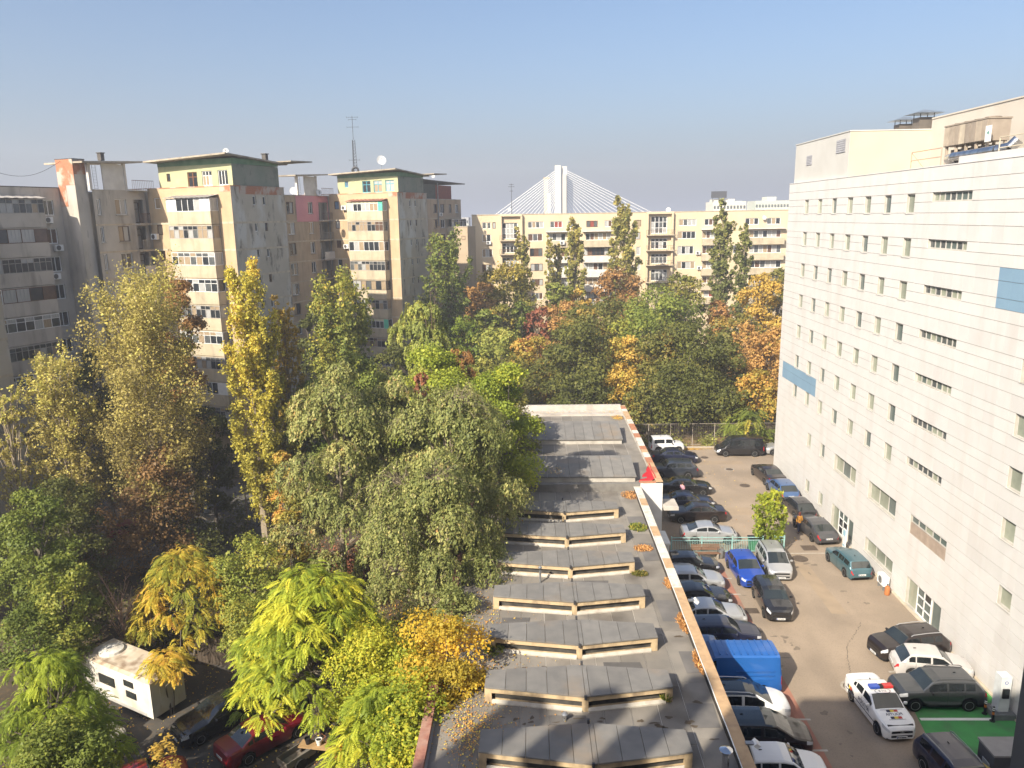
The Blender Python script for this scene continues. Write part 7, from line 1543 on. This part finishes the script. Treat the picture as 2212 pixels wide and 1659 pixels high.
# red cloth hung over the far parapet
RC = mk('red_cloth', (.50, .02, .03), (.42, .015, .025), .8); a = MB(); n = 8; G = []
for i in range(n + 1):
    for j in range(n + 1):
        s, q = i / n, j / n; G.append((9.40 - q * (1.25 - .75 * s) + .03 * math.sin(s * 9 + q * 4), 56.0 + s * 3.6 * (1 - .35 * q), 5.34 - .35 * min(1, q * 2.2) + .05 * math.sin(s * 12) * q + .02 * (q < .05)))
a.add(G, [(i * (n + 1) + j, (i + 1) * (n + 1) + j, (i + 1) * (n + 1) + j + 1, i * (n + 1) + j + 1) for i in range(n) for j in range(n)]); o = a.build('cloth', RC, None, True); sd_ = o.modifiers.new('thick', 'SOLIDIFY'); sd_.thickness = .012; tag(o, 'bright red cloth lying over the parapet at the step of the shed roof', 'cloth')
# weeds, saplings and leaf litter
DRY = leafmat('dry_weed_leaf', [(0, (.16, .09, .04)), (.5, (.30, .17, .07)), (1, (.40, .26, .11))], .2)
def weed(px, py, rx, ry, h_, mat_, lab, seed, name='dry_weed', z=ZR_, n=500, cat='weed'):
    rs = np.random.RandomState(seed); p = gp(px, py, z); t = empty(name, (p.x, p.y, z), 0, lab, cat, 'weeds growing on the shed roof' if z > 1 else None)
    a_ = rs.rand(n) * 6.283; r_ = np.sqrt(rs.rand(n)); P0 = np.stack([rx * r_ * np.cos(a_), ry * r_ * np.sin(a_), np.zeros(n)], 1); d = norm(rs.normal(size=(n, 3)) * .6 + np.array([0, 0, 1])); ln = h_ * rs.uniform(.4, 1, n)[:, None] * (1.1 - .6 * r_[:, None]); wd = np.cross(d, rs.normal(size=(n, 3))); wd = norm(wd) * .03
    v = np.stack([P0 - wd * .4, P0 + d * ln * .6 - wd, P0 + d * ln + rs.normal(size=(n, 3)) * .03, P0 + d * ln * .6 + wd], 1).reshape(-1, 3); o = link('stalks', np_mesh('stalks', v, np.arange(4 * n).reshape(-1, 4), mat_, rs.rand(n)), t); o['kind'] = 'stuff'
    b = MB(); b.prism([(rx * .8 * math.cos(k * .785), ry * .8 * math.sin(k * .785)) for k in range(8)], 0, .012); b.build('root_mat', STAIN, t)
weed(1448, 1262, .32, .75, .35, DRY, 'dry orange weed by the parapet beside the fourth skylight', 1)
weed(1478, 1348, .30, 1.0, .4, DRY, 'long dry orange weed by the parapet beside the third skylight', 2)
weed(1513, 1432, .28, 1.1, .4, DRY, 'dry orange weed in the corner by the dark drain strip', 3)
weed(1365, 1070, .8, .9, .22, DRY, 'flat dry weed below the step wall', 4)
weed(1378, 1140, .6, .7, .35, LM['green'], 'green weed tuft right of the second farthest glazed skylight', 5, 'green_weed')
weed(1390, 1185, .6, .5, .2, DRY, 'brown dead weed below the green tuft', 6)
weed(1382, 1240, .5, .35, .25, LM['dark'], 'dark weed patch right of the third farthest skylight', 7, 'green_weed')
weed(1438, 1515, .14, .1, .7, LM['green'], 'small green sprout at the right end of the second nearest skylight', 8, 'green_weed', n=90)
T_('grey green sapling on the shed roof left of the middle skylight', 1066, 1395, 33.2, 46, 'bush', 'green', 520, 'sapling', cb=.1, nm=.5, z0=ZR_, tmean=.5, cat='sapling')
LIT = leafmat('litter_leaf', [(0, (.16, .09, .035)), (.5, (.34, .19, .05)), (1, (.52, .38, .06))], .1)
def litter(name, n, fn, seed, s=.07):
    rs = np.random.RandomState(seed); P = np.array([fn(rs) for _ in range(n)]); Nn = rs.normal(size=(n, 3)) * .35 + np.array([0, 0, 1]); v, f = leaf_quads(P, Nn, s * rs.uniform(.6, 1.4, n), .8, rs); o = link(name, np_mesh(name, v, f, LIT, rs.rand(n)), None); o['kind'] = 'stuff'; return o
def mix_(fs): return lambda rs: fs[rs.randint(len(fs))](rs)
g_ = lambda cx, cy, sx, sy, z: (lambda rs: (cx + rs.normal() * sx, cy + rs.normal() * sy, z + rs.rand() * .03))
litter('leaf_litter', 4600, mix_([g_(-2.6, 29.2, .7, 2.2, ZR_ + .02), g_(-2.9, 33.5, .6, 2.5, ZR_ + .02), g_(-2.8, 27.2, .5, .9, ZR_ + .02), g_(-2.5, 38, .6, 4, ZR_ + .02), (lambda rs: (rs.uniform(-1, 9), 77.3 + rs.normal() * .35, 5.02)), (lambda rs: (8.6 + rs.normal() * .3, 75.2 + rs.normal() * .5, 5.0)), g_(-1.2, 31, 1.2, 3, ZR_ + .02), (lambda rs: (rs.uniform(-1.3, 2.5), rs.uniform(56, 59.6), 5.65 + rs.rand() * .05))]), 9)
litter('leaf_litter', 9000, mix_([(lambda rs: (rs.uniform(-25, -5), rs.uniform(22, 42), .03 + rs.rand() * .02)), (lambda rs: (rs.uniform(-38, -6), rs.uniform(40, 64), .03 + rs.rand() * .03)), (lambda rs: (-12 + rs.normal() * 3, 45 + rs.normal() * 3, .05))]), 10, .09)
litter('leaf_litter', 1500, mix_([(lambda rs: (rs.uniform(8, 30), 80.4 + rs.normal() * .35, .05)), (lambda rs: (17 + rs.normal() * .7, 80.0 + abs(rs.normal()) * .3, .04)), (lambda rs: (rs.uniform(9, 24), rs.uniform(55, 80), .03))]), 11, .09)
# red creeper on the ground between the birches and the ferns
rs = np.random.RandomState(5); n = 5000; c0 = gp(728, 1240); P = np.stack([c0.x + rs.normal(size=n) * 1.5, c0.y + rs.normal(size=n) * 2.0, .1 + np.abs(rs.normal(size=n)) * .45], 1); v, f = leaf_quads(P, rs.normal(size=(n, 3)) + np.array([0, 0, 1.2]), .14 * rs.uniform(.6, 1.3, n), .7, rs); o = link('ground_cover', np_mesh('ground_cover', v, f, LM['red'], rs.rand(n)), None); o['kind'] = 'stuff'
# grass and undergrowth
rs = np.random.RandomState(6); n = 26000; P = np.stack([rs.uniform(-44, -5, n), rs.uniform(40, 82, n), rs.rand(n) ** 2 * .5], 1); k = np.sin(P[:, 0] * .9) + np.cos(P[:, 1] * .7 + P[:, 0] * .3) + rs.normal(size=n) * .5 > .35; P = P[k]; v, f = leaf_quads(P, rs.normal(size=(len(P), 3)) + np.array([0, 0, .8]), .22 * rs.uniform(.6, 1.4, len(P)), .5, rs); o = link('undergrowth', np_mesh('undergrowth', v, f, LM['dark'], rs.rand(len(P)) * .7), None); o['kind'] = 'stuff'
rs = np.random.RandomState(7); n = 9000; P = np.stack([rs.uniform(8, 34, n), 81.1 + np.abs(rs.normal(size=n)) * 1.6, rs.rand(n) ** 2 * .9], 1); k = np.sin(P[:, 0] * 1.7) + rs.normal(size=n) * .6 > .0; P = P[k]; v, f = leaf_quads(P, rs.normal(size=(len(P), 3)) + np.array([0, 0, .8]), .22 * rs.uniform(.6, 1.4, len(P)), .6, rs); o = link('undergrowth', np_mesh('undergrowth', v, f, LM['willow'], rs.rand(len(P)) * .9), None); o['kind'] = 'stuff'
# ================================================================ people
def skin(name, pts, edges, mat_, parent, sub=2):
    me = bpy.data.meshes.new(name); me.from_pydata([p[:3] for p in pts], edges, []); o = bpy.data.objects.new(name, me); COL.objects.link(o)
    sk = o.modifiers.new('skin', 'SKIN'); sk.use_smooth_shade = True
    for i, p in enumerate(pts):
        s = me.skin_vertices[0].data[i]; r_ = p[3]; s.radius = r_ if isinstance(r_, tuple) else (r_, r_)
    me.skin_vertices[0].data[0].use_root = True
    sb = o.modifiers.new('sub', 'SUBSURF'); sb.levels = sub; sb.render_levels = sub
    bpy.context.view_layer.update(); dg = bpy.context.evaluated_depsgraph_get(); m2 = bpy.data.meshes.new_from_object(o.evaluated_get(dg)); bpy.data.objects.remove(o); m2.name = name
    m2.materials.clear(); m2.materials.append(mat_); m2.polygons.foreach_set('use_smooth', [True] * len(m2.polygons)); return link(name, m2, parent)
SKINM = mk('skin_tone', (.50, .30, .21), None, .55)
def person(label, pos, rz, top, legs, hair, shoe, arm='down', coat=False, stride=.14):
    t = empty('person', pos, rz, label, 'person'); hp = .93
    # body: pelvis root, spine, neck, head, arms with hands, legs with feet (facing +y)
    pts = [(0, 0, hp, (.13, .095)), (0, .01, 1.12, (.125, .09)), (0, 0, 1.36, (.15, .095)), (0, .0, 1.47, (.06, .06)), (0, .02, 1.56, (.065, .075)), (0, .025, 1.66, (.078, .092)), (0, .02, 1.74, (.05, .06))]
    ed = [(0, 1), (1, 2), (2, 3), (3, 4), (4, 5), (5, 6)]
    arms = {}
    for s in (-1, 1):
        b = len(pts)
        if arm == 'phone': ch = [(s * .17, 0, 1.40, .055), (s * .22, -.02, 1.15, .043), (s * .12, .22, 1.17, .034), (s * .05, .29, 1.22, .022)]
        else: ch = [(s * .17, 0, 1.40, .055), (s * .225, -.03, 1.13, .043), (s * .235, .05 * s + .03, .90, .032), (s * .235, .05 * s + .05, .82, .024)]
        pts += ch; ed += [(2, b), (b, b + 1), (b + 1, b + 2), (b + 2, b + 3)]; arms[s] = ch
    for s in (-1, 1):
        b = len(pts); st = stride * s; pts += [(s * .09, st * .2, .86, .085), (s * .09, st * .7 + .02, .49, .062), (s * .09, st - .03, .10, .042), (s * .095, st + .13, .035, .035)]; ed += [(0, b), (b, b + 1), (b + 1, b + 2), (b + 2, b + 3)]
    bo = skin('body', pts, ed, SKINM, t, 2)
    for s in (-1, 1):                     # five fingers on each palm
        h0 = V(*arms[s][3][:3]); h1 = V(*arms[s][2][:3]); d = (h0 - h1).normalized(); a = d.cross(V(0, 0, 1) if abs(d.z) < .8 else V(0, 1, 0)).normalized(); m = MB()
        for k in range(4): q = h0 + a * (-.03 + .02 * k); l_ = (.065, .075, .07, .055)[k]; m.tube(q, q + d * l_ * .55, .009, .008, 5); m.tube(q + d * l_ * .55, q + d * l_ * .55 + (d * .7 + V(0, .4, -.1)) * l_ * .45, .008, .006, 5)
        m.tube(h0 - a * .02 - d * .02, h0 - a * .055 + d * .03, .01, .008, 5); m.build('fingers', SKINM, bo, True)
    sx = 1.16 if coat else 1.10
    cp_ = [(0, 0, .80 if coat else .92, (.165 if coat else .14, .13 if coat else .105)), (0, .01, 1.12, (.148 * sx, .105 * sx)), (0, 0, 1.36, (.165 * sx, .108 * sx)), (0, 0, 1.44, (.085, .08))]; ce = [(0, 1), (1, 2), (2, 3)]
    for s in (-1, 1):
        b = len(cp_); ch = arms[s]; cp_ += [(*ch[0][:3], .072 * sx), (*ch[1][:3], .058 * sx), (*(V(*ch[1][:3]).lerp(V(*ch[2][:3]), .85 if coat else .15)), .046 * sx)]; ce += [(2, b), (b, b + 1), (b + 1, b + 2)]
    skin('coat' if coat else 'shirt', cp_, ce, top, t, 2)
    lp = [(0, 0, hp, (.14, .105))]; le = []
    for s in (-1, 1): b = len(lp); st = stride * s; lp += [(s * .09, st * .2, .84, .098), (s * .09, st * .7 + .02, .49, .072), (s * .09, st - .03, .12, .055)]; le += [(0, b), (b, b + 1), (b + 1, b + 2)]
    skin('trousers', lp, le, legs, t, 2)
    for s in (-1, 1): st = stride * s; skin('shoe', [(s * .095, st - .06, .045, .048), (s * .095, st + .06, .045, .05), (s * .097, st + .17, .035, .04)], [(0, 1), (1, 2)], shoe, t, 1)
    a = MB(); a.lathe([(.02, .10), (.07, .085), (.095, .03), (.1, -.03), (.088, -.09 if not coat else -.2), (.05, -.1 if not coat else -.22)], 14, (0, -.005, 1.685)); a.build('hair', hair, t, True)
    f = MB(); f.tube((0, .105, 1.655), (0, .13, 1.64), .014, .018, 6); f.build('nose', SKINM, bo, True)
    for s in (-1, 1): e = MB(); e.lathe([(.002, -.008), (.012, 0), (.002, .008)], 8, (s * .033, .108, 1.675)); e.build('eye', BLKP, bo); e = MB(); e.tube((s * .085, .01, 1.63), (s * .092, .0, 1.685), .014, .02, 6); e.build('ear', SKINM, bo)
    e = MB(); e.box(-.025, .104, 1.607, .025, .112, 1.614); e.build('mouth', mk('lip', (.35, .14, .12), None, .5), bo)
    return t
p = gp(1473, 1082); person('person in a pink checked shirt looking at a phone between two black saloons', (p.x, p.y, .02), -.9, mk('pink_shirt', (.55, .28, .33), (.42, .24, .32), .85, scale=18), mk('jeans', (.05, .06, .10), None, .9), mk('hair_brown', (.05, .03, .02), None, .7), BLKP, 'phone', False, .02)
p = gp(1725, 1152); person('person in a mustard jacket and dark blue trousers walking away by the young tree', (p.x, p.y, .02), .15, mk('mustard_coat', (.40, .20, .035), (.33, .16, .03), .85), mk('dark_jeans', (.015, .02, .05), None, .9), mk('hair_red', (.12, .03, .02), None, .7), BLKP, 'down', True, .10)
# ================================================================ air
hm = bpy.data.materials.new('haze'); hm.use_nodes = True; n = hm.node_tree.nodes; n.clear(); o_ = n.new('ShaderNodeOutputMaterial'); pv = n.new('ShaderNodeVolumePrincipled')
pv.inputs['Color'].default_value = (.90, .92, .97, 1); pv.inputs['Density'].default_value = .0010; pv.inputs['Anisotropy'].default_value = .2; hm.node_tree.links.new(pv.outputs[0], o_.inputs['Volume'])
MB().box(-260, -90, -1.2, 300, 640, 62).build('haze', hm, kind='stuff')
SC.cycles.volume_bounces = 0
